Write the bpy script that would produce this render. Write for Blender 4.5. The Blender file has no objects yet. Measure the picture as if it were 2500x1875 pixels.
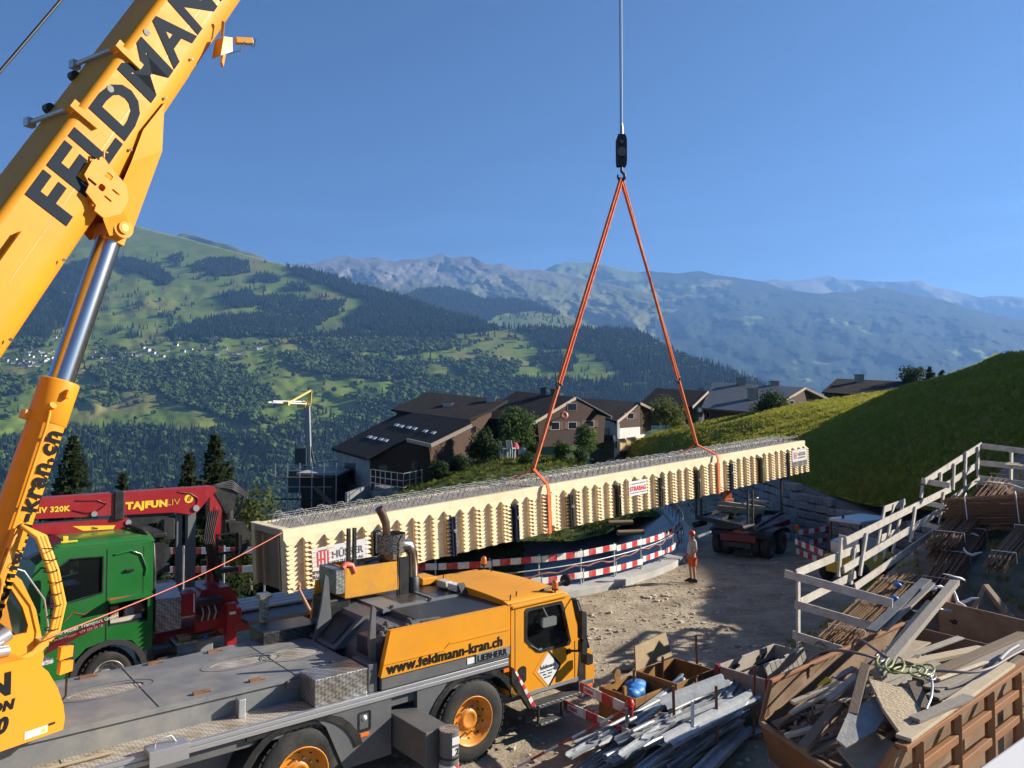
import bpy, bmesh, math, random
import numpy as np
from mathutils import Vector, Matrix, noise as mnoise
R = math.radians
scene = bpy.context.scene
COL = scene.collection
random.seed(7)
# ------------------------------------------------------------------ camera
CAM_Z = 6.0
FPX, CXP, CYP = 1871.0, 1250.0, 937.5          # focal length and centre in photograph pixels
PITCH = math.atan(62.5 / FPX)
cam_data = bpy.data.cameras.new('camera')
cam_data.sensor_width = 36.0
cam_data.lens = 36.0 * FPX / 2500.0
cam_data.clip_start = 0.1
cam_data.clip_end = 60000.0
cam = bpy.data.objects.new('camera', cam_data)
COL.objects.link(cam)
cam.location = (0, 0, CAM_Z)
cam.rotation_euler = (math.pi / 2 + PITCH, 0, 0)
scene.camera = cam
# ------------------------------------------------------------------ sky, sun, exposure
SUN_EL = R(25.0)
SUN_AZ = math.atan2(0.20, 1.0)                  # from +X towards +Y
world = bpy.data.worlds.new('World')
scene.world = world
world.use_nodes = True
wn = world.node_tree
wn.nodes.clear()
sky = wn.nodes.new('ShaderNodeTexSky')
sky.sky_type = 'NISHITA'
sky.sun_disc = False
sky.sun_elevation = SUN_EL
sky.sun_rotation = math.pi / 2 - SUN_AZ         # measured clockwise from +Y
sky.altitude = 2500
sky.air_density = 1.15
sky.dust_density = 0.5
sky.ozone_density = 8.0
bg = wn.nodes.new('ShaderNodeBackground')
bg.inputs['Strength'].default_value = 0.045
wo = wn.nodes.new('ShaderNodeOutputWorld')
# faint cirrus low in the sky, all round
tcw = wn.nodes.new('ShaderNodeTexCoord'); mpw = wn.nodes.new('ShaderNodeMapping'); mpw.inputs['Scale'].default_value = (1.6, 1.6, 16.0)
nzw = wn.nodes.new('ShaderNodeTexNoise'); nzw.inputs['Scale'].default_value = 2.2; nzw.inputs['Detail'].default_value = 7; nzw.inputs['Roughness'].default_value = 0.6
mrw = wn.nodes.new('ShaderNodeMapRange'); mrw.inputs['From Min'].default_value = 0.48; mrw.inputs['From Max'].default_value = 0.80; mrw.inputs['To Max'].default_value = 0.55
sxw = wn.nodes.new('ShaderNodeSeparateXYZ'); bdw = wn.nodes.new('ShaderNodeMapRange'); bdw.inputs['From Min'].default_value = 0.34; bdw.inputs['From Max'].default_value = 0.10
mlw = wn.nodes.new('ShaderNodeMath'); mlw.operation = 'MULTIPLY'
mxw = wn.nodes.new('ShaderNodeMix'); mxw.data_type = 'RGBA'; mxw.blend_type = 'ADD'
wn.links.new(tcw.outputs['Generated'], mpw.inputs['Vector']); wn.links.new(mpw.outputs[0], nzw.inputs['Vector']); wn.links.new(nzw.outputs['Fac'], mrw.inputs['Value'])
wn.links.new(tcw.outputs['Generated'], sxw.inputs[0]); wn.links.new(sxw.outputs['Z'], bdw.inputs['Value'])
wn.links.new(mrw.outputs[0], mlw.inputs[0]); wn.links.new(bdw.outputs[0], mlw.inputs[1]); wn.links.new(mlw.outputs[0], mxw.inputs['Factor'])
wn.links.new(sky.outputs[0], mxw.inputs['A']); wn.links.new(sky.outputs[0], mxw.inputs['B'])
wn.links.new(mxw.outputs['Result'], bg.inputs['Color'])
wn.links.new(bg.outputs[0], wo.inputs['Surface'])
sun_data = bpy.data.lights.new('sun', 'SUN')
sun_data.energy = 5.0
sun_data.angle = R(0.5)
sun_data.color = (1.0, 0.92, 0.79)
sun = bpy.data.objects.new('sun', sun_data)
COL.objects.link(sun)
SUN_DIR = Vector((math.cos(SUN_EL) * math.cos(SUN_AZ), math.cos(SUN_EL) * math.sin(SUN_AZ), math.sin(SUN_EL)))
sun.rotation_euler = (-SUN_DIR).to_track_quat('-Z', 'Y').to_euler()
sun.location = (60, 10, 40)
scene.view_settings.view_transform = 'Standard'
scene.view_settings.look = 'None'
scene.view_settings.exposure = 1.35
scene.view_settings.gamma = 1.0
scene.cycles.max_bounces = 6
scene.cycles.volume_bounces = 0
scene.cycles.transparent_max_bounces = 6
scene.cycles.use_adaptive_sampling = True
scene.cycles.adaptive_threshold = 0.02
scene.cycles.sample_clamp_indirect = 4.0
# ------------------------------------------------------------------ photograph pixel -> world
_fw = np.array([0, math.cos(PITCH), math.sin(PITCH)])
_up = np.array([0, -math.sin(PITCH), math.cos(PITCH)])
_rt = np.array([1.0, 0, 0])
_C = np.array([0, 0, CAM_Z])
def ray(u, v): return _fw + _rt * ((u - CXP) / FPX) + _up * ((CYP - v) / FPX)
def at_y(u, v, Y):
	d = ray(u, v); return Vector(_C + d * (Y / d[1]))
def at_z(u, v, z=0.0):
	d = ray(u, v); return Vector(_C + d * ((z - CAM_Z) / d[2]))
# ------------------------------------------------------------------ materials
MATS = {}
def nd(nt, t, **kw):
	n = nt.nodes.new(t)
	for k, v in kw.items():
		setattr(n, k, v)
	return n
def mat(name, col, rough=0.6, metal=0.0, col2=None, scale=3.0, detail=5.0, mix=(0.35, 0.65), bump=0.0, bscale=20.0,
		coat=0.0, dirt=None, dirt_amt=0.35, dirt_scale=1.2, stretch=None, emit=None, spec=0.5, trans=0.0, alpha=1.0, rand=0.0):
	"""principled material: two-tone noise, optional dirt patches, fine bump"""
	if name in MATS: return MATS[name]
	m = bpy.data.materials.new(name); MATS[name] = m
	m.use_nodes = True
	nt = m.node_tree
	b = nt.nodes['Principled BSDF']
	b.inputs['Roughness'].default_value = rough
	b.inputs['Metallic'].default_value = metal
	b.inputs['Specular IOR Level'].default_value = spec
	b.inputs['Coat Weight'].default_value = coat
	b.inputs['Coat Roughness'].default_value = 0.12
	b.inputs['Transmission Weight'].default_value = trans
	b.inputs['Alpha'].default_value = alpha
	c4 = (*col, 1)
	b.inputs['Base Color'].default_value = c4
	if emit:
		b.inputs['Emission Color'].default_value = (*emit[0], 1); b.inputs['Emission Strength'].default_value = emit[1]
	co = nd(nt, 'ShaderNodeTexCoord')
	vec = co.outputs['Object']
	if stretch:
		mp = nd(nt, 'ShaderNodeMapping'); mp.inputs['Scale'].default_value = stretch
		nt.links.new(vec, mp.inputs['Vector']); vec = mp.outputs['Vector']
	out = None
	if col2 is not None:
		nz = nd(nt, 'ShaderNodeTexNoise'); nz.inputs['Scale'].default_value = scale; nz.inputs['Detail'].default_value = detail
		nz.inputs['Roughness'].default_value = 0.62
		nt.links.new(vec, nz.inputs['Vector'])
		rp = nd(nt, 'ShaderNodeMapRange'); rp.inputs['From Min'].default_value = mix[0]; rp.inputs['From Max'].default_value = mix[1]
		nt.links.new(nz.outputs['Fac'], rp.inputs['Value'])
		mx = nd(nt, 'ShaderNodeMix', data_type='RGBA'); mx.inputs['A'].default_value = c4; mx.inputs['B'].default_value = (*col2, 1)
		nt.links.new(rp.outputs['Result'], mx.inputs['Factor'])
		out = mx.outputs['Result']
	if dirt is not None:
		nz = nd(nt, 'ShaderNodeTexNoise'); nz.inputs['Scale'].default_value = dirt_scale; nz.inputs['Detail'].default_value = 8
		nz.inputs['Roughness'].default_value = 0.7
		nt.links.new(co.outputs['Object'], nz.inputs['Vector'])
		rp = nd(nt, 'ShaderNodeMapRange'); rp.inputs['From Min'].default_value = 0.45; rp.inputs['From Max'].default_value = 0.72
		rp.inputs['To Max'].default_value = dirt_amt
		nt.links.new(nz.outputs['Fac'], rp.inputs['Value'])
		mx = nd(nt, 'ShaderNodeMix', data_type='RGBA'); mx.inputs['B'].default_value = (*dirt, 1)
		if out is None: mx.inputs['A'].default_value = c4
		else: nt.links.new(out, mx.inputs['A'])
		nt.links.new(rp.outputs['Result'], mx.inputs['Factor'])
		out = mx.outputs['Result']
		rr = nd(nt, 'ShaderNodeMapRange'); rr.inputs['To Min'].default_value = rough; rr.inputs['To Max'].default_value = min(1, rough + 0.35)
		nt.links.new(rp.outputs['Result'], rr.inputs['Value']); nt.links.new(rr.outputs['Result'], b.inputs['Roughness'])
	if rand > 0:
		oi = nd(nt, 'ShaderNodeObjectInfo')
		rr = nd(nt, 'ShaderNodeMapRange'); rr.inputs['To Min'].default_value = 1 - rand; rr.inputs['To Max'].default_value = 1 + rand
		nt.links.new(oi.outputs['Random'], rr.inputs['Value'])
		vm = nd(nt, 'ShaderNodeVectorMath', operation='SCALE')
		if out is None: vm.inputs[0].default_value = col
		else: nt.links.new(out, vm.inputs[0])
		nt.links.new(rr.outputs['Result'], vm.inputs['Scale'])
		out = vm.outputs['Vector']
	if out is not None: nt.links.new(out, b.inputs['Base Color'])
	if bump > 0:
		nz = nd(nt, 'ShaderNodeTexNoise'); nz.inputs['Scale'].default_value = bscale; nz.inputs['Detail'].default_value = 4
		nt.links.new(vec, nz.inputs['Vector'])
		bp = nd(nt, 'ShaderNodeBump'); bp.inputs['Strength'].default_value = bump; bp.inputs['Distance'].default_value = 0.02
		nt.links.new(nz.outputs['Fac'], bp.inputs['Height']); nt.links.new(bp.outputs['Normal'], b.inputs['Normal'])
	return m
def leafy(m, col, fac=0.4):
	"""thin blades and leaves let light through"""
	nt = m.node_tree; b = nt.nodes['Principled BSDF']; o = nt.nodes['Material Output']
	t = nd(nt, 'ShaderNodeBsdfTranslucent'); t.inputs['Color'].default_value = (*col, 1)
	x = nd(nt, 'ShaderNodeMixShader'); x.inputs[0].default_value = fac
	nt.links.new(b.outputs[0], x.inputs[1]); nt.links.new(t.outputs[0], x.inputs[2]); nt.links.new(x.outputs[0], o.inputs['Surface'])
	return m
# ------------------------------------------------------------------ mesh builder
def basis(axis, up=(0, 0, 1)):
	a = Vector(axis).normalized(); u = Vector(up)
	if abs(a.dot(u.normalized())) > 0.98: u = Vector((1, 0, 0)) if abs(a.x) < 0.9 else Vector((0, 1, 0))
	s = a.cross(u).normalized(); t = s.cross(a).normalized()
	return a, s, t
class MB:
	def __init__(s): s.v = []; s.f = []; s.mi = []; s.cur = 0; s.sm = []
	def add(s, vs, fs, smooth=False):
		n = len(s.v); s.v.extend([tuple(x) for x in vs])
		for f in fs:
			s.f.append(tuple(i + n for i in f)); s.mi.append(s.cur); s.sm.append(smooth)
		return s
	def box(s, c, d, rot=None):
		x, y, z = d[0] / 2, d[1] / 2, d[2] / 2
		vs = [Vector((a, b, e)) for a in (-x, x) for b in (-y, y) for e in (-z, z)]
		if rot is not None:
			M = rot if isinstance(rot, Matrix) else Matrix.Rotation(rot, 3, 'Z')
			vs = [M @ q for q in vs]
		c = Vector(c)
		return s.add([q + c for q in vs], [(0, 1, 3, 2), (4, 6, 7, 5), (0, 4, 5, 1), (2, 3, 7, 6), (0, 2, 6, 4), (1, 5, 7, 3)])
	def bx(s, x0, x1, y0, y1, z0, z1): return s.box(((x0 + x1) / 2, (y0 + y1) / 2, (z0 + z1) / 2), (abs(x1 - x0), abs(y1 - y0), abs(z1 - z0)))
	def bar(s, p, q, w, h, up=(0, 0, 1)):
		"""rectangular bar from p to q, w across, h along up"""
		p, q = Vector(p), Vector(q); a, sd, t = basis(q - p, up)
		sd = sd * w / 2; t = t * h / 2
		vs = [p - sd - t, p + sd - t, p + sd + t, p - sd + t, q - sd - t, q + sd - t, q + sd + t, q - sd + t]
		return s.add(vs, [(0, 1, 2, 3), (7, 6, 5, 4), (0, 4, 5, 1), (1, 5, 6, 2), (2, 6, 7, 3), (3, 7, 4, 0)])
	def cyl(s, p, q, r0, r1=None, n=12, caps=True, smooth=True):
		p, q = Vector(p), Vector(q); r1 = r0 if r1 is None else r1
		a, sd, t = basis(q - p)
		vs = []
		for c, r in ((p, r0), (q, r1)):
			for i in range(n):
				an = 2 * math.pi * i / n; vs.append(c + sd * (r * math.cos(an)) + t * (r * math.sin(an)))
		s.add(vs, [(i, (i + 1) % n, n + (i + 1) % n, n + i) for i in range(n)], smooth)
		if caps: s.add(vs, [tuple(range(n - 1, -1, -1)), tuple(range(n, 2 * n))])
		return s
	def lathe(s, o, axis, prof, n=20, smooth=True, up=(0, 0, 1)):
		"""prof: list of (distance along axis, radius)"""
		o = Vector(o); a, sd, t = basis(axis, up); vs = []
		for d, r in prof:
			for i in range(n):
				an = 2 * math.pi * i / n; vs.append(o + a * d + sd * (r * math.cos(an)) + t * (r * math.sin(an)))
		fs = [(k * n + i, k * n + (i + 1) % n, (k + 1) * n + (i + 1) % n, (k + 1) * n + i) for k in range(len(prof) - 1) for i in range(n)]
		return s.add(vs, fs, smooth)
	def tube(s, pts, r, n=6, smooth=True):
		pts = [Vector(p) for p in pts]; vs = []; prev = None
		m = len(pts)
		for k, p in enumerate(pts):
			d = (pts[min(k + 1, m - 1)] - pts[max(k - 1, 0)]).normalized()
			if prev is None: a, sd, t = basis(d)
			else:
				sd = (prev - d * prev.dot(d)).normalized(); t = sd.cross(d)
			prev = sd
			rr = r[k] if isinstance(r, (list, tuple)) else r
			for i in range(n):
				an = 2 * math.pi * i / n; vs.append(p + sd * (rr * math.cos(an)) + t * (rr * math.sin(an)))
		fs = [(k * n + i, k * n + (i + 1) % n, (k + 1) * n + (i + 1) % n, (k + 1) * n + i) for k in range(m - 1) for i in range(n)]
		s.add(vs, fs, smooth)
		s.add(vs, [tuple(range(n - 1, -1, -1)), tuple(range((m - 1) * n, m * n))])
		return s
	def prism(s, poly, f, a, b, smooth=False):
		"""poly: 2-D points; f(u, v, w) -> 3-D point, w from a to b"""
		n = len(poly)
		vs = [f(u, v, a) for u, v in poly] + [f(u, v, b) for u, v in poly]
		s.add(vs, [(i, (i + 1) % n, n + (i + 1) % n, n + i) for i in range(n)], smooth)
		return s.add(vs, [tuple(range(n - 1, -1, -1)), tuple(range(n, 2 * n))])
	def loft(s, rings, smooth=True, caps=True, closed=True):
		n = len(rings[0]); vs = [p for rg in rings for p in rg]
		m = n if closed else n - 1
		s.add(vs, [(k * n + i, k * n + (i + 1) % n, (k + 1) * n + (i + 1) % n, (k + 1) * n + i) for k in range(len(rings) - 1) for i in range(m)], smooth)
		if caps: s.add(vs, [tuple(range(n - 1, -1, -1)), tuple(range((len(rings) - 1) * n, len(rings) * n))])
		return s
	def quad(s, *p): return s.add(p, [tuple(range(len(p)))])
	def mesh(s, name, mats):
		me = bpy.data.meshes.new(name)
		me.from_pydata(s.v, [], s.f)
		for m in (mats if isinstance(mats, (list, tuple)) else [mats]): me.materials.append(m)
		me.polygons.foreach_set('material_index', s.mi)
		me.polygons.foreach_set('use_smooth', s.sm)
		me.update()
		bm = bmesh.new(); bm.from_mesh(me); bmesh.ops.recalc_face_normals(bm, faces=bm.faces); bm.to_mesh(me); bm.free()
		return me
	def build(s, name, mats, parent=None, bevel=0.0, **tags):
		return link(name, s.mesh(name, mats), parent, bevel, **tags)
def link(name, me, parent=None, bevel=0.0, loc=None, rot=None, **tags):
	o = bpy.data.objects.new(name, me); COL.objects.link(o)
	if parent is not None: o.parent = parent
	if loc is not None: o.location = loc
	if rot is not None: o.rotation_euler = rot
	if bevel > 0:
		md = o.modifiers.new('bevel', 'BEVEL'); md.width = bevel; md.segments = 2; md.limit_method = 'ANGLE'; md.angle_limit = R(35)
		md.use_clamp_overlap = True
	tag(o, **tags)
	return o
def tag(o, label=None, cat=None, group=None, kind=None):
	if label: o['label'] = label
	if cat: o['category'] = cat
	if group: o['group'] = group
	if kind: o['kind'] = kind
	elif cat: o['kind'] = 'thing'
	return o
def empty(name, loc, rz=0.0, **tags):
	o = bpy.data.objects.new(name, None); COL.objects.link(o)
	o.location = loc; o.rotation_euler = (0, 0, rz); o.empty_display_size = 0.3
	return tag(o, **tags)
def copy_tree(o, parent=None):
	c = o.copy(); COL.objects.link(c); c.parent = parent
	for ch in o.children: copy_tree(ch, c)
	return c
def lettering(name, body, size, material, parent, origin, xdir, ydir, bold=0.0, extrude=0.003, sx=1.0, align='LEFT', shear=0.0, **tags):
	"""flat lettering laid on a surface: origin = left baseline, xdir along the text, ydir up the letters"""
	cu = bpy.data.curves.new(name, 'FONT'); cu.body = body; cu.size = size; cu.offset = bold; cu.extrude = extrude
	cu.align_x = align; cu.shear = shear; cu.space_character = 1.0 + min(.12, bold / size * 2.2); cu.resolution_u = 3
	tmp = bpy.data.objects.new('tmp_text', cu); COL.objects.link(tmp)
	dg = bpy.context.evaluated_depsgraph_get()
	me = bpy.data.meshes.new_from_object(tmp.evaluated_get(dg))
	bpy.data.objects.remove(tmp); bpy.data.curves.remove(cu)
	x = Vector(xdir).normalized(); y = Vector(ydir); y = (y - x * y.dot(x)).normalized(); z = x.cross(y)
	M = Matrix.Translation(Vector(origin)) @ Matrix((x, y, z)).transposed().to_4x4() @ Matrix.Diagonal((sx, 1, 1, 1))
	me.transform(M)
	me.materials.clear(); me.materials.append(material)
	me.name = name
	return link(name, me, parent, **tags)
def smoothstep(a, b, x):
	t = np.clip((x - a) / (b - a), 0, 1); return t * t * (3 - 2 * t)
def fbm_grid(x, y, octs=5, seed=0):
	"""cheap vectorised value noise, -1..1"""
	rs = np.random.RandomState(seed)
	tab = rs.rand(256, 256) * 2 - 1
	out = np.zeros_like(x, dtype=float); amp = 1.0; tot = 0
	for o in range(octs):
		xi = np.floor(x).astype(int); yi = np.floor(y).astype(int); fx = x - xi; fy = y - yi
		fx = fx * fx * (3 - 2 * fx); fy = fy * fy * (3 - 2 * fy)
		a = tab[xi % 256, yi % 256]; b = tab[(xi + 1) % 256, yi % 256]; c = tab[xi % 256, (yi + 1) % 256]; d = tab[(xi + 1) % 256, (yi + 1) % 256]
		out += amp * ((a * (1 - fx) + b * fx) * (1 - fy) + (c * (1 - fx) + d * fx) * fy)
		tot += amp; amp *= 0.5; x = x * 2.03 + 17.3; y = y * 2.03 + 5.7
	return out / tot
def grid_mesh(name, P, mats, kind='structure', smooth=True):
	"""P: (m, n, 3) array of points"""
	m, n = P.shape[:2]
	me = bpy.data.meshes.new(name)
	idx = np.arange(m * n).reshape(m, n)
	f = np.stack([idx[:-1, :-1], idx[:-1, 1:], idx[1:, 1:], idx[1:, :-1]], -1).reshape(-1, 4)
	me.from_pydata(P.reshape(-1, 3).tolist(), [], f.tolist())
	for q in (mats if isinstance(mats, (list, tuple)) else [mats]): me.materials.append(q)
	me.polygons.foreach_set('use_smooth', [smooth] * len(f))
	me.update()
	return link(name, me, kind=kind)
# ================================================================== far landscape
def lerp_tab(tab, x):
	a = np.array(tab, float); return np.interp(x, a[:, 0], a[:, 1])
def pts_at(u, v, d):
	"""world points seen at (u, v) with horizontal depth d (arrays)"""
	rx = (u - CXP) / FPX; ru = (CYP - v) / FPX
	y = _fw[1] + ru * _up[1]; z = _fw[2] + ru * _up[2]
	return np.stack([rx / y * d, d + 0 * u, CAM_Z + z / y * d], -1)
def meadow_mat(name, g1, g2, g3, sc1, sc2, forest=None, fsc=1.0, fthr=0.5, rock=None, z0=0, z1=1, rough=0.95):
	m = bpy.data.materials.new(name); m.use_nodes = True; nt = m.node_tree; b = nt.nodes['Principled BSDF']
	b.inputs['Roughness'].default_value = rough; b.inputs['Specular IOR Level'].default_value = 0.1
	co = nd(nt, 'ShaderNodeTexCoord')
	def noise(scale, detail=6, rough=0.6):
		n = nd(nt, 'ShaderNodeTexNoise'); n.inputs['Scale'].default_value = scale; n.inputs['Detail'].default_value = detail
		n.inputs['Roughness'].default_value = rough
		nt.links.new(co.outputs['Object'], n.inputs['Vector']); return n.outputs['Fac']
	def rng(x, a, c):
		r = nd(nt, 'ShaderNodeMapRange'); r.inputs['From Min'].default_value = a; r.inputs['From Max'].default_value = c
		nt.links.new(x, r.inputs['Value']); return r.outputs['Result']
	def mixc(f, A, B):
		x = nd(nt, 'ShaderNodeMix', data_type='RGBA')
		nt.links.new(f, x.inputs['Factor'])
		for s_, k in ((A, 'A'), (B, 'B')):
			if isinstance(s_, tuple): x.inputs[k].default_value = (*s_, 1)
			else: nt.links.new(s_, x.inputs[k])
		return x.outputs['Result']
	c = mixc(rng(noise(sc1), 0.42, 0.58), g1, g2)
	c = mixc(rng(noise(sc2), 0.5, 0.68), c, g3)
	if rock is not None:
		sp = nd(nt, 'ShaderNodeSeparateXYZ'); nt.links.new(co.outputs['Object'], sp.inputs[0])
		ad = nd(nt, 'ShaderNodeMath', operation='MULTIPLY_ADD'); nt.links.new(noise(0.0016, 8, 0.7), ad.inputs[0])
		ad.inputs[1].default_value = (z1 - z0) * 2.2; nt.links.new(sp.outputs['Z'], ad.inputs[2])
		rk = mixc(rng(noise(0.006, 9, 0.75), 0.38, 0.62), rock, tuple(x * 0.55 for x in rock))
		c = mixc(rng(ad.outputs[0], z0 + (z1 - z0) * 1.1, z1 + (z1 - z0) * 1.1), c, rk)
	if forest is not None:
		ge = nd(nt, 'ShaderNodeNewGeometry')
		f = rng(noise(fsc, 9, 0.62), fthr - 0.015, fthr + 0.015)
		c = mixc(f, forest, c)
	nt.links.new(c, b.inputs['Base Color'])
	return m
GREEN1, GREEN2, DRY = (0.105, 0.160, 0.024), (0.15, 0.195, 0.034), (0.21, 0.18, 0.06)
FOREST = (0.016, 0.030, 0.014)
RIDGE_A = [(-300, 500), (150, 535), (334, 552), (393, 568), (434, 576), (480, 590), (560, 610), (651, 636), (701, 647), (768, 665), (832, 681), (886, 699), (949, 717),
		   (989, 729), (1075, 762), (1152, 779), (1211, 799), (1274, 804), (1333, 803), (1441, 809), (1536, 809), (1572, 818), (1604, 839), (1649, 862), (1700, 882), (1787, 910), (1860, 940), (1960, 985), (2100, 1050)]
DIST_A = [(540, 4400), (600, 3950), (660, 3500), (720, 3150), (780, 2800), (820, 2560), (860, 2330), (900, 2130), (960, 1910), (1020, 1740), (1060, 1640), (1130, 1500), (1200, 1380), (1330, 1150), (1700, 700)]
def slope_sheet(name, u0, u1, nu, nv, ridge, dist, vfoot, rough_amp, seed, mats, relief=1.0, back=1500, drop=0.45, dmul=None):
	us = np.linspace(u0, u1, nu)
	vr = lerp_tab(ridge, us)
	vr = vr + fbm_grid(us / 17, us * 0 + seed, 4, seed) * rough_amp
	t = np.linspace(0, 1, nv) ** 0.9
	U = np.repeat(us[:, None], nv, 1)
	V = vfoot + (vr[:, None] - vfoot) * t[None, :]
	D = lerp_tab(dist, V)
	if dmul is not None: D = D * lerp_tab(dmul, U)
	# gullies and shoulders: shift points along the ray a little (terrain steps nearer or farther)
	ph = fbm_grid(U / 120 + seed, V / 60, 5, seed + 1)
	ph2 = fbm_grid(U / 33 + seed, V / 22, 4, seed + 2)
	edge = np.minimum(1, (1 - t) * 6)[None, :]
	D = D * (1 + relief * (0.030 * ph + 0.010 * ph2) * edge)
	P = pts_at(U, V, D)
	# behind the crest the land falls away again
	last = P[:, -1, :]
	rows = []
	for k in (0.12, 0.4, 1.0):
		q = last.copy(); q[:, 1] += back * k; q[:, 0] *= (1 + 0.1 * k); q[:, 2] -= back * drop * k
		rows.append(q[:, None, :])
	P = np.concatenate([P] + rows, 1)
	return grid_mesh(name, P, mats), U, V, P[:, :nv, :]
mat_meadow = meadow_mat('alpine meadow', GREEN1, GREEN2, DRY, 0.012, 0.0045)
slopeA, UA, VA, PA = slope_sheet('meadow_slope_terrain', -420, 2100, 420, 260, RIDGE_A, DIST_A, 1700, 1.6, 3, mat_meadow, relief=1.0)
# rocky outcrop behind the left crest
RIDGE_O = [(300, 640), (400, 590), (430, 577), (445, 568), (479, 575), (511, 586), (560, 597), (583, 606), (592, 613), (624, 618), (640, 628), (660, 645), (720, 690)]
mat_outcrop = meadow_mat('outcrop grass and rock', (0.09, 0.11, 0.035), (0.12, 0.12, 0.05), (0.16, 0.15, 0.1), 0.008, 0.004, rock=(0.22, 0.21, 0.19), z0=1250, z1=1450)
slope_sheet('outcrop_mountain', 300, 720, 140, 40, RIDGE_O, [(560, 6000), (700, 5300)], 720, 1.5, 11, mat_outcrop)
# dark wooded hill in the middle distance, with a lit meadow on its flank
RIDGE_M = [(860, 800), (930, 750), (989, 724), (1025, 710), (1071, 705), (1098, 706), (1134, 717), (1179, 733), (1265, 735), (1310, 744), (1333, 756), (1378, 771), (1432, 790), (1491, 806), (1560, 830), (1650, 870), (1900, 960)]
mat_wood = meadow_mat('wooded hill', GREEN2, (0.13, 0.19, 0.05), DRY, 0.006, 0.003, forest=FOREST, fsc=0.0011, fthr=0.40)
hillM, UM, VM, PM = slope_sheet('wooded_hill_terrain', 860, 1900, 240, 70, RIDGE_M, [(700, 5200), (760, 4600), (830, 3900), (960, 3100)], 965, 1.0, 21, meadow_mat('hill meadow', GREEN2, (0.13, 0.18, 0.05), DRY, 0.006, 0.003), relief=0.8)
# rocky range
RIDGE_B = [(560, 680), (640, 652), (718, 645), (745, 640), (759, 646), (818, 629), (849, 623), (867, 631), (917, 628), (944, 632), (967, 640), (980, 634), (1035, 631), (1084, 619), (1102, 629), (1129, 625), (1152, 625),
		   (1179, 640), (1202, 647), (1229, 643), (1270, 658), (1319, 658), (1400, 675), (1600, 720)]
mat_rock = meadow_mat('rocky range', (0.10, 0.12, 0.04), (0.13, 0.13, 0.06), (0.2, 0.19, 0.14), 0.004, 0.0022, rock=(0.21, 0.20, 0.19), z0=1050, z1=1400)
slope_sheet('rocky_mountain_range', 560, 1600, 360, 110, RIDGE_B, [(610, 8200), (660, 7600), (730, 6600), (860, 5400)], 860, 1.8, 31, mat_rock, relief=1.7)
# the long blue mountain on the right, two ridges
RIDGE_C = [(1000, 760), (1170, 715), (1270, 680), (1324, 663), (1351, 647), (1387, 640), (1446, 640), (1478, 647), (1536, 662), (1559, 665), (1586, 661), (1650, 668), (1706, 661), (1746, 671), (1795, 677), (1860, 687), (1925, 708), (1999, 716), (2100, 735), (2300, 780)]
mat_blue = meadow_mat('wooded mountain', (0.12, 0.17, 0.045), (0.14, 0.19, 0.06), (0.17, 0.16, 0.08), 0.003, 0.002, forest=(0.020, 0.034, 0.018), fsc=0.0010, fthr=0.60)
mat_blue2 = meadow_mat('wooded mountain front', (0.12, 0.18, 0.045), (0.14, 0.20, 0.06), (0.17, 0.17, 0.08), 0.004, 0.003, forest=(0.020, 0.034, 0.018), fsc=0.0014, fthr=0.63)
slope_sheet('wooded_mountain', 1000, 2300, 340, 110, RIDGE_C, [(630, 9000), (680, 8400), (760, 7200), (960, 5200)], 960, 1.3, 41, mat_blue, relief=2.2)
RIDGE_C2 = [(1560, 800), (1680, 745), (1763, 718), (1811, 716), (1885, 714), (1950, 726), (2039, 712), (2072, 716), (2137, 702), (2178, 705), (2218, 718), (2304, 732), (2361, 753), (2434, 769), (2500, 783), (2620, 810), (2900, 860)]
slope_sheet('forested_mountain_flank', 1560, 2900, 340, 110, RIDGE_C2, [(700, 8200), (760, 7200), (860, 5700), (1010, 4200)], 1010, 1.3, 51, mat_blue2, relief=2.0)
# farthest range
RIDGE_D = [(1700, 720), (1860, 687), (1897, 679), (1913, 685), (1962, 683), (1986, 679), (2031, 672), (2047, 681), (2096, 683), (2121, 687), (2186, 687), (2251, 684), (2275, 698), (2353, 714), (2397, 726), (2418, 722), (2454, 721), (2500, 726), (2700, 740), (3000, 760)]
slope_sheet('distant_mountain_range', 1700, 3000, 260, 50, RIDGE_D, [(670, 10800), (760, 10000), (900, 9200)], 900, 1.5, 61, mat_rock, relief=1.5)
# valley floor under everything far away
vf = np.array([[(x, y, -330.0) for y in np.linspace(500, 12800, 40)] for x in np.linspace(-9000, 13000, 60)])
grid_mesh('valley_floor_terrain', vf, mat_meadow)
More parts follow.
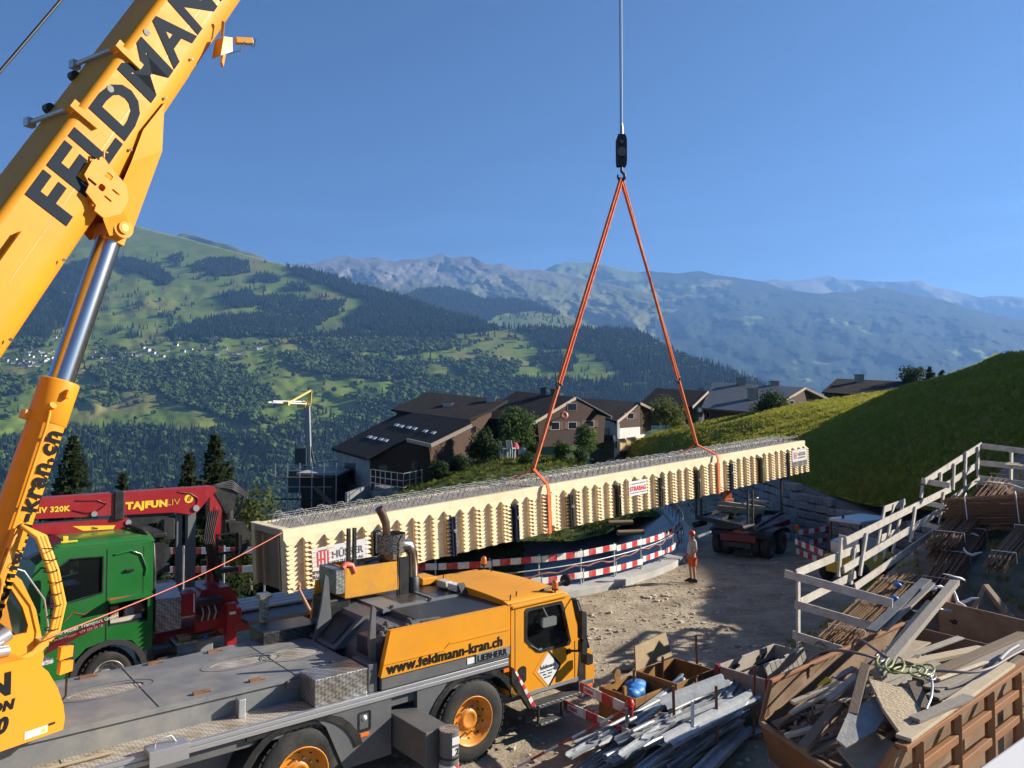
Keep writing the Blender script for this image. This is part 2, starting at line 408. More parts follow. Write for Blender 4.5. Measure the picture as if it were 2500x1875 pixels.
# ------------------------------------------------------------------ forests: instanced conifers and broadleaf trees
FPOLY = [  # outlines of the woods, traced on the slope (photograph pixels on the meadow sheet)
	[(-60, 1085), (27, 1064), (181, 1046), (407, 1052), (542, 1054), (633, 1066), (700, 1052), (768, 1040), (900, 1000), (971, 945), (1062, 925), (1150, 935), (1256, 928), (1355, 928), (1460, 935), (1513, 915), (1600, 930), (2100, 1045), (2100, 1420), (-420, 1420), (-420, 1085)],
	[(1280, 803), (1340, 800), (1536, 806), (1572, 815), (1604, 836), (1700, 880), (1860, 938), (1900, 990), (1600, 960), (1530, 925), (1500, 900), (1450, 862), (1400, 850), (1330, 846), (1290, 825)],
	[(370, 900), (420, 875), (470, 868), (540, 882), (600, 900), (640, 940), (690, 985), (660, 1030), (600, 1036), (540, 1025), (470, 1000), (420, 985), (380, 960)],
	[(220, 905), (330, 880), (410, 905), (420, 930), (330, 955), (240, 945)],
	[(727, 822), (820, 816), (960, 812), (1107, 822), (1120, 850), (1020, 866), (900, 860), (760, 862)],
	[(690, 862), (780, 866), (900, 872), (1040, 890), (1045, 915), (960, 935), (860, 925), (720, 905)],
	[(479, 789), (538, 776), (633, 767), (723, 744), (841, 731), (850, 753), (814, 780), (732, 816), (655, 821), (588, 825), (434, 835), (420, 816)],
	[(836, 794), (917, 731), (989, 724), (1075, 760), (1152, 777), (1215, 803), (1107, 814), (953, 807), (836, 810)],
	[(466, 652), (500, 640), (533, 629), (601, 645), (605, 666), (540, 668), (497, 660)],
	[(296, 632), (340, 636), (378, 652), (415, 676), (412, 694), (370, 685), (330, 664), (296, 660)],
	[(60, 700), (150, 660), (236, 632), (240, 690), (205, 760), (150, 800), (100, 850), (20, 845), (-200, 830), (-200, 700)],
	[(547, 722), (600, 712), (660, 735), (720, 722), (722, 742), (650, 752), (560, 748)],
	[(700, 650), (768, 664), (832, 680), (886, 698), (949, 716), (989, 728), (985, 748), (900, 742), (830, 715), (760, 690)],
	[(690, 700), (745, 694), (760, 708), (700, 716)],
	[(620, 675), (660, 672), (700, 682), (690, 690), (630, 688)],
	[(425, 630), (440, 618), (448, 640), (432, 648)],
	[(1100, 890), (1160, 878), (1260, 892), (1265, 925), (1180, 940), (1110, 920)],
	[(1310, 870), (1370, 862), (1410, 875), (1400, 905), (1340, 905)],
	[(230, 965), (280, 965), (290, 985), (250, 1000), (228, 990)],
	[(0, 920), (50, 930), (60, 955), (0, 965), (-100, 950)],
	[(250, 855), (300, 850), (330, 862), (300, 875), (250, 872)],
	[(880, 985), (1000, 950), (1000, 1010), (900, 1030)],
]
CLEAR = [[(700, 965), (790, 950), (850, 962), (800, 985), (720, 985)], [(620, 1000), (680, 1005), (720, 1030), (640, 1040)], [(1180, 905), (1215, 900), (1220, 915), (1185, 918)],
		 [(1520, 935), (1580, 930), (1590, 945), (1530, 948)]]
def in_poly(poly, x, y):
	p = np.array(poly, float); n = len(p); ins = np.zeros(x.shape, bool); j = n - 1
	for i in range(n):
		xi, yi = p[i]; xj, yj = p[j]
		c = ((yi > y) != (yj > y)) & (x < (xj - xi) * (y - yi) / (yj - yi + 1e-9) + xi)
		ins ^= c; j = i
	return ins
def sample_sheet(U, V, P, n, rs):
	a = P[:-1, :-1]; b = P[:-1, 1:]; c = P[1:, 1:]; d = P[1:, :-1]
	area = 0.5 * np.linalg.norm(np.cross(b - a, c - a), axis=-1) + 0.5 * np.linalg.norm(np.cross(c - a, d - a), axis=-1)
	inv = ((U[:-1, :-1] > -380) & (U[:-1, :-1] < 2050) & (V[:-1, :-1] < 1400))
	area = area * inv
	w = (area / area.sum()).ravel()
	k = rs.choice(len(w), n, p=w); i, j = np.unravel_index(k, area.shape)
	s = rs.rand(n); t = rs.rand(n)
	def bil(X):
		X = np.asarray(X); e = (Ellipsis,) if X.ndim == 2 else (Ellipsis, None)
		s1 = s if X.ndim == 2 else s[:, None]; t1 = t if X.ndim == 2 else t[:, None]
		return X[i, j] * (1 - s1) * (1 - t1) + X[i + 1, j] * s1 * (1 - t1) + X[i, j + 1] * (1 - s1) * t1 + X[i + 1, j + 1] * s1 * t1
	return bil(U), bil(V), bil(P)
rs = np.random.RandomState(5)
N_TRY = 360000
su, sv, sp = sample_sheet(UA, VA, PA, N_TRY, rs)
ju = su + fbm_grid(sp[:, 0] / 60, sp[:, 1] / 60, 3, 71) * 26
jv = sv + fbm_grid(sp[:, 0] / 70 + 9, sp[:, 1] / 70, 3, 72) * 12
infor = np.zeros(N_TRY, bool)
for pl in FPOLY: infor |= in_poly(pl, ju, jv)
for pl in CLEAR: infor &= ~in_poly(pl, ju, jv)
clump = fbm_grid(sp[:, 0] / 45, sp[:, 1] / 45, 4, 73)
keep_f = infor & (rs.rand(N_TRY) < 0.5 + 0.6 * clump + 0.25 * (sv < 830))
keep_s = (~infor) & (clump > 0.40) & (rs.rand(N_TRY) < 0.16) & (sv > 640)
keep_s |= (~infor) & (rs.rand(N_TRY) < 0.002) & (sv > 620)
hedge = np.abs(fbm_grid(sp[:, 0] / 110, sp[:, 2] / 42 + 3, 2, 74)) < 0.018
keep_s |= (~infor) & hedge & (sv > 800) & (rs.rand(N_TRY) < 0.12)
keep = keep_f | keep_s
fp = sp[keep]; fu = su[keep]; fv = sv[keep]; fden = infor[keep]
# conifers on the high slopes, the spur and the dark lower belt; broadleaf on the terraces
pc = np.where(fv < 832, 0.97, np.where(fv > 1050, 0.62, 0.16))
pc = np.where((fu > 1280) & (fv < 1000), 0.85, pc)
pc = np.clip(pc + 0.35 * fbm_grid(fp[:, 0] / 150, fp[:, 1] / 150, 2, 75), 0, 1)
is_con = rs.rand(len(fp)) < pc
# woods on the middle hill
su2, sv2, sp2 = sample_sheet(UM, VM, PM, 60000, rs)
lit = in_poly([(1165, 790), (1230, 765), (1320, 758), (1400, 778), (1470, 795), (1500, 815), (1430, 812), (1290, 815), (1200, 815)], su2 + fbm_grid(sp2[:, 0] / 150, sp2[:, 1] / 150, 3, 77) * 30, sv2)
k2 = ~lit & (rs.rand(60000) < 0.75)
k2 |= lit & (rs.rand(60000) < 0.01)
fp2 = sp2[k2]
def conifer_mesh(seed, mat_):
	rng = random.Random(seed); b = MB()
	tiers = 4; n = 7
	for k in range(tiers):
		z0 = 0.10 + 0.86 * (k / tiers) ** 0.95; z1 = z0 + 0.36 - 0.03 * k
		r = 0.19 * (1 - k / (tiers + 0.35)); z1 = min(z1, 1.0)
		ring = []
		for i in range(n):
			an = 2 * math.pi * (i + rng.uniform(-.25, .25)) / n; rr = r * rng.uniform(0.72, 1.15)
			ring.append((rr * math.cos(an), rr * math.sin(an), z0 + rng.uniform(-.04, .03)))
		b.add(ring + [(rng.uniform(-.01, .01), rng.uniform(-.01, .01), z1)], [(i, (i + 1) % n, n) for i in range(n)] + [tuple(range(n - 1, -1, -1))])
	return b.mesh('conifer', mat_)
def broad_mesh(seed, mat_):
	rng = random.Random(seed); bm = bmesh.new()
	for k in range(6):
		an = rng.uniform(0, 6.28); d = rng.uniform(0.0, 0.22)
		M = Matrix.Translation((d * math.cos(an), d * math.sin(an), rng.uniform(0.30, 0.70))) @ Matrix.Diagonal((rng.uniform(.17, .30), rng.uniform(.17, .30), rng.uniform(.18, .30), 1))
		vs = bmesh.ops.create_icosphere(bm, subdivisions=1, radius=1.0, matrix=M)['verts']
		for v in vs: v.co += Vector((rng.uniform(-1, 1), rng.uniform(-1, 1), rng.uniform(-1, 1))) * 0.055
	me = bpy.data.meshes.new('broadleaf'); bm.to_mesh(me); bm.free(); me.materials.append(mat_)
	return me
mat_con = mat('far conifer', (0.017, 0.032, 0.015), 0.9, rand=0.5, spec=0.1)
mat_bro = mat('far broadleaf', (0.052, 0.082, 0.022), 0.9, rand=0.45, spec=0.1)
def forest_object(name, pts, meshes, hmin, hmax, wide, label, seed, cat='forest'):
	"""one countless wood: points with per-point size and turn, trees set on them by geometry nodes"""
	rs_ = np.random.RandomState(seed)
	me = bpy.data.meshes.new(name); me.from_pydata(pts.tolist(), [], [])
	n = len(pts)
	h = rs_.uniform(hmin, hmax, n) * (0.75 + 0.5 * rs_.rand(n) ** 2)
	w = rs_.uniform(0.8, 1.25, n) * wide
	sc = np.stack([h * w, h * w, h], -1)
	at = me.attributes.new('tree_scale', 'FLOAT_VECTOR', 'POINT'); at.data.foreach_set('vector', sc.astype(np.float32).ravel())
	at = me.attributes.new('tree_turn', 'FLOAT_VECTOR', 'POINT')
	tr = np.zeros((n, 3), np.float32); tr[:, 2] = rs_.rand(n) * 6.28; at.data.foreach_set('vector', tr.ravel())
	at = me.attributes.new('tree_pick', 'INT', 'POINT'); at.data.foreach_set('value', rs_.randint(0, len(meshes), n).astype(np.int32))
	o = link(name, me, label=label, cat=cat, kind='stuff')
	ng = bpy.data.node_groups.new(name, 'GeometryNodeTree')
	ng.interface.new_socket('Geometry', in_out='INPUT', socket_type='NodeSocketGeometry')
	ng.interface.new_socket('Geometry', in_out='OUTPUT', socket_type='NodeSocketGeometry')
	gi = ng.nodes.new('NodeGroupInput'); go = ng.nodes.new('NodeGroupOutput')
	ip = ng.nodes.new('GeometryNodeInstanceOnPoints')
	jg = ng.nodes.new('GeometryNodeGeometryToInstance')
	col = bpy.data.collections.new(name + '_kinds')
	for k, m in enumerate(meshes):
		t = bpy.data.objects.new('tree_kind', m); col.objects.link(t)
	ci = ng.nodes.new('GeometryNodeCollectionInfo'); ci.inputs['Collection'].default_value = col
	ci.inputs['Separate Children'].default_value = True; ci.inputs['Reset Children'].default_value = True
	def attr(nm, ty):
		a = ng.nodes.new('GeometryNodeInputNamedAttribute'); a.data_type = ty; a.inputs['Name'].default_value = nm; return a.outputs['Attribute']
	L = ng.links.new
	L(gi.outputs[0], ip.inputs['Points']); L(ci.outputs[0], ip.inputs['Instance'])
	ip.inputs['Pick Instance'].default_value = True
	L(attr('tree_pick', 'INT'), ip.inputs['Instance Index']); L(attr('tree_turn', 'FLOAT_VECTOR'), ip.inputs['Rotation']); L(attr('tree_scale', 'FLOAT_VECTOR'), ip.inputs['Scale'])
	L(ip.outputs[0], go.inputs[0])
	md = o.modifiers.new('trees', 'NODES'); md.node_group = ng
	return o
CON = [conifer_mesh(i, mat_con) for i in range(4)]
BRO = [broad_mesh(i + 10, mat_bro) for i in range(4)]
forest_object('conifer_forest', fp[is_con], CON, 15, 25, 1.0, 'dark spruce woods on the slope across the valley', 1)
forest_object('broadleaf_forest', fp[~is_con], BRO, 10, 18, 1.25, 'rounded green broadleaf woods on the terraces across the valley', 2)
forest_object('hill_forest', fp2, CON, 20, 30, 1.4, 'dark spruce woods covering the middle hill', 3)
print('far trees', is_con.sum(), (~is_con).sum(), len(fp2))
# ================================================================== near ground
D_ANG = R(39.7)                                    # the road direction: crane, trucks and skips stand along it
DX, DY = math.cos(D_ANG), math.sin(D_ANG)
CURB = [(-26, 23.4), (-14, 23.4), (-6, 23.4), (-1.5, 23.9), (1.4, 25.0), (3.4, 26.7), (5.2, 28.7), (6.5, 30.9), (7.5, 33.6), (8.3, 37), (8.9, 43), (9.4, 50), (9.8, 56), (9.8, 64)]
def resample(pts, n):
	p = np.array(pts, float); s = np.r_[0, np.cumsum(np.linalg.norm(np.diff(p, axis=0), axis=1))]
	t = np.linspace(0, s[-1], n)
	# smooth by a small moving average of the dense polyline
	q = np.stack([np.interp(t, s, p[:, k]) for k in range(p.shape[1])], -1)
	k = max(1, n // (len(pts) * 2)); w = np.ones(2 * k + 1) / (2 * k + 1)
	e = np.pad(q, ((k, k), (0, 0)), 'edge');
	q2 = np.stack([np.convolve(e[:, i], w, 'valid') for i in range(q.shape[1])], -1)
	q2[0], q2[-1] = q[0], q[-1]
	return q2
CURB_S = resample(CURB, 110)
def pit_side(x, y):
	"""signed distance to the curb line, positive on the pit side (left of its direction of travel)"""
	a = CURB_S[:-1]; b = CURB_S[1:]; best = np.full(x.shape, 1e9); sg = np.zeros(x.shape)
	for i in range(len(a)):
		d = b[i] - a[i]; L = d @ d
		t = np.clip(((x - a[i, 0]) * d[0] + (y - a[i, 1]) * d[1]) / L, 0, 1)
		px = x - a[i, 0] - t * d[0]; py = y - a[i, 1] - t * d[1]
		dist = np.hypot(px, py); cr = d[0] * py - d[1] * px
		m = dist < best; best = np.where(m, dist, best); sg = np.where(m, np.sign(cr), sg)
	return best * sg
def ground_z(x, y):
	x = np.asarray(x, float); y = np.asarray(y, float)
	s = pit_side(x, y)
	z = 0.05 * fbm_grid(x * 0.8, y * 0.8, 5, 3) + 0.025 * fbm_grid(x * 4, y * 4, 3, 4) + 0.05 * fbm_grid((x * DX + y * DY) * 0.5, (-x * DY + y * DX) * 2.2, 3, 8)
	z = z * (1 - smoothstep(-1.2, -0.4, s))
	z = z - 0.10 * smoothstep(-1.0, -0.3, s)
	pit = -2.3 + 0.15 * fbm_grid(x * 0.5, y * 0.5, 4, 5)
	# the far side of the pit climbs to the gardens
	far = smoothstep(43, 54, y) * (1 - smoothstep(5.5, 8.5, x)) * 4.2
	lef = np.minimum(0, (x - 3.0) * 0.34)
	z = np.where(s > 0.12, pit + far + lef, z)
	# beyond the left edge of the site the hillside falls
	z = z + np.minimum(0, (x + 15) * 0.28) * smoothstep(20, 27, y - 0.35 * x)
	return z
def ground_mat():
	m = bpy.data.materials.new('trampled gravel soil'); m.use_nodes = True; nt = m.node_tree; b = nt.nodes['Principled BSDF']
	b.inputs['Roughness'].default_value = 0.95; b.inputs['Specular IOR Level'].default_value = 0.15
	co = nd(nt, 'ShaderNodeTexCoord')
	def noise(sc, det, ro=0.6, vec=None):
		n = nd(nt, 'ShaderNodeTexNoise'); n.inputs['Scale'].default_value = sc; n.inputs['Detail'].default_value = det; n.inputs['Roughness'].default_value = ro
		nt.links.new(vec or co.outputs['Object'], n.inputs['Vector']); return n.outputs['Fac']
	def ramp(x, stops):
		r = nd(nt, 'ShaderNodeValToRGB'); el = r.color_ramp.elements
		el[0].position, el[0].color = stops[0][0], (*stops[0][1], 1); el[1].position, el[1].color = stops[-1][0], (*stops[-1][1], 1)
		for p, c in stops[1:-1]:
			e = el.new(p); e.color = (*c, 1)
		nt.links.new(x, r.inputs['Fac']); return r.outputs['Color']
	base = ramp(noise(0.55, 8, 0.7), [(0.30, (0.27, 0.215, 0.15)), (0.46, (0.44, 0.37, 0.27)), (0.60, (0.55, 0.475, 0.355)), (0.75, (0.62, 0.55, 0.43))])
	mp = nd(nt, 'ShaderNodeMapping'); mp.inputs['Rotation'].default_value = (0, 0, -D_ANG); mp.inputs['Scale'].default_value = (0.7, 1.9, 1)
	nt.links.new(co.outputs['Object'], mp.inputs['Vector'])
	ruts = ramp(noise(0.9, 7, 0.65, mp.outputs['Vector']), [(0.34, (0.72, 0.69, 0.65)), (0.5, (1, 1, 1)), (0.8, (1.06, 1.05, 1.03))])
	st = nd(nt, 'ShaderNodeTexVoronoi'); st.inputs['Scale'].default_value = 9; nt.links.new(co.outputs['Object'], st.inputs['Vector'])
	stones = ramp(st.outputs['Distance'], [(0.02, (1.25, 1.22, 1.15)), (0.16, (1.0, 1.0, 1.0)), (0.6, (0.82, 0.8, 0.78))])
	m1 = nd(nt, 'ShaderNodeMix', data_type='RGBA', blend_type='MULTIPLY'); m1.inputs['Factor'].default_value = 1
	nt.links.new(base, m1.inputs['A']); nt.links.new(ruts, m1.inputs['B'])
	m2 = nd(nt, 'ShaderNodeMix', data_type='RGBA', blend_type='MULTIPLY'); m2.inputs['Factor'].default_value = 0.6
	nt.links.new(m1.outputs['Result'], m2.inputs['A']); nt.links.new(stones, m2.inputs['B'])
	nt.links.new(m2.outputs['Result'], b.inputs['Base Color'])
	ad = nd(nt, 'ShaderNodeMath', operation='MULTIPLY_ADD'); nt.links.new(noise(5, 9, 0.75), ad.inputs[0]); ad.inputs[1].default_value = 1.4
	nt.links.new(noise(0.9, 7, 0.65, mp.outputs['Vector']), ad.inputs[2])
	bp = nd(nt, 'ShaderNodeBump'); bp.inputs['Strength'].default_value = 1.0; bp.inputs['Distance'].default_value = 0.10
	nt.links.new(ad.outputs[0], bp.inputs['Height']); nt.links.new(bp.outputs['Normal'], b.inputs['Normal'])
	return m
MGROUND = ground_mat()
gx = np.linspace(-34, 30, 300); gy = np.concatenate([np.linspace(-6, 6, 14)[:-1], np.linspace(6, 40, 190)[:-1], np.linspace(40, 66, 70)])
GXX, GYY = np.meshgrid(gx, gy, indexing='ij')
GP = np.stack([GXX, GYY, ground_z(GXX, GYY)], -1)
# grassy cover where the bank leaves the pit; two materials by position
g_ob = grid_mesh('ground', GP, [MGROUND])
MPIT = mat('pit floor gravel', (0.13, 0.135, 0.145), 0.95, col2=(0.20, 0.20, 0.205), scale=2.5, bump=0.7, bscale=14)
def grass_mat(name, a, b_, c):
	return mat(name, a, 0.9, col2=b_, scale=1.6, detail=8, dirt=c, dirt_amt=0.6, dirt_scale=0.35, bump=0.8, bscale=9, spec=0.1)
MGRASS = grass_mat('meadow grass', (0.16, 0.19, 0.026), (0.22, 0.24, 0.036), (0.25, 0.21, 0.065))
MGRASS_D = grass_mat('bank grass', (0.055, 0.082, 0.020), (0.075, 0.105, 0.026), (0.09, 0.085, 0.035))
for p in g_ob.data.polygons: pass
g_ob.data.materials.append(MPIT); g_ob.data.materials.append(MGRASS_D)
cen = np.zeros(len(g_ob.data.polygons) * 3); g_ob.data.polygons.foreach_get('center', cen); cen = cen.reshape(-1, 3)
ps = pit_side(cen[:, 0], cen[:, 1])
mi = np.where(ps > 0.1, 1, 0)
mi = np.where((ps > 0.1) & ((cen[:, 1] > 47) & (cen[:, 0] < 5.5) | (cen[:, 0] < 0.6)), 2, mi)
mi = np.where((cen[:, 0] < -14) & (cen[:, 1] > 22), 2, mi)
g_ob.data.polygons.foreach_set('material_index', mi.astype(np.int32))
# ---- concrete kerb wall round the pit, cast in lengths
MCONC = mat('pale concrete', (0.36, 0.36, 0.35), 0.85, col2=(0.46, 0.45, 0.43), scale=1.5, dirt=(0.2, 0.19, 0.17), dirt_amt=0.5, dirt_scale=0.8, bump=0.25, bscale=30)
kerb = empty('kerb', (0, 0, 0), kind='structure')
seg = 11
for k in range(0, len(CURB_S) - 1, seg):
	pl = CURB_S[k:min(k + seg + 1, len(CURB_S))]
	if pl[-1, 0] < -4: continue
	b = MB(); rings = []
	for i, p in enumerate(pl):
		d = pl[min(i + 1, len(pl) - 1)] - pl[max(i - 1, 0)]; d = d / np.linalg.norm(d); n = np.array([-d[1], d[0]])
		q = p.copy()
		if i == 0: q = q + d * 0.012
		if i == len(pl) - 1: q = q - d * 0.012
		w = 0.45
		rings.append([(q[0] - n[0] * w, q[1] - n[1] * w, 0.14), (q[0] + n[0] * 0.25, q[1] + n[1] * 0.25, 0.17), (q[0] + n[0] * 0.28, q[1] + n[1] * 0.28, -2.6), (q[0] - n[0] * w, q[1] - n[1] * w, -2.6)])
	b.loft(rings, smooth=False); b.build('kerb_length', MCONC, kerb, bevel=0.015)
# sloping concrete apron inside the bend
b = MB()
A0 = [(p[0], p[1]) for p in CURB_S if 31.5 < p[1] < 52]
rings = []
for x, y in A0:
	rings.append([(x - 0.30, y, 0.0), (x - 3.3, y - 0.6, -2.05), (x - 3.35, y - 0.6, -2.6), (x - 0.30, y, -2.6)])
b.loft(rings, smooth=False); b.build('concrete_apron', MCONC, kind='structure', bevel=0.02)
# ---- the grass hill on the right, and the land behind it
TOE = [(31, 12, 4.4), (24, 17, 4.0), (19.5, 22, 3.8), (16.6, 26, 2.8), (14.9, 31, 1.75), (13.6, 36.5, 2.55), (13.7, 44, 2.3), (14.2, 52, 1.9), (13.6, 62, 1.4), (12.0, 72, 0.9), (11.2, 82, 0.9), (10.5, 96, 0.9)]
CREST = [tuple(at_y(u, v, Y)) for u, v, Y in ((2900, 830, 26), (2700, 845, 36), (2500, 860, 46), (2454, 862, 48), (2414, 881, 54), (2373, 909, 60), (2340, 925, 64), (2312, 938, 68), (2170, 954, 72), (2027, 974, 73), (1917, 990, 74), (1844, 1007, 75), (1722, 1027, 76), (1600, 1056, 77), (1560, 1085, 84), (1530, 1090, 96))]
NT_, NS_ = 130, 60
toe = resample(TOE, NT_); cre = resample(CREST, NT_)
ts = np.linspace(0, 1, NS_)
prof = np.where(ts < 0.5, 0.70 * (ts / 0.5) ** 0.85, 0.70 + 0.30 * ((ts - 0.5) / 0.5))
H = np.zeros((NT_, NS_, 3))
for i in range(NT_):
	H[i, :, :2] = toe[i, :2] + (cre[i, :2] - toe[i, :2]) * ts[:, None]
	H[i, :, 2] = toe[i, 2] + (cre[i, 2] - toe[i, 2]) * prof
nz = fbm_grid(H[:, :, 0] * 0.28, H[:, :, 1] * 0.28, 4, 13)
H[:, :, 2] += 0.32 * nz * np.sin(np.pi * ts)[None, :] + 0.08 * fbm_grid(H[:, :, 0] * 1.5, H[:, :, 1] * 1.5, 3, 14)
# a bench half way up
bk = []
for k, (dx, dz) in enumerate([(2.5, -0.25), (8, -1.6), (25, -5.0), (70, -20)]):
	q = H[:, -1, :].copy(); q[:, 0] += dx; q[:, 1] += dx * 0.5; q[:, 2] += dz; bk.append(q[:, None, :])
hill = grid_mesh('grass_hill', np.concatenate([H] + bk, 1), MGRASS)
# ---- village ground behind the pit, falling to the left into the valley
vx = np.linspace(-150, 70, 120); vy = np.linspace(44, 240, 90)
VX, VY = np.meshgrid(vx, vy, indexing='ij')
def village_z(x, y):
	z = 2.1 - 0.06 * np.maximum(0, y - 62) - 0.0006 * np.maximum(0, y - 62) ** 2
	z = z + np.minimum(0, (x + 2.0) * 0.30) + np.minimum(0, (x + 14) * 0.25)
	z = z + 0.25 * fbm_grid(x * 0.15, y * 0.15, 3, 16)
	z = np.where(y < 52, np.minimum(z, 2.1 - (52 - y) * 0.45), z)
	return z
VZ = village_z(VX, VY)
VZ = VZ - (VZ + 0.12) * smoothstep(4.6, 6.6, VX)
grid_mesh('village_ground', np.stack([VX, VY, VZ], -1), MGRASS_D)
# the near flank of the valley under everything
nx = np.linspace(-900, 900, 60); ny = np.linspace(150, 760, 30)
NX, NY = np.meshgrid(nx, ny, indexing='ij')
grid_mesh('valley_side_terrain', np.stack([NX, NY, -28 - (NY - 150) * 0.52 + 8 * fbm_grid(NX / 60, NY / 60, 3, 18)], -1), mat_meadow)
# ---- the road up to the village
b = MB(); ROADL = resample([(5.5, 50, 0.03), (9.9, 56, 0.2), (10.0, 64, 0.55), (9.0, 74, 0.95), (7.0, 84, 1.15), (4, 96, 1.2)][1:], 30);
rw = []
for p in ROADL: rw.append([(p[0] - 2.2, p[1], 0.06 + 0.0 * p[2]), (p[0] + 3.6, p[1] + 0.5, 0.06)])
b.loft([[*r_] for r_ in rw], smooth=True, caps=False, closed=False)
b.build('road', mat('asphalt', (0.055, 0.055, 0.057), 0.9, col2=(0.08, 0.08, 0.08), scale=2, bump=0.3, bscale=40), kind='structure')
# ---- stone retaining wall: every stone a block of its own
MSTONE = [mat('granite grey', (0.16, 0.165, 0.175), 0.9, col2=(0.24, 0.24, 0.24), scale=4, bump=0.6, bscale=12),
		  mat('granite pale', (0.20, 0.20, 0.20), 0.9, col2=(0.28, 0.27, 0.26), scale=4, bump=0.6, bscale=12),
		  mat('granite dark', (0.14, 0.145, 0.155), 0.9, col2=(0.21, 0.21, 0.215), scale=4, bump=0.6, bscale=12)]
def stone_mesh(seed):
	rng = random.Random(seed); bm = bmesh.new(); bmesh.ops.create_cube(bm, size=1.0)
	bmesh.ops.bevel(bm, geom=bm.edges[:], offset=0.11, segments=1, affect='EDGES')
	for v in bm.verts: v.co += Vector((rng.uniform(-1, 1), rng.uniform(-1, 1), rng.uniform(-1, 1))) * 0.045
	me = bpy.data.meshes.new('stone'); bm.to_mesh(me); bm.free(); return me
STONES = []
for k in range(9):
	me = stone_mesh(k); me.materials.append(MSTONE[k % 3]); STONES.append(me)
def stone_wall(name, line, hgt, lean, sw, sh, label, mx=300, thick=0.5):
	"""line: resampled (x, y, z_base, z_top); the face is on the right of travel"""
	root = empty(name, (0, 0, 0), label=label, cat='wall')
	L = np.r_[0, np.cumsum(np.linalg.norm(np.diff(line[:, :2], axis=0), axis=1))]
	core = MB(); rings = []
	for i in range(len(line)):
		d = line[min(i + 1, len(line) - 1), :2] - line[max(i - 1, 0), :2]; d = d / np.linalg.norm(d); n = np.array([d[1], -d[0]])
		p = line[i]; h = p[3] - p[2]
		rings.append([(p[0] + n[0] * -0.10, p[1] - n[1] * 0.10, p[2] - 0.5), (p[0] - n[0] * (0.10 + lean * h), p[1] - n[1] * (0.10 + lean * h), p[3] - 0.08),
					  (p[0] - n[0] * (thick + 0.4 + lean * h), p[1] - n[1] * (thick + 0.4 + lean * h), p[3] - 0.08), (p[0] - n[0] * (thick + 0.4), p[1] - n[1] * (thick + 0.4), p[2] - 0.5)])
	core.loft(rings, smooth=False); core.build('mortar_core', mat('wall mortar', (0.11, 0.11, 0.11), 0.95, col2=(0.16, 0.155, 0.15), scale=5, bump=0.5), root)
	rng = random.Random(4); cnt = 0
	rows = int(max(line[:, 3] - line[:, 2]) / sh) + 1
	for r_ in range(rows):
		s = rng.uniform(0, sw)
		while s < L[-1] - 0.1 and cnt < mx:
			w = sw * rng.uniform(0.65, 1.35); c = s + w / 2
			if c > L[-1]: break
			p = np.array([np.interp(c, L, line[:, k]) for k in range(4)]); z = p[2] + (r_ + 0.5) * sh
			if z + sh * 0.3 < p[3]:
				e = np.array([np.interp(min(c + 0.3, L[-1]), L, line[:, k]) - np.interp(max(c - 0.3, 0), L, line[:, k]) for k in range(2)]); e = e / np.linalg.norm(e)
				n = np.array([e[1], -e[0]]); off = -lean * (z - p[2])
				o = bpy.data.objects.new('stone', STONES[rng.randrange(9)]); COL.objects.link(o); o.parent = root
				o.location = (p[0] + n[0] * off, p[1] + n[1] * off, z + rng.uniform(-.03, .03))
				o.rotation_euler = (rng.uniform(-.06, .06), rng.uniform(-.05, .05), math.atan2(e[1], e[0]))
				o.scale = (w * 0.97, 0.34 * rng.uniform(.85, 1.2), sh * rng.uniform(.84, 1.0)); cnt += 1
			s += w
	return root
SW = resample([(13.0, 49, 0, 2.3), (12.9, 46, 0, 2.35), (12.75, 42, 0, 2.5), (12.75, 37, 0, 2.62), (13.3, 33.6, 0, 2.2), (14.2, 30.6, 0, 1.6), (15.6, 27.6, 0, 1.9)], 60)
stone_wall('stone_retaining_wall', SW, 2.5, 0.20, 0.62, 0.36, 'grey rough block retaining wall below the shaded grass bank')
# ---- unseen chalet added up the hill, its roofs shaped to shade yard and slope
ch = empty('shade_chalet', (50, 38.5, 11.0), 0, label='unseen tall timber chalet added on the hill to cast shade over the yard', cat='house')
b = MB(); b.bx(-0.3, 12, -15.2, 15.2, -6, 8.2); b.build('wall', mat('chalet timber', (0.10, 0.055, 0.03), 0.8, col2=(0.14, 0.08, 0.045), scale=2), ch)
b = MB(); b.prism([(-1.6, 7.4), (5.8, 11.9), (13.4, 7.4), (13.4, 7.7), (5.8, 12.25), (-1.6, 7.7)], lambda u, v, w: (u, w, v), -16.2, 16.2); b.build('roof', mat('chalet roof', (0.07, 0.065, 0.06), 0.85), ch)
b = MB(); b.bx(-0.3, 12, 15.3, 26, -8, 2.6); b.build('annex_wall', MATS['chalet timber'], ch)
b = MB(); b.prism([(-1.6, 2.0), (5.8, 6.5), (13.4, 2.0), (13.4, 2.3), (5.8, 6.85), (-1.6, 2.3)], lambda u, v, w: (u, w, v), 16.3, 27); b.build('annex_roof', MATS['chalet roof'], ch)
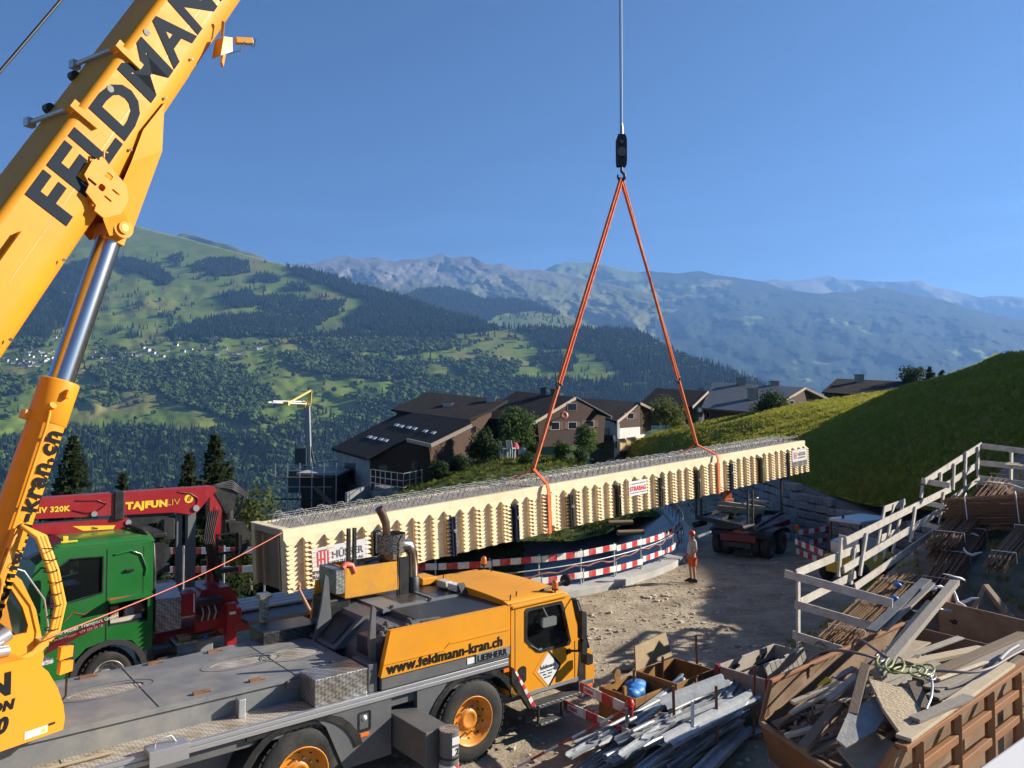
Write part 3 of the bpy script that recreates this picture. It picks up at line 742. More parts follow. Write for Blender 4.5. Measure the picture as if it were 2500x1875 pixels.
# ================================================================== mobile crane
def plate(outer, holes, f, w0, w1, b=None):
	"""flat plate with holes: outer and holes are 2-D loops, f(u, v, w) -> 3-D, thickness w0..w1"""
	b = b or MB()
	bm = bmesh.new(); ed = []
	for lp in [outer] + holes:
		vs = [bm.verts.new((p[0], p[1], 0)) for p in lp]
		ed += [bm.edges.new((vs[i], vs[(i + 1) % len(vs)])) for i in range(len(vs))]
	bmesh.ops.triangle_fill(bm, edges=ed, use_beauty=True, use_dissolve=False)
	bm.verts.index_update()
	tris = [[v.index for v in fc.verts] for fc in bm.faces]; co = [(v.co.x, v.co.y) for v in bm.verts]
	bm.free()
	n = len(co)
	b.add([f(u, v, w0) for u, v in co] + [f(u, v, w1) for u, v in co],
		  tris + [[i + n for i in reversed(t)] for t in tris])
	k = 0; fs = []
	for lp in [outer] + holes:
		m = len(lp)
		for i in range(m): fs.append((k + i, k + (i + 1) % m, n + k + (i + 1) % m, n + k + i))
		k += m
	b.add([f(u, v, w0) for u, v in co] + [f(u, v, w1) for u, v in co], fs)
	return b
def rrect(x0, x1, y0, y1, r, n=4):
	out = []
	for cx, cy, a0 in ((x1 - r, y1 - r, 0), (x0 + r, y1 - r, 90), (x0 + r, y0 + r, 180), (x1 - r, y0 + r, 270)):
		for i in range(n + 1):
			a = R(a0 + 90 * i / n); out.append((cx + r * math.cos(a), cy + r * math.sin(a)))
	return out
def oval(cx, cy, rx, ry, n=20): return [(cx + rx * math.cos(2 * math.pi * i / n), cy + ry * math.sin(2 * math.pi * i / n)) for i in range(n)]
def chequer_mat(name, col, col2, sc=26.0, rough=0.38, metal=0.8):
	m = bpy.data.materials.new(name); m.use_nodes = True; nt = m.node_tree; b = nt.nodes['Principled BSDF']
	b.inputs['Metallic'].default_value = metal; b.inputs['Roughness'].default_value = rough
	co = nd(nt, 'ShaderNodeTexCoord'); mp = nd(nt, 'ShaderNodeMapping'); mp.inputs['Rotation'].default_value = (R(45), R(35.26), R(45)); mp.inputs['Scale'].default_value = (sc,) * 3
	nt.links.new(co.outputs['Object'], mp.inputs['Vector'])
	ck = nd(nt, 'ShaderNodeTexChecker'); ck.inputs['Scale'].default_value = 1.0
	nt.links.new(mp.outputs[0], ck.inputs['Vector'])
	nz = nd(nt, 'ShaderNodeTexNoise'); nz.inputs['Scale'].default_value = 2.5; nz.inputs['Detail'].default_value = 8; nt.links.new(co.outputs['Object'], nz.inputs['Vector'])
	mx = nd(nt, 'ShaderNodeMix', data_type='RGBA'); mx.inputs['A'].default_value = (*col, 1); mx.inputs['B'].default_value = (*col2, 1)
	nt.links.new(ck.outputs['Fac'], mx.inputs['Factor'])
	m2 = nd(nt, 'ShaderNodeMix', data_type='RGBA', blend_type='MULTIPLY'); nt.links.new(mx.outputs['Result'], m2.inputs['A']); m2.inputs['B'].default_value = (0.62, 0.56, 0.48, 1)
	rg = nd(nt, 'ShaderNodeMapRange'); rg.inputs['From Min'].default_value = 0.42; rg.inputs['From Max'].default_value = 0.66; nt.links.new(nz.outputs['Fac'], rg.inputs['Value'])
	nt.links.new(rg.outputs['Result'], m2.inputs['Factor'])
	nt.links.new(m2.outputs['Result'], b.inputs['Base Color'])
	bp = nd(nt, 'ShaderNodeBump'); bp.inputs['Strength'].default_value = 0.6; bp.inputs['Distance'].default_value = 0.006
	nt.links.new(ck.outputs['Fac'], bp.inputs['Height']); nt.links.new(bp.outputs['Normal'], b.inputs['Normal'])
	return m
YEL = mat('crane yellow', (0.74, 0.30, 0.010), 0.52, spec=.3, coat=0.04, col2=(0.68, 0.27, 0.010), scale=0.7, dirt=(0.42, 0.24, 0.06), dirt_amt=0.32, dirt_scale=1.3)
YEL_D = mat('crane yellow weathered', (0.70, 0.32, 0.025), 0.45, col2=(0.60, 0.27, 0.03), scale=1.5, dirt=(0.22, 0.15, 0.08), dirt_amt=0.5, dirt_scale=2.0)
GREY = mat('carrier grey', (0.085, 0.092, 0.098), 0.5, col2=(0.11, 0.115, 0.12), scale=1.0, dirt=(0.20, 0.18, 0.15), dirt_amt=0.4, dirt_scale=1.4)
DECKG = mat('deck steel', (0.14, 0.148, 0.155), 0.55, metal=0.1, col2=(0.20, 0.205, 0.205), scale=1.2, dirt=(0.36, 0.32, 0.26), dirt_amt=0.75, dirt_scale=1.0)
BLK = mat('black paint', (0.012, 0.012, 0.013), 0.45, dirt=(0.10, 0.09, 0.075), dirt_amt=0.35, dirt_scale=3)
RUB = mat('rubber', (0.016, 0.016, 0.016), 0.8, dirt=(0.10, 0.09, 0.07), dirt_amt=0.55, dirt_scale=2.2, bump=0.2)
SILV = mat('brushed aluminium', (0.50, 0.51, 0.53), 0.38, metal=0.7, dirt=(0.3, 0.28, 0.25), dirt_amt=0.4, dirt_scale=2)
CHROME = mat('chrome rod', (0.52, 0.53, 0.54), 0.25, metal=1.0)
STAIN = mat('stained exhaust steel', (0.30, 0.22, 0.17), 0.35, metal=0.9, col2=(0.18, 0.12, 0.09), scale=5)
CHQ = chequer_mat('chequer plate', (0.58, 0.57, 0.55), (0.30, 0.29, 0.28), 20)
CHQ_S = chequer_mat('walkway plate', (0.60, 0.55, 0.46), (0.34, 0.31, 0.26), 24, rough=.5, metal=.25)
GLASS = mat('dark glass', (0.02, 0.025, 0.025), 0.06, spec=0.5, alpha=0.22)
LETTER = mat('lettering black', (0.012, 0.013, 0.016), 0.75, spec=0.12)
LETTERB = mat('lettering blue black', (0.018, 0.026, 0.038), 0.75, spec=0.12)
WHITE = mat('white paint', (0.72, 0.72, 0.71), 0.5, dirt=(0.4, 0.38, 0.34), dirt_amt=0.35)
RED = mat('signal red', (0.55, 0.022, 0.022), 0.45, dirt=(0.2, 0.1, 0.08), dirt_amt=0.25)
RUST = mat('rust', (0.16, 0.07, 0.035), 0.85, col2=(0.25, 0.12, 0.06), scale=6)
AMBER = mat('amber lens', (0.75, 0.16, 0.015), 0.18, coat=0.5)
MIRR = mat('mirror glass', (0.6, 0.62, 0.65), 0.05, metal=1.0)
CR = empty('mobile_crane', (-0.65, 13.2, 0), D_ANG, label='yellow mobile crane with dark grey carrier lifting the long timber element', cat='crane')
def yz(x): return lambda u, v, w: (w, u, v)
def xz(u, v, w): return (u, w, v)
def xy(u, v, w): return (u, v, w)
# ---- carrier frame
b = MB(); b.bx(-11, 2.3, 0.42, 2.33, 0.62, 1.32); b.bx(-11, 0.6, 0.06, 2.69, 1.32, 1.555)
b.build('chassis_frame', GREY, CR, bevel=0.01)
b = MB(); b.bx(-11, 0.74, -0.035, 0.02, 1.50, 1.565); b.bx(-11, 0.74, -0.035, 0.045, 1.575, 1.63); b.bx(-11, 0.74, -0.02, 0.02, 1.56, 1.58)
b.build('side_rail', SILV, CR, bevel=0.006)
for x0, x1 in ((-6.05, -2.78), (-11, -6.07)):
	b = MB(); b.bx(x0, x1, 0.05, 0.62, 1.556, 1.60); b.build('walkway_plate', CHQ_S, CR)
for x0, x1 in ((-5.2, -1.0), (-11, -5.22)):
	b = MB(); b.bx(x0, x1, 2.2, 2.72, 1.556, 1.60); b.build('walkway_plate', CHQ_S, CR)
# deck box with oval trap covers
dk = plate([(-11, 0.56), (-1.98, 0.56), (-1.98, 2.62), (-2.9, 2.72), (-4.0, 2.62), (-11, 2.62)], [oval(-5.30, 1.70, 0.50, 0.20), oval(-3.35, 1.72, 0.50, 0.20), oval(-1.0 - 1.5, 1.60, 0.42, 0.30)], xy, 1.90, 1.975)
dk.bx(-11, -1.98, 0.60, 2.58, 1.56, 1.90)
dko = dk.build('deck', DECKG, CR, bevel=0.008)
for cx, rx, ry in ((-5.30, .50, .20), (-3.35, .50, .20), (-2.5, .42, .30)):
	b = MB(); b.prism(oval(cx, 1.70 if cx < -3 else 1.60, rx - .015, ry - .015, 24), xy, 1.90, 1.962); b.build('trap_cover', CHQ_S, dko)
	b = MB(); plate(oval(cx, 1.70 if cx < -3 else 1.60, rx + .14, ry + .10, 24), [oval(cx, 1.70 if cx < -3 else 1.60, rx + .125, ry + .085, 24)], xy, 1.975, 1.981, b); b.build('weld_ring', GREY, dko)
for x, y in ((-4.4, 0.72), (-3.6, 0.72), (-4.55, 2.5), (-3.62, 2.5), (-5.5, 2.48)):
	b = MB(); b.bx(x, x + .16, y - .035, y + .035, 1.975, 2.012); b.cyl((x + .16, y, 1.995), (x + .24, y, 1.995), .022, n=8); b.build('lug', RUST, dko)
b = MB(); b.bx(-2.95, -2.935, 0.58, 2.6, 1.976, 1.979); b.bx(-4.9, -4.885, 0.58, 2.6, 1.976, 1.979); b.build('seam', BLK, dko)
b = MB(); b.bx(-3.86, -3.76, 0.42, 0.56, 1.60, 1.86); b.build('bracket', SILV, CR, bevel=.01)
b = MB(); b.bx(-3.1, -2.3, 0.50, 0.72, 1.80, 1.93); b.bx(-2.3, -2.0, 0.50, 0.78, 1.78, 2.02); b.cyl((-3.0, .62, 1.9), (-2.1, .62, 1.98), .035); b.build('locking_bolt', GREY, CR, bevel=.015)
b = MB(); b.bx(-5.2, -4.72, -0.16, 0.10, 1.63, 1.70); b.bx(-5.2, -4.72, -0.18, -0.16, 1.50, 1.70); b.tube([(-5.1, -0.02, 1.70), (-5.08, -0.02, 1.78), (-4.9, -.02, 1.79), (-4.84, -.02, 1.70)], .012); b.build('ladder_hinge', SILV, CR, bevel=.008)
b = MB(); b.tube([(-8, .3, 1.63), (-6.6, .33, 1.63), (-5.5, .30, 1.64)], .025, 8); b.build('hose', mat('tan hose', (0.35, 0.27, 0.17), .7), CR)
# ---- lower side: skirts, arches, steps
b = MB()
plate([(-2.42, 0.62), (-1.62, 0.62), (-1.62, 1.50), (-2.9, 1.50), (-2.72, 1.32)], [], xz, -0.012, 0.10, b)
b.build('skirt_panel', GREY, CR, bevel=.01)
b = MB(); plate([(-1.14, 0.85), (-0.93, 0.85), (-0.72, 1.26), (-0.55, 1.5), (-1.14, 1.5)], [], xz, -0.012, 0.10, b); b.build('skirt_panel', GREY, CR, bevel=.01)
b = MB(); plate([(-1.60, 0.62), (-1.16, 0.62), (-1.16, 1.5), (-1.60, 1.5)], [], xz, 0.25, 0.30, b); b.build('outrigger_recess', BLK, CR)
b = MB(); plate(rrect(-2.20, -1.98, 1.10, 1.40, .03), [rrect(-2.17, -2.01, 1.14, 1.37, .02)], xz, -0.02, 0.02, b); b.bx(-2.17, -2.01, .0, .03, 1.14, 1.37); b.build('lamp_recess', BLK, CR)
b = MB(); b.lathe((-2.09, -0.002, 1.30), (0, -1, 0), [(0, .045), (.02, .04), (.03, .0)], 12); b.build('work_lamp', WHITE, CR)
b = MB(); b.bx(-2.17, -2.02, -0.03, 0.0, 1.02, 1.08); b.build('side_marker', AMBER, CR, bevel=.01)
b = MB(); b.bx(-4.82, -4.70, -0.06, -0.03, 1.26, 1.31); b.build('side_marker', AMBER, CR, bevel=.01)
for cx in (0.0, -3.08):
	b = MB(); rings = []
	for k in range(13):
		a = R(15 + 150 * k / 12); r0, r1 = .80, .90
		ca, sa = math.cos(a), math.sin(a)
		rings.append([(cx + r0 * ca * 1.08, -0.03, .70 + r0 * sa), (cx + r1 * ca * 1.1, -0.03, .70 + min(r1 * sa, .79)), (cx + r1 * ca * 1.1, .62, .70 + min(r1 * sa, .79)), (cx + r0 * ca * 1.08, .62, .70 + r0 * sa)])
	b.loft(rings, smooth=False); b.build('wheel_arch', BLK, CR)
b = MB(); b.bx(-2.3, -0.85, .02, .06, 1.0, 1.02); b.build('side_moulding', BLK, CR)
b = MB(); b.bx(-3.9, -2.3, -0.005, .06, 1.42, 1.50); b.bx(-0.9, 0.75, -.005, .06, 1.44, 1.50); b.build('arch_lip', BLK, CR)
RIMY = mat('rim yellow', (.72, .27, .02), .4, col2=(.55, .2, .02), scale=4, dirt=(.2, .12, .06), dirt_amt=.6, dirt_scale=5)
def make_wheel(x, name='wheel', rim_m=None, R_=.70, W=.44, y0=0.03, parent=None, z=None, side=-1, treads=40):
	rim_m = rim_m or RIMY; z = R_ if z is None else z
	s = side
	b = MB(); yo = y0
	prof = [(0.0, .40 * R_ / .7), (-.015, .47 * R_ / .7), (-.02, .58 * R_ / .7), (.01, .655 * R_ / .7), (.05, .685 * R_ / .7), (W - .05, .685 * R_ / .7), (W - .01, .655 * R_ / .7), (W, .5 * R_ / .7), (W - .02, .40 * R_ / .7)]
	b.lathe((x, yo, z), (0, 1, 0), prof, 40)
	for k in range(treads):
		a = 2 * math.pi * k / treads
		for yy, off in ((yo + .075, 0), (yo + W * .5, .5), (yo + W - .075, 0)):
			an = a + off * 2 * math.pi / treads; rr = .690 * R_ / .7
			M = Matrix.Rotation(-an, 3, 'Y')
			b.box((x + rr * math.cos(an), yy, z + rr * math.sin(an)), (.026, .12 if off == 0 else .13, .075 * R_ / .7), M)
	w = b.build(name, RUB, parent)
	q = R_ / .7
	b = MB(); b.lathe((x, yo, z), (0, 1, 0), [(.02, .415 * q), (-.012, .42 * q), (-.018, .405 * q), (.03, .385 * q), (.05, .35 * q), (.10, .335 * q), (.13, .30 * q), (.12, .20 * q), (.105, .17 * q), (.085, .15 * q), (.08, .12 * q), (.095, .10 * q), (.095, .0)], 36)
	r_ = b.build('rim', rim_m, w)
	b = MB()
	for k in range(10):
		a = 2 * math.pi * k / 10; cx, cz = x + .225 * q * math.cos(a), z + .225 * q * math.sin(a)
		b.cyl((cx, yo + .125, cz), (cx, yo + .075, cz), .019, .015, 6)
	b.build('wheel_nuts', CHROME, w)
	b = MB()
	for k in range(10):
		a = 2 * math.pi * (k + .5) / 10; cx, cz = x + .322 * q * math.cos(a), z + .322 * q * math.sin(a)
		b.cyl((cx, yo + .118, cz), (cx, yo + .105, cz), .022, n=8)
	b.build('rim_slots', BLK, w)
	return w
for wx in (0.0, -3.08): make_wheel(wx, parent=CR)
# axles behind the wheels
b = MB(); b.cyl((0, .3, .7), (0, 2.4, .7), .14); b.cyl((-3.08, .3, .7), (-3.08, 2.4, .7), .14); b.build('axle', BLK, CR)
for wx in (0.0, -3.08): make_wheel(wx, parent=CR, y0=2.28)
# ---- outrigger
b = MB(); b.bx(-1.58, -1.14, -0.92, 0.3, 0.72, 1.22); b.bx(-1.60, -1.12, -0.96, -0.90, 0.68, 1.24); ob = b.build('outrigger_beam', mat('outrigger grey', (.075, .082, .085), .5, col2=(.1, .105, .11), dirt=(.22, .16, .1), dirt_amt=.45), CR, bevel=.012)
b = MB(); b.bx(-1.40, -1.38, -.925, -.90, .86, 1.02); b.build('marker_strip', AMBER, ob)
b = MB(); b.cyl((-1.28, -1.10, 0.28), (-1.28, -1.10, 1.26), .145, n=20); jk = b.build('outrigger_jack', GREY, CR)
b = MB(); b.cyl((-1.28, -1.10, 1.26), (-1.28, -1.10, 1.275), .15, n=20); b.build('jack_cap', CHQ, jk)
b = MB(); b.cyl((-1.28, -1.10, 0.86), (-1.28, -1.10, .89), .155, n=20); b.build('jack_collar', BLK, jk)
b = MB(); b.cyl((-1.28, -1.10, 0.06), (-1.28, -1.10, 0.28), .09, n=16); b.cyl((-1.28, -1.10, 0.0), (-1.28, -1.10, 0.06), .28, n=20); b.build('jack_foot', GREY, jk)
def stripe_mat(name, c1, c2, width, direction, off=0.0):
	m = bpy.data.materials.new(name); m.use_nodes = True; nt = m.node_tree; bs = nt.nodes['Principled BSDF']; bs.inputs['Roughness'].default_value = .5
	co = nd(nt, 'ShaderNodeTexCoord'); dp = nd(nt, 'ShaderNodeVectorMath', operation='DOT_PRODUCT'); dp.inputs[1].default_value = direction
	nt.links.new(co.outputs['Object'], dp.inputs[0])
	ma = nd(nt, 'ShaderNodeMath', operation='MULTIPLY_ADD'); ma.inputs[1].default_value = 0.5 / width; ma.inputs[2].default_value = off; nt.links.new(dp.outputs['Value'], ma.inputs[0])
	fr = nd(nt, 'ShaderNodeMath', operation='FRACT'); nt.links.new(ma.outputs[0], fr.inputs[0])
	gt = nd(nt, 'ShaderNodeMath', operation='GREATER_THAN'); gt.inputs[1].default_value = .5; nt.links.new(fr.outputs[0], gt.inputs[0])
	nz = nd(nt, 'ShaderNodeTexNoise'); nz.inputs['Scale'].default_value = 4; nz.inputs['Detail'].default_value = 8; nt.links.new(co.outputs['Object'], nz.inputs['Vector'])
	mx = nd(nt, 'ShaderNodeMix', data_type='RGBA'); mx.inputs['A'].default_value = (*c1, 1); mx.inputs['B'].default_value = (*c2, 1); nt.links.new(gt.outputs[0], mx.inputs['Factor'])
	rg = nd(nt, 'ShaderNodeMapRange'); rg.inputs['From Min'].default_value = .48; rg.inputs['From Max'].default_value = .75; rg.inputs['To Max'].default_value = .5; nt.links.new(nz.outputs['Fac'], rg.inputs['Value'])
	m2 = nd(nt, 'ShaderNodeMix', data_type='RGBA'); nt.links.new(rg.outputs['Result'], m2.inputs['Factor']); nt.links.new(mx.outputs['Result'], m2.inputs['A']); m2.inputs['B'].default_value = (.28, .25, .21, 1)
	nt.links.new(m2.outputs['Result'], bs.inputs['Base Color'])
	return m
RW = ((0.72, 0.71, 0.69), (0.50, 0.02, 0.025))
b = MB(); b.lathe((-1.28, -1.10, 0.34), (0, 0, 1), [(0, .148), (.44, .148)], 20); b.build('warning_stripes', stripe_mat('jack stripes', *RW, .11, (1, 0.5, 0.9)), jk)
b = MB(); b.bx(-1.33, -1.20, -1.252, -1.247, 1.08, 1.19); b.build('number_plate', WHITE, jk)
lettering('number', '2', .12, LETTER, jk, (-1.275, -1.254, .94), (1, 0, 0), (0, 0, 1), .003)
b = MB(); b.bx(-1.33, -1.23, -1.252, -1.247, .93, 1.04); b.build('number_plate', WHITE, jk)
# ---- tool box and hood
b = MB(); b.bx(-2.88, -2.02, 0.03, .58, 1.632, 2.03); b.build('tool_box', CHQ, CR, bevel=.012)
b = MB(); b.bx(-2.0, -1.84, 0.04, .58, 1.632, 2.06); b.build('box_end', GREY, CR, bevel=.01)
b = MB(); b.prism([(-1.78, 1.60), (.76, 1.60), (.76, 2.40), (-1.35, 2.40), (-1.70, 2.05)], xz, .10, 2.70); b.build('engine_hood', GREY, CR, bevel=.02)
b = MB(); b.bx(-1.80, .76, -.02, .05, 1.645, 1.838); b.build('lower_panel', GREY, CR, bevel=.008)
def ypan(off): return lambda u, v, w: (u, w - off * max(0, min(1, (v - 1.85) / .7)), v)
b = MB(); b.prism([(-1.83, 1.842), (.765, 1.842), (.765, 2.535), (-1.66, 2.535)], xz, -.045, .06); yp = b.build('side_cover', YEL, CR, bevel=.022)
b = MB(); b.prism([(-1.79, 2.035), (-0.62, 2.035), (-.52, 2.125), (.75, 2.125), (.75, 2.150), (-.53, 2.150), (-.64, 2.062), (-1.785, 2.062)], xz, -.058, -.044); b.build('crease', YEL, yp, bevel=.006)
lettering('lettering', 'www.feldmann-kran.ch', .235, LETTER, yp, (-1.72, -.052, 1.885), (1, 0, 0), (0, 0, 1), .006, sx=1.0)
b = MB(); b.bx(.02, .755, -.048, -.02, 1.70, 1.84); b.build('badge_plate', mat('badge grey', (.22, .23, .24), .5), CR)
lettering('lettering', 'LIEBHERR', .145, LETTER, CR, (.04, -.052, 1.715), (1, 0, 0), (0, 0, 1), .004, sx=1.0)
b = MB(); b.bx(-.16, .0, -.03, -.018, 1.70, 1.80); b.build('sticker', WHITE, CR)
# hood top: grille and framed panels
def grille_mat():
	m = bpy.data.materials.new('grille mesh'); m.use_nodes = True; nt = m.node_tree; bs = nt.nodes['Principled BSDF']; bs.inputs['Roughness'].default_value = .45; bs.inputs['Metallic'].default_value = .4
	co = nd(nt, 'ShaderNodeTexCoord'); v = nd(nt, 'ShaderNodeTexVoronoi'); v.inputs['Scale'].default_value = 20; v.inputs['Randomness'].default_value = 0.0
	nt.links.new(co.outputs['Object'], v.inputs['Vector'])
	r = nd(nt, 'ShaderNodeValToRGB'); r.color_ramp.elements[0].position = .40; r.color_ramp.elements[0].color = (.008, .008, .009, 1); r.color_ramp.elements[1].position = .62; r.color_ramp.elements[1].color = (.13, .135, .14, 1)
	nt.links.new(v.outputs['Distance'], r.inputs['Fac']); nt.links.new(r.outputs['Color'], bs.inputs['Base Color'])
	bp = nd(nt, 'ShaderNodeBump'); bp.inputs['Strength'].default_value = .8; bp.inputs['Distance'].default_value = .01; nt.links.new(v.outputs['Distance'], bp.inputs['Height']); nt.links.new(bp.outputs['Normal'], bs.inputs['Normal'])
	return m
b = MB(); b.bx(-.92, .80, .14, 1.20, 2.40, 2.505); b.build('air_grille', grille_mat(), CR)
b = MB(); plate([(-1.05, 1.24), (.82, 1.24), (.82, 2.75), (-1.05, 2.75)], [[(-.62, 1.34), (.05, 1.34), (.05, 2.66), (-.62, 2.66)], [(.10, 1.34), (.74, 1.34), (.74, 2.66), (.10, 2.66)]], xy, 2.44, 2.525, b); b.build('hood_lid_frame', mat('lid grey', (.15, .16, .17), .5, dirt=(.25, .22, .18), dirt_amt=.4), CR, bevel=.006)
SMOK = mat('smoked panel', (.022, .021, .019), .3, col2=(.05, .04, .03), scale=2.2, dirt=(.16, .14, .10), dirt_amt=.4)
for k, (x0, x1) in enumerate(((-.62, .05), (.10, .74))):
	for y0, y1 in ((1.34, 1.77), (1.785, 2.21), (2.225, 2.66)):
		b = MB(); b.bx(x0, x1, y0, y1, 2.45, 2.506); b.build('lid_panel', SMOK, CR)
b = MB()
for x in (-.9, -.1, .6): b.bx(x, x + .05, 1.22, 1.27, 2.52, 2.56); b.bx(x, x + .05, 2.72, 2.77, 2.52, 2.56)
b.build('lid_latches', BLK, CR)
# sloped dark face toward the deck
b = MB(); b.prism([(-1.95, 1.98), (-1.1, 1.98), (-1.06, 2.50), (-1.40, 2.44)], xz, 1.30, 2.72); b.build('hood_front', GREY, CR, bevel=.015)
b = MB(); b.add([(-1.905, 1.42, 2.06), (-1.905, 2.6, 2.06), (-1.50, 2.6, 2.40), (-1.50, 1.42, 2.40)], [(0, 1, 2, 3)]); b.build('air_intake', BLK, CR)
# valve block and pipes near the side cover
b = MB(); b.bx(-1.72, -.95, .14, .95, 2.0, 2.30); b.build('valve_block', BLK, CR, bevel=.02)
for k in range(6):
	rng = random.Random(k); x = -1.65 + .12 * k; y = .25 + .13 * (k % 4)
	b = MB(); b.cyl((x, y, 2.28), (x, y, 2.42 + .04 * (k % 3)), .055, n=12); b.cyl((x, y, 2.42 + .04 * (k % 3)), (x, y, 2.46 + .04 * (k % 3)), .035, n=10); b.build('valve', GREY, CR)
for k in range(7):
	x = -1.68 + .10 * k
	b = MB(); b.tube([(x, .5 - .02 * k, 2.30), (x + .05, .38, 2.44), (x + .14, .2, 2.42), (x + .20, .12, 2.28)], .018, 6); b.build('hydraulic_hose', BLK, CR)
b = MB(); b.cyl((-1.05, .32, 2.44), (-.55, .22, 2.44), .085, n=16); b.lathe((-1.05, .32, 2.44), (-1, .2, 0), [(0, .085), (.04, .09), (.05, .05)], 14); b.build('air_tank', GREY, CR)
# boom rest plates
b = MB(); plate([(-1.86, 1.98), (-1.78, 1.98), (-1.78, 2.86), (-1.84, 2.92), (-1.90, 2.3)], [], xz, .20, .26, b); b.build('guard_plate', GREY, CR, bevel=.005)
b = MB(); plate([(-1.98, 1.95), (-1.62, 1.95), (-1.72, 3.05), (-1.78, 3.10), (-1.84, 2.6)], [], xz, 1.98, 2.04, b); b.build('guard_plate', GREY, CR, bevel=.005)
b = MB(); plate([(-1.75, 1.95), (-1.25, 1.95), (-1.28, 2.82), (-1.62, 2.86)], [], xz, 2.66, 2.72, b); b.build('guard_plate', YEL, CR, bevel=.01)
b = MB(); b.bx(-1.7, -1.25, 2.04, 2.66, 1.95, 2.62); b.build('winch_housing', BLK, CR, bevel=.03)
# yellow tray with folded chains, exhaust stack
b = MB()
for p in ([(-1.36, 2.62), (-.30, 2.62), (-.30, 3.15), (-1.38, 3.15)],):
	plate(p, [], xz, 1.98, 2.02, b); plate(p, [], xz, 2.62, 2.66, b)
b.bx(-1.40, -1.36, 1.98, 2.66, 2.62, 3.16); b.bx(-.32, -.28, 1.98, 2.66, 2.62, 3.16); b.bx(-1.38, -.30, 2.0, 2.64, 2.60, 2.66)
tr = b.build('ballast_tray', YEL_D, CR, bevel=.008)
b = MB(); b.bx(-1.57, -1.40, 1.98, 2.66, 2.72, 3.14); b.build('tray_end', CHQ, tr)
b = MB(); b.tube([(-1.44, 2.0, 3.16), (-1.36, 2.02, 3.22), (-1.26, 2.0, 3.19), (-1.20, 2.0, 3.05)], .055, 8); b.build('orange_hook', mat('faded red', (.6, .12, .07), .5), tr)
b = MB(); b.bx(-1.1, -.5, 2.15, 2.5, 3.05, 3.12); b.bar((-.95, 2.3, 3.12), (-.45, 2.2, 3.24), .08, .04); b.build('folded_steel', BLK, tr)
for x in (-1.18, -1.06):
	b = MB(); b.bx(x, x + .06, 2.30, 2.36, 3.0, 3.80); b.build('steel_rod', BLK, tr)
b = MB(); b.lathe((-.42, 2.2, 2.9), (0, 0, 1), [(0, .13), (.42, .13), (.46, .15), (.50, .15), (.52, .06)], 18); b.tube([(-.42, 2.2, 3.4), (-.42, 2.2, 3.65), (-.44, 2.2, 3.85), (-.52, 2.19, 4.02), (-.60, 2.18, 4.14)], [.075, .075, .078, .08, .082], 12)
b.build('exhaust_stack', STAIN, CR)
b = MB(); b.lathe((-.30, 2.25, 3.28), (0, 0, 1), [(0, .28), (.36, .28)], 20); b.build('heat_shield', mat('perforated shield', (.30, .29, .27), .4, metal=.8, col2=(.06, .06, .055), scale=55, detail=0, mix=(.45, .55)), CR)
b = MB(); b.tube([(.10, 2.1, 2.55), (.10, 2.1, 3.0), (.08, 2.1, 3.25), (-.02, 2.1, 3.40), (-.16, 2.12, 3.42)], [.10, .105, .11, .12, .12], 14); b.build('intake_pipe', mat('bright steel pipe', (.55, .5, .42), .22, metal=1.0), CR)
b = MB(); b.lathe((.10, 2.1, 2.48), (0, 0, 1), [(0, .13), (.30, .13), (.32, .11)], 16); b.bx(-.25, -.05, 2.0, 2.06, 2.5, 3.2); b.tube([(-.30, 2.0, 2.5), (-.30, 1.98, 3.5), (-.22, 1.98, 3.62)], .02, 6); b.build('pipe_bracket', BLK, CR)
b = MB(); b.bx(.45, .80, 2.3, 2.75, 2.52, 2.66); b.build('yellow_cover', YEL, CR, bevel=.02)
for k, (y, c) in enumerate(((1.75, 'cream box'), (1.38, 'white box'))):
	b = MB(); b.bx(.62, .80, y, y + .30, 2.53, 2.66); b.build('roof_box', mat(c, (.52, .48, .38) if k == 0 else (.62, .62, .6), .5, dirt=(.3, .28, .2), dirt_amt=.5), CR, bevel=.02)
b = MB(); b.prism([(1.22, 2.53), (1.38, 2.53), (1.38, 2.70)], lambda u, v, w: (w, u, v), .64, .80); b.build('bracket', BLK, CR)
# ---- driver's cab: shell with real openings
cab_prof = [(.80, 1.0), (1.02, .90), (1.25, .92), (2.45, .84), (2.70, .84), (2.72, 1.02), (2.64, 1.42), (2.28, 2.44), (2.14, 2.55), (.80, 2.55)]
win = [(1.14, 2.36), (1.14, 1.86), (1.40, 1.63), (1.50, 1.60), (2.20, 1.60), (2.24, 1.66), (2.05, 2.33), (2.0, 2.40), (1.18, 2.40)]
b = plate(cab_prof, [win], xz, -.03, .03); cs = b.build('cab_side', YEL, CR, bevel=.018)
b = plate(cab_prof, [win], xz, 2.70, 2.76); b.build('cab_side', YEL, CR, bevel=.018)
b = MB(); b.bx(.78, .84, .03, 2.70, .95, 2.5); b.build('cab_back', YEL, CR)
def roofz(x, y): return 2.56 + .07 * math.cos((y - 1.36) / 1.6 * math.pi / 2) - .02 * max(0, (x - 1.9)) * 3
rr_ = []
for i in range(9):
	x = .78 + (2.22 - .78) * i / 8
	rr_.append([(x, -.05 + 2.84 * j / 12, roofz(x, -.05 + 2.84 * j / 12) - (0.05 if j in (0, 12) else 0)) for j in range(13)] + [(x, 2.72, 2.48), (x, .0, 2.48)])
b = MB(); b.loft(rr_, smooth=True); b.build('cab_roof', YEL, CR)
b = MB(); b.bar((.80, -.045, 2.50), (2.16, -.045, 2.515), .05, .05); b.build('roof_gutter', YEL, CR, bevel=.01)
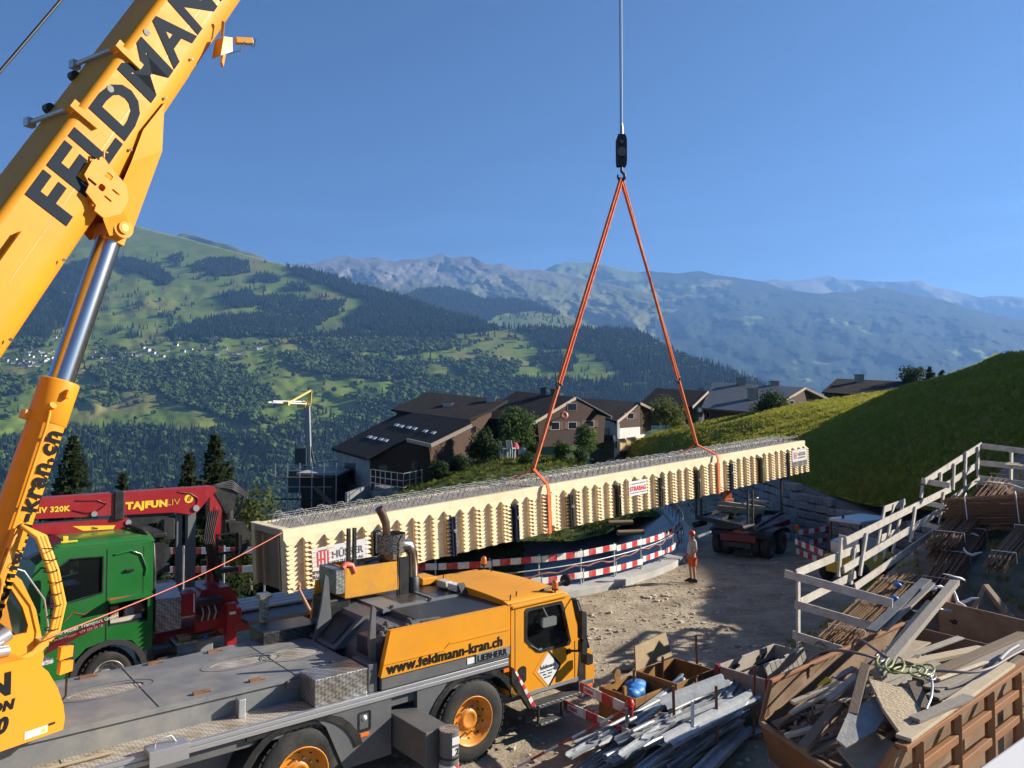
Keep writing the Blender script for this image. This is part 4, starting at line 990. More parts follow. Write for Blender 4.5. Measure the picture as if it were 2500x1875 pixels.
b = MB(); plate([(p[0] + (p[0] - 1.7) * .045, p[1] + (p[1] - 2.0) * .07) for p in win], [[(p[0] - (p[0] - 1.7) * .06, p[1] - (p[1] - 2.0) * .08) for p in win]], xz, -.042, -.028, b); b.build('window_frame', BLK, cs)
b = MB(); b.prism(win, xz, -.012, -.006); b.build('window_pane', GLASS, cs)
b = MB(); b.bx(1.46, 1.52, -.045, -.03, 1.62, 1.65); b.bar((1.24, -.05, 1.755), (1.46, -.05, 1.625), .012, .012); b.build('window_trim', SILV, cs)
b = MB(); b.prism(rrect(.97, 1.14, 1.12, 1.42, .07), xz, -.048, -.028); b.build('door_handle', BLK, cs)
b = MB(); b.bx(.885, .895, -.034, -.028, 1.0, 2.5); b.bx(2.36, 2.372, -.034, -.028, .88, 1.62); b.build('door_gap', BLK, cs)
b = MB(); b.bx(1.2, 2.45, -.036, -.028, .86, .93); b.build('door_sill', SILV, cs)
b = MB(); plate([(2.30, 2.42), (2.40, 2.42), (2.76, 1.42), (2.64, 1.40), (2.40, 2.05)], [], xz, -.04, 2.77, b); b.build('windscreen', mat('windscreen black', (.01, .011, .012), .12), CR, bevel=.02)
b = MB(); plate([(2.64, .52), (2.86, .52), (2.88, 1.0), (2.80, 1.38), (2.64, 1.40)], [], xz, -.045, 2.775, b); b.build('front_panel', YEL, CR, bevel=.03)
b = MB(); b.bx(2.50, 2.86, -.055, .25, .50, .84); b.bx(2.55, 2.90, .25, 2.7, .45, .85); b.build('bumper', GREY, CR, bevel=.03)
b = MB(); b.bx(2.66, 2.80, -.075, -.05, .58, .74); b.build('indicator', AMBER, CR, bevel=.015)
b = MB(); plate([(2.42, .82), (2.62, .82), (2.62, 1.62), (2.50, 1.62)], [], xz, -.034, -.028, b); b.build('pillar_trim', BLK, CR)
# diamond badge on the door
def dia(cx, cz, rx, rz): return [(cx - rx, cz), (cx, cz - rz), (cx + rx, cz), (cx, cz + rz)]
b = MB(); b.prism(dia(1.63, 1.24, .31, .33), xz, -.035, -.0305); b.build('badge_border', mat('orange band', (.8, .30, .03), .4), cs)
b = MB(); plate([(1.68, 1.56), (1.72, 1.56), (1.99, 1.27), (1.99, 1.21), (1.72, .92), (1.68, .92), (1.93, 1.24)], [], xz, -.037, -.0355, b); b.build('badge_edge', LETTER, cs)
b = MB(); b.prism(dia(1.68, 1.24, .27, .30), xz, -.039, -.036); b.build('badge', WHITE, cs)
lettering('lettering', 'feldmann', .105, LETTERB, cs, (1.48, -.041, 1.255), (1, 0, .05), (0, 0, 1), .001)
for k, t in enumerate(('Pneukran · Transport AG', 'Bilten    Zürich', 'Schmerikon')):
	lettering('lettering', t, .036, LETTERB, cs, (1.66, -.041, 1.205 - .055 * k), (1, 0, .05), (0, 0, 1), 0, align='CENTER')
# mirror on the near side, mirror arm in front, beacons
b = MB(); b.prism(rrect(2.29, 2.42, 1.70, 2.22, .05), xz, -.30, -.18); b.prism(rrect(2.30, 2.43, 1.44, 1.69, .04), xz, -.30, -.18); mo = b.build('mirror', BLK, CR, bevel=.02)
b = MB(); b.tube([(2.26, -.02, 2.42), (2.34, -.15, 2.40), (2.36, -.24, 2.2)], .016, 6); b.tube([(2.22, -.03, 1.46), (2.30, -.15, 1.47), (2.36, -.22, 1.5)], .022, 6); b.cyl((2.14, -.04, 1.46), (2.22, -.04, 1.46), .05, n=12); b.build('mirror_arm', BLK, mo)
b = MB(); b.prism(rrect(2.40, 2.56, 1.22, 1.40, .03), xz, -.32, -.16); b.build('kerb_mirror', BLK, mo, bevel=.02)
b = MB(); b.bar((2.05, .30, 2.60), (2.52, .40, 2.66), .02, .02); b.cyl((1.75, .25, 2.60), (2.05, .30, 2.61), .025, n=8); b.lathe((2.55, .42, 2.66), (1, .6, -.3), [(0, .02), (.02, .11), (.04, .12), (.05, .0)], 16); b.build('front_mirror', BLK, CR)
def beacon(x, y, z):
	b = MB(); b.cyl((x, y, z), (x, y, z + .07), .016, n=8); b.cyl((x, y, z + .07), (x, y, z + .10), .065, n=14); o = b.build('beacon', BLK, CR)
	b = MB(); b.lathe((x, y, z + .10), (0, 0, 1), [(0, .06), (.10, .062), (.14, .05), (.16, .02), (.163, .0)], 16); b.build('beacon_lens', AMBER, o)
beacon(2.10, 2.45, 2.62); beacon(1.98, .10, 2.54)
b = MB()
for x, y in ((.95, 2.3), (1.15, .25), (.9, .12), (2.1, 2.2)): b.cyl((x, y, 2.58), (x + .01, y, 2.68), .012, n=6)
b.build('roof_pins', BLK, CR)
# inside the cab
b = MB(); b.bx(.86, 2.4, .06, 2.68, 1.0, 1.06); b.bx(.86, 2.45, 1.25, 1.55, 1.06, 1.55); b.bx(2.1, 2.5, .1, 2.68, 1.3, 1.66); b.build('cab_interior', BLK, CR)
b = MB(); b.bx(1.0, 1.45, .35, .85, 1.15, 1.42); b.bx(.95, 1.10, .35, .85, 1.4, 2.05); b.build('seat', mat('seat cloth', (.05, .05, .055), .9), CR, bevel=.04)
b = MB(); b.lathe((1.28, .40, 1.42), (.15, 0, 1), [(0, .02), (.01, .16), (.10, .19), (.22, .16), (.32, .10), (.38, .03), (.385, 0)], 12); b.build('red_jacket', mat('red cloth', (.42, .03, .04), .9, bump=.6, bscale=12), CR, bevel=0)
b = MB(); b.lathe((1.16, .12, 1.92), (0, 0, 1), [(0, .04), (.14, .045), (.17, .02)], 10); b.build('bottle', mat('pale blue plastic', (.45, .62, .75), .3), CR)
b = MB(); b.prism(rrect(1.42, 1.76, 2.06, 2.22, .03), xz, -.18, -.12); b.bar((1.55, -.03, 2.38), (1.57, -.14, 2.22), .03, .03); b.build('wide_mirror', mat('grey housing', (.16, .165, .16), .4), CR, bevel=.02)
b = MB(); b.lathe((1.95, .9, 1.72), (-.6, 0, .8), [(0, .20), (.02, .22), (.04, .20), (.02, .18), (0, .20)], 20); b.build('steering_wheel', BLK, CR)
# steps and striped fender
b = MB(); b.bx(1.30, 2.46, -.10, .16, .60, .66); b.build('step', chequer_mat('step plate', (.62, .62, .62), (.12, .12, .12), 30), CR, bevel=.006)
b = MB(); b.bx(1.42, 2.0, -.14, .04, .30, .34); b.build('step', chequer_mat('step plate low', (.62, .62, .62), (.12, .12, .12), 30), CR, bevel=.006)
b = MB(); b.bar((1.42, -.05, .32), (1.42, -.05, .62), .05, .03); b.bar((2.0, -.05, .32), (2.0, -.05, .62), .05, .03); b.build('step_frame', BLK, CR)
b = MB(); plate([(.80, 1.46), (.88, 1.40), (1.36, .68), (1.30, .58), (1.22, .62), (.80, 1.20)], [], xz, -.05, .04, b); b.build('front_fender', BLK, CR, bevel=.01)
b = MB(); plate([(.82, 1.45), (.90, 1.38), (1.36, .67), (1.30, .60)], [], xz, -.056, -.049, b); b.build('fender_stripes', stripe_mat('fender stripes', *RW, .105, (.55, 0, -.83), .1), CR)
b = MB(); b.bx(.62, .74, -.05, -.03, 1.40, 1.46); b.build('side_marker', AMBER, CR)
# boxes on the far side of the carrier
b = MB(); b.bx(-2.75, -1.75, 2.3, 2.95, 1.92, 2.18); b.build('side_box', chequer_mat('dark chequer', (.14, .15, .16), (.08, .085, .09), 24), CR, bevel=.015)
b = MB(); b.bx(-2.60, -2.38, 2.85, 3.07, 2.62, 2.70); b.bx(-2.55, -2.43, 2.9, 3.02, 2.2, 2.62); b.build('rear_jack', CHQ, CR)
# ---- superstructure: cover, operator cab, boom and luffing cylinder (frame turned to the load)
B_AZ, B_EL = R(31.4), R(60.2)
hd = Vector((math.sin(B_AZ), math.cos(B_AZ), 0)); br = Vector((math.cos(B_AZ), -math.sin(B_AZ), 0))
ba = hd * math.cos(B_EL) + Vector((0, 0, math.sin(B_EL))); bt = -hd * math.sin(B_EL) + Vector((0, 0, math.cos(B_EL)))
BO = Vector((-8.1, 7.9, 3.0)); TC = BO + 1.5 * hd; TC.z = 0
MI = (Matrix.Translation((-0.65, 13.2, 0)) @ Matrix.Rotation(D_ANG, 4, 'Z')).inverted()
def SL(x, y, z): return MI @ (TC + hd * x - br * y + Vector((0, 0, z)))          # turret frame: x forward, y left
def BL(s, h, w): return MI @ (BO + ba * s + bt * h + br * w)                       # boom frame: along, up, right
def SLf(u, v, w): return SL(u, w, v)
b = MB(); b.cyl(SL(0, 0, 1.55), SL(0, 0, 2.0), .95, n=32); b.build('slewing_ring', GREY, CR)
b = MB(); b.prism([(-2.6, 1.98), (1.15, 1.98), (1.15, 2.25), (.7, 2.5), (-.6, 3.0), (-1.3, 3.4), (-2.0, 3.4), (-2.6, 2.9)], SLf, -.62, -.50); b.prism([(-2.6, 1.98), (1.15, 1.98), (1.15, 2.25), (.7, 2.5), (-.6, 3.0), (-1.3, 3.4), (-2.0, 3.4), (-2.6, 2.9)], SLf, .50, .62)
b.prism([(-2.6, 1.98), (1.1, 1.98), (1.1, 2.1), (-2.6, 2.1)], SLf, -.5, .5); b.build('turret_frame', YEL_D, CR, bevel=.015)
cov = [(-2.4, 2.05), (1.27, 2.06), (1.29, 2.20), (1.27, 2.36), (1.20, 2.58), (1.08, 2.82), (.92, 3.0), (.80, 3.05), (-2.4, 3.12)]
b = MB(); b.prism(cov, SLf, -1.32, -.66); cv = b.build('winch_cover', YEL, CR, bevel=.03)
NR = -1.325
lettering('lettering', 'N', .34, LETTER, cv, SL(.40, NR, 2.70), SL(1, 0, 0) - SL(0, 0, 0), (0, 0, 1), .018)
lettering('lettering', 'ON', .15, LETTER, cv, SL(.44, NR, 2.515), SL(1, 0, 0) - SL(0, 0, 0), (0, 0, 1), .008, shear=.2)
lettering('lettering', '0', .24, LETTER, cv, SL(.50, NR, 2.27), SL(1, 0, 0) - SL(0, 0, 0), (0, 0, 1), .012, shear=.2)
b = MB(); b.prism([(.82, 2.10), (1.08, 2.10), (1.08, 2.185), (.82, 2.185)], SLf, -1.326, -1.322); b.build('warning_sticker', WHITE, cv)
b = MB(); b.prism([(1.0, 2.115), (1.07, 2.115), (1.035, 2.175)], SLf, -1.329, -1.326); b.build('warning_triangle', mat('sign yellow', (.8, .5, .03), .5), cv)
b = MB(); b.prism([(1.10, 2.17), (1.17, 2.17), (1.17, 2.195), (1.10, 2.195)], SLf, -1.33, -1.32); b.build('cover_latch', BLK, cv)
b = MB(); b.cyl(SL(.2, -1.0, 3.14), SL(.75, -1.05, 3.12), .07, n=10); b.cyl(SL(.55, -.95, 3.2), SL(.8, -.95, 3.3), .09, n=12); b.build('winch_fitting', SILV, cv)
b = MB(); b.tube([SL(1.26, -1.2, 2.34), SL(1.36, -1.2, 2.42), SL(1.37, -1.2, 2.7), SL(1.36, -1.2, 3.05)], .014, 6); mm = b.build('mirror_stalk', BLK, CR)
for z0 in (2.72, 2.90):
	b = MB(); b.prism([(1.24, z0), (1.40, z0 + .01), (1.41, z0 + .145), (1.26, z0 + .155)], SLf, -1.27, -1.20); b.build('mirror_back', YEL, mm, bevel=.02)
	b = MB(); b.prism([(1.345, z0), (1.455, z0), (1.455, z0 + .155), (1.345, z0 + .155)], SLf, -1.22, -1.17); b.build('mirror_face', BLK, mm, bevel=.01)
# operator cab
oc_out = [(.10, 2.05), (1.90, 2.10), (1.98, 2.45), (1.95, 2.72), (1.86, 3.15), (1.66, 3.60), (1.38, 3.90), (.10, 4.0)]
oc_win = [(.30, 2.85), (1.74, 2.85), (1.76, 2.95), (1.68, 3.22), (1.50, 3.56), (1.26, 3.78), (.30, 3.86)]
b = plate(oc_out, [oc_win], SLf, .52, .58); b2 = b; oc = b.build('operator_cab', YEL, CR, bevel=.02)
b = plate(oc_out, [oc_win], SLf, 1.36, 1.42); b.build('operator_cab_side', YEL, CR, bevel=.02)
b = MB(); b.prism([(.1, 3.96), (1.36, 3.87), (1.38, 3.92), (.1, 4.02)], SLf, .56, 1.38); b.prism([(.1, 2.05), (1.9, 2.08), (1.95, 2.4), (1.9, 2.4), (.1, 2.4)], SLf, .56, 1.38); b.prism([(.1, 2.4), (.16, 2.4), (.16, 3.96), (.1, 3.96)], SLf, .56, 1.38); b.build('cab_shell', YEL, oc)
b = MB(); b.prism(oc_win, SLf, .54, .55); b.prism(oc_win, SLf, 1.385, 1.395); b.build('window_pane', GLASS, oc)
b = MB(); b.prism([(.4, 2.4), (1.0, 2.4), (1.0, 2.8), (.62, 2.9), (.55, 3.5), (.42, 3.5)], SLf, .75, 1.2); b.prism([(1.35, 2.4), (1.75, 2.4), (1.75, 2.75), (1.45, 3.05), (1.38, 3.0)], SLf, .7, 1.3); b.build('cab_interior', BLK, oc)
b = MB(); b.prism([(1.2, 2.98), (1.42, 2.98), (1.42, 3.14), (1.2, 3.14)], SLf, .60, .61); b.build('paper', mat('pale green paper', (.45, .55, .4), .8), oc)
b = MB(); b.prism([(1.86, 2.62), (1.98, 2.62), (1.98, 2.74), (1.86, 2.74)], SLf, .40, .54); b.tube([SL(1.92, .42, 2.66), SL(1.97, .40, 2.9), SL(1.90, .38, 3.3), SL(1.62, .38, 3.75), SL(1.2, .38, 3.95)], .013, 6); b.build('handrail', SILV, oc)
b = MB(); b.prism([(1.9, 2.30), (2.16, 2.30), (2.16, 2.36), (1.9, 2.36)], SLf, .6, 1.3); b.build('cab_step', CHQ, oc)
# boom: base section with rounded underside, then the telescopes out to the tip
def sect(s, W, ht, hb, n=9, shrink=0.0):
	w = W / 2; pts = []
	r = .10
	e = .012
	pts += [(ht, -w + r), (ht, -w + r + e), (ht, w - r - e), (ht, w - r)]
	pts += [(ht - r + r * math.cos(a), w - r + r * math.sin(a)) for a in (R(30), R(60), R(90))]
	hm = (ht + hb) / 2 - .16
	pts.append((ht - r - e, w)); pts.append((hm + e, w))
	pts.append((hm, w))
	for i in range(1, n):
		a = math.pi * i / n; pts.append((hm - (hm - hb) * math.sin(a) ** 0.8 if True else 0, w * math.cos(a)))
	pts.append((hm, -w)); pts.append((hm + e, -w)); pts.append((ht - r - e, -w))
	pts += [(ht - r + r * math.cos(a), -w + r - r * math.sin(a)) for a in (R(90), R(60), R(30))]
	return [BL(s, h, q) for h, q in pts]
b = MB(); b.loft([sect(s, 1.0, .74, -.36) for s in (-.6, 2, 5, 8, 11.2, 13.4)]); bo = b.build('boom', YEL, CR)
b = MB(); b.loft([sect(s, .90, .66, -.28) for s in (13.4, 18)]); b.loft([sect(s, .80, .58, -.22) for s in (18, 26)]); b.loft([sect(s, .70, .50, -.16) for s in (26, 34)]); b.loft([sect(s, .60, .42, -.10) for s in (34, 41.6)])
b.build('boom_telescope', YEL, bo)
b = MB(); b.loft([sect(s, 1.06, .78, -.42) for s in (13.1, 13.45)]); b.build('boom_collar', YEL, bo, bevel=.01)
b = MB(); b.loft([[BL(s, .20 - .02 * k, .5025 + .0 * k) for k in range(2)] + [BL(s, .18, .49), BL(s, .20, .49)] for s in (5.2, 13.0)], smooth=False); b.build('weld_seam', YEL_D, bo)
# FELDMANN down the side
bx_, by_ = BL(1, 0, 0) - BL(0, 0, 0), BL(0, 1, 0) - BL(0, 0, 0)
lettering('lettering', 'FELDMANN', .83, LETTERB, bo, BL(6.27, .035, .506), bx_, by_, .026, extrude=.004, sx=1.25)
def BLf(u, v, w): return BL(u, v, w)
# side rail at the lower left, brackets over the top corner, hooks
b = MB(); b.prism([(2.6, .28), (5.75, .28), (5.85, .34), (5.85, .44), (2.6, .44)], BLf, .50, .60); b.build('rail_strip', YEL, bo, bevel=.015)
for s in (7.75, 9.0):
	b = MB(); b.prism([(s, .40), (s + .10, .40), (s + .10, .62), (s + .05, .80), (s - .02, .80)], BLf, .505, .56); b.prism([(s - .03, .76), (s + .10, .76), (s + .10, .84), (s - .03, .84)], BLf, .38, .58); b.build('bracket', YEL, bo, bevel=.008)
	b = MB(); b.cyl(BL(s, .80, -.5), BL(s, .80, .42), .035, n=8); b.bar(BL(s, .80, -.62), BL(s, .80, -.5), .12, .12); b.build('guide_bar', SILV, bo)
for s in (8.05, 8.75):
	b = MB(); b.cyl(BL(s, .76, -.47), BL(s, .76, -.36), .07, n=12); b.build('sheave', BLK, bo)
for s in (4.6, 5.9, 7.9, 9.0, 9.9):
	b = MB(); b.cyl(BL(s, -.12 if s > 7 else -.2, .50), BL(s, -.12 if s > 7 else -.2, .515), .022, n=10); b.build('bolt_hole', BLK, bo)
b = MB(); b.cyl(BL(8.42, .55, .50), BL(8.42, .55, .512), .05, n=14); b.cyl(BL(9.6, .60, .50), BL(9.6, .60, .512), .05, n=14); b.build('inspection_port', BLK, bo)
# cylinder foot fin under the boom
b = MB(); b.add([BL(8.92, -.14, .515), BL(8.28, -.10, .53), BL(7.75, -.22, .50), BL(7.2, -.34, .42), BL(6.85, -.36, .34), BL(6.72, -.62, .26), BL(7.02, -.86, .26), BL(8.30, -.52, .44),
			  BL(8.92, -.14, -.515), BL(8.28, -.10, -.53), BL(7.75, -.22, -.50), BL(7.2, -.34, -.42), BL(6.85, -.36, -.34), BL(6.72, -.62, -.26), BL(7.02, -.86, -.26), BL(8.30, -.52, -.44)],
			 [(0, 1, 7), (1, 2, 7), (2, 3, 7), (3, 6, 7), (3, 4, 6), (4, 5, 6), (8, 15, 9), (9, 15, 10), (10, 15, 11), (11, 15, 14), (11, 14, 12), (12, 14, 13), (0, 7, 15, 8), (7, 6, 14, 15), (6, 5, 13, 14)])
b.build('cylinder_bracket', YEL, bo, bevel=.006)
# folded bracket with slots on the side
b = plate([(6.72, -.30), (6.95, -.46), (7.20, -.44), (7.36, -.30), (7.40, -.02), (7.46, .16), (7.30, .24), (7.05, .22), (6.98, .10), (6.86, .08), (6.80, -.12), (6.72, -.14)],
		  [rrect(7.02, 7.06, .02, .16, .015), rrect(7.02, 7.12, -.10, -.01, .03), rrect(6.98, 7.01, -.26, -.14, .01), rrect(7.24, 7.32, -.10, .0, .02), rrect(7.14, 7.17, -.30, -.18, .01)], BLf, .56, .59)
for s, h in ((7.35, .14), (7.26, -.34), (6.80, -.1)): b.bar(BL(s, h, .48), BL(s, h, .57), .05, .05)
b.build('slotted_bracket', YEL, bo, bevel=.004)
b = MB(); b.tube([BL(7.42, .16, .64), BL(7.5, .2, .64), BL(7.52, .15, .64)], .015, 6); b.build('bracket_tip', YEL_D, bo)
b = MB(); b.bx(0, 0.001, 0, .001, 0, .001) if False else None
b = MB(); b.prism([(10.3, -.40), (10.55, -.52), (10.75, -.40), (10.62, -.28)], BLf, .40, .62); b.bar(BL(10.5, -.45, .52), BL(10.2, -.50, .60), .04, .10); b.bar(BL(10.7, -.3, .5), BL(10.85, -.15, .6), .05, .05); b.bar(BL(10.95, -.55, .4), BL(11.15, -.75, .5), .10, .10); b.build('cable_clamp', YEL_D, bo, bevel=.01)
b = MB(); b.tube([BL(10.5, -.5, .55), BL(10.7, -.62, .6), BL(10.9, -.6, .6), BL(11.1, -.82, .5), BL(11.3, -.8, .45)], .01, 5); b.build('cable', BLK, bo)
# rope and jib bracket above the boom
b = MB(); b.tube([BL(-1, 1.55, -.1), BL(5, 1.55, -.1), BL(14, 1.50, -.1), BL(41, 1.0, -.1)], .022, 6); b.build('hoist_rope', BLK, CR)
b = MB(); b.bar(BL(10.1, 1.5, .10), BL(10.75, 1.28, .48), .10, .12); b.bar(BL(10.1, 1.5, .10), BL(10.85, 1.75, -.1), .08, .10); b.bar(BL(10.72, 1.25, .48), BL(11.4, .74, .45), .09, .11); b.bar(BL(10.05, 1.48, .10), BL(9.98, 1.40, .12), .05, .20); b.build('jib_bracket', YEL_D, bo, bevel=.008)
b = MB(); b.prism([(41.2, -.5), (42.4, -.5), (42.6, .6), (41.2, .6)], BLf, -.3, .3); b.build('boom_head', YEL, bo)
# luffing cylinder
p_top = Vector((7.0, -.70)); p_low = Vector((.45, -2.15)); dvec = (p_top - p_low).normalized(); perp = Vector((-dvec.y, dvec.x))
def CLc(t, w=0.0, n=0.0):
	q = p_low + dvec * t + perp * n; return BL(q.x, q.y, w)
Lc = (p_top - p_low).length; tb = 4.26
b = MB(); b.cyl(CLc(0), CLc(tb), .235, n=32); lc = b.build('luffing_cylinder', YEL, CR)
b = MB(); b.lathe(CLc(0), CLc(1) - CLc(0), [(tb - .62, .236), (tb - .60, .252), (tb - .02, .252), (tb, .245), (tb, .17)], 32); b.build('cylinder_gland', YEL, lc)
b = MB(); b.cyl(CLc(tb - .05), CLc(Lc - .22), .172, n=32); b.build('cylinder_rod', CHROME, lc)
b = MB(); b.cyl(CLc(Lc - .05, -.30), CLc(Lc - .05, .30), .15, n=20); b.cyl(CLc(Lc - .05, .30), CLc(Lc - .05, .33), .09, n=16); b.bar(CLc(Lc - .26), CLc(Lc), .36, .30); b.build('rod_eye', YEL, lc, bevel=.01)
b = MB(); b.cyl(CLc(Lc - .05, .331), CLc(Lc - .05, .335), .055, n=16); b.build('pin', mat('pin steel', (.35, .2, .06), .4, metal=.6), lc)
b = MB(); b.bar(CLc(tb - .25, .245), CLc(tb - .12, .245), .16, .05); b.build('gland_block', YEL, lc, bevel=.01)
b = MB(); b.tube([CLc(tb - .42, .20, .12), CLc(tb - .5, .25, .12), CLc(tb - .7, .26, .11), CLc(tb - 1.8, .26, .10), CLc(1.6, .27, .10), CLc(1.2, .26, .10)], .02, 8); b.cyl(CLc(tb - .45, .14, .12), CLc(tb - .38, .27, .12), .05, n=8); b.build('oil_pipe', YEL, lc)
b = MB(); b.bar(CLc(tb - .62, -.05, .26), CLc(tb - .5, -.05, .26), .14, .12); b.build('pipe_clamp', YEL_D, lc, bevel=.01)
cxd, cyd = CLc(1) - CLc(0), CLc(0, 0, 1) - CLc(0)
# lettering wraps the flank facing out
th = R(-12)
me_o = lettering('lettering', 'www.feldmann-kran.ch', .34, LETTER, lc, CLc(.02, .246, -.125), cxd, cyd, .010, sx=1.05)
b = MB(); b.prism([(0, 0), (.26, 0), (.26, .16), (0, .16)], lambda u, v, w: CLc(1.95 + u, w, -.05 + v), .24, .36); b.build('valve_block', YEL, lc, bevel=.01)
b = MB()
for k in range(4): b.tube([CLc(2.05 + .06 * k, .34, .02), CLc(1.95 + .05 * k, .40, .05 + .02 * k), CLc(1.6, .38, .06 + .02 * k), CLc(1.2 + .1 * k, .36, .02)], .018, 6)
b.build('valve_pipes', YEL_D, lc)
# hose bundle hanging beside the cylinder
HOSE = mat('yellow hose sleeve', (.72, .34, .03), .55)
b = MB()
for k in range(3):
	o = .045 * k
	b.tube([CLc(2.25, .36, .05), SL(1.28 + o, -.62, 4.35), SL(1.42 + o, -.66, 3.9), SL(1.50 + o, -.70, 3.45), SL(1.42 + o, -.72, 3.12), SL(1.20 + o, -.72, 2.92), SL(.9 + o, -.72, 2.85)], .030, 8)
hb = b.build('hose_bundle', HOSE, lc)
b = MB()
for z in np.linspace(3.0, 4.2, 9):
	x = 1.44 if z < 3.9 else 1.38
	b.lathe(SL(x + .03 if z > 3.2 else x, -.69, z), (0, 0, 1), [(0, .085), (.015, .085)], 12)
b.build('cable_ties', BLK, hb)
# ================================================================== timber element hanging in the slings
P0, P1 = at_y(697, 1450, 17.0), at_y(1968, 1152, 34.0)
EX = (P1 - P0); EL_ = EX.length; EX.normalize(); EY = Vector((0, 0, 1)).cross(EX).normalized(); EZ = EX.cross(EY)
EH, EW = 1.39, 1.60
EM = Matrix((EX, EY, EZ)).transposed()
def EWD(x, y, z): return P0 + EX * x + EY * y + EZ * z
WOOD = mat('fresh spruce', (0.74, 0.61, 0.39), 0.6, col2=(0.82, 0.70, 0.49), scale=1.6, stretch=(.6, 6, 9), dirt=(.66, .50, .28), dirt_amt=.5, dirt_scale=1.1)
WOOD_B = mat('spruce batten', (0.70, 0.54, 0.31), 0.6, col2=(0.80, 0.66, 0.43), scale=4, stretch=(3, 3, .6), rand=.08)
WOOD_G = mat('weathered panel', (0.14, 0.115, 0.085), 0.75, col2=(0.20, 0.165, 0.12), scale=2, stretch=(1, 1, .3))
el = bpy.data.objects.new('timber_element', None); COL.objects.link(el); el.location = P0; el.rotation_euler = EM.to_euler()
tag(el, 'long pale timber bridge element hanging level in orange slings', 'timber element')
WOODL = mat('spruce lamella', (0.74, 0.61, 0.39), 0.6, col2=(0.82, 0.70, 0.49), scale=1.6, stretch=(.6, 6, 9), dirt=(.62, .46, .25), dirt_amt=.5, dirt_scale=1.3, rand=.07)
rl_ = random.Random(5)
for k in range(7):
	xa = 0.0
	while xa < EL_ - .01:
		xb = min(EL_, xa + rl_.uniform(2.6, 5.2)); xb = EL_ if EL_ - xb < 1.2 else xb
		b = MB(); b.bx(xa + .001, xb - .001, rl_.uniform(0, .003), .16, EH * k / 7 + .001, EH * (k + 1) / 7 - .001); b.build('lamella', WOODL, el, bevel=.004); xa = xb
b = MB(); b.bx(0, EL_, EW - .16, EW, 0, EH); b.build('back_panel', WOOD, el)
b = MB(); b.bx(.14, EL_ - .02, .162, EW - .162, .06, .16); b.build('bottom_panel', WOOD, el)
b = MB(); b.bx(.02, EL_ - .02, .162, EW - .162, EH - .14, EH - .02); b.build('top_panel', mat('top decking', (.30, .26, .20), .7, col2=(.40, .35, .28), scale=3, stretch=(.4, 8, 8)), el)  # pale decking coloured darker, standing in for shadows between the stirrups
b = MB(); b.bx(.06, .13, .17, EW - .17, .02, EH - .15); b.build('end_panel', WOOD_G, el)
for y in (.22, .98, EW - .26):
	b = MB(); b.bx(.0, .058, y, y + .07, .02, EH - .2); b.build('end_batten', mat('raw batten', (.36, .26, .15), .7), el)
b = MB(); b.bx(-.02, .16, .0, EW, EH - .002, EH + .03); b.build('end_cap', WOOD, el)
# toothed battens
def batten_mesh(double):
	b = MB(); pitch = .104; n = 11
	cols = [(-.075, .065, 0.0)] if not double else [(-.12, 0.012, 0.0), (.015, .125, .5)]
	for x0, x1, off in cols:
		prof = [(0.0, .02)]
		zz = .02
		for k in range(n):
			za = .02 + pitch * (k + (0 if off == 0 else -.5)); zb = za + pitch
			za = max(za, .02)
			prof += [(-.125, za), (-.145, za + .012), (-.035, zb)]
		zt = prof[-1][1]
		prof += [(0, zt)]
		b.prism([(y, z) for y, z in prof], lambda u, v, w: (w, u, v), x0, x1)
	return b.mesh('batten', WOOD_B)
BAT = {False: batten_mesh(False), True: batten_mesh(True)}
CL_X = [2.39 + 2.28 * k for k in range(10)]
nb = int(EL_ / .5)
for k in range(nb + 1):
	x = .08 + k * (EL_ - .16) / nb
	if min(abs(x - 8.26), abs(x - 17.43)) < .10: continue
	o = bpy.data.objects.new('batten', BAT[k % 2 == 1]); COL.objects.link(o); o.parent = el; o.location = (x, -.001, 0)
	o.rotation_euler = (0, 0, 0); o.scale = (1, 1, 1 + .01 * math.sin(k * 2.3))
# steel clamps
NAVY = mat('navy steel', (.012, .022, .07), .4, metal=.3)
for k, x in enumerate(CL_X):
	b = MB(); m = NAVY if k in (0, 1, 2, 7) else BLK
	b.bx(x - .085, x - .045, -.20, -.001, .0, 1.02); b.bx(x + .0, x + .04, -.20, -.001, .0, 1.02); b.bx(x - .045, x, -.03, -.001, .0, 1.0)
	c = b.build('clamp', m, el, bevel=.004)
	b = MB(); b.cyl((x - .02, -.24, .66), (x - .02, -.16, .66), .045, n=10); b.cyl((x - .02, -.28, .66), (x - .02, -.24, .66), .022, n=8); b.build('clamp_screw', SILV, c)
	b = MB(); b.bx(x - .21, x - .13, -.09, -.002, .05, .92); b.build('packing_board', mat('packing wood', (.42, .27, .13), .7), el)
# stirrups: rows of bent bars across the top
REBAR = mat('grey rebar', (.42, .42, .41), .5, metal=.3, col2=(.26, .25, .24), scale=9)
b = MB()
for dy in (0.0,):
	b.tube([(-.20, dy, 0), (-.07, dy, .215), (.06, dy, .22), (.19, dy, 0)], .0125, 4, smooth=False)
ST = b.mesh('stirrup', REBAR)
rows = 44
for k in range(rows):
	x = .45 + k * (EL_ - .8) / (rows - 1)
	for j in range(6):
		o = bpy.data.objects.new('stirrup', ST); COL.objects.link(o); o.parent = el
		o.location = (x + .03 * j, .20 + .24 * j, EH - .02); o.rotation_euler = (0, random.uniform(-.1, .1), random.uniform(-.15, .15)); o.scale = (1, 1, random.uniform(.9, 1.08))
b = MB()
for j in range(5):
	b.tube([(.3, .24 + .28 * j, EH + .165), (EL_ - .2, .24 + .28 * j, EH + .165)], .006, 4)
b.build('longitudinal_bars', REBAR, el, kind='stuff')
b = MB()
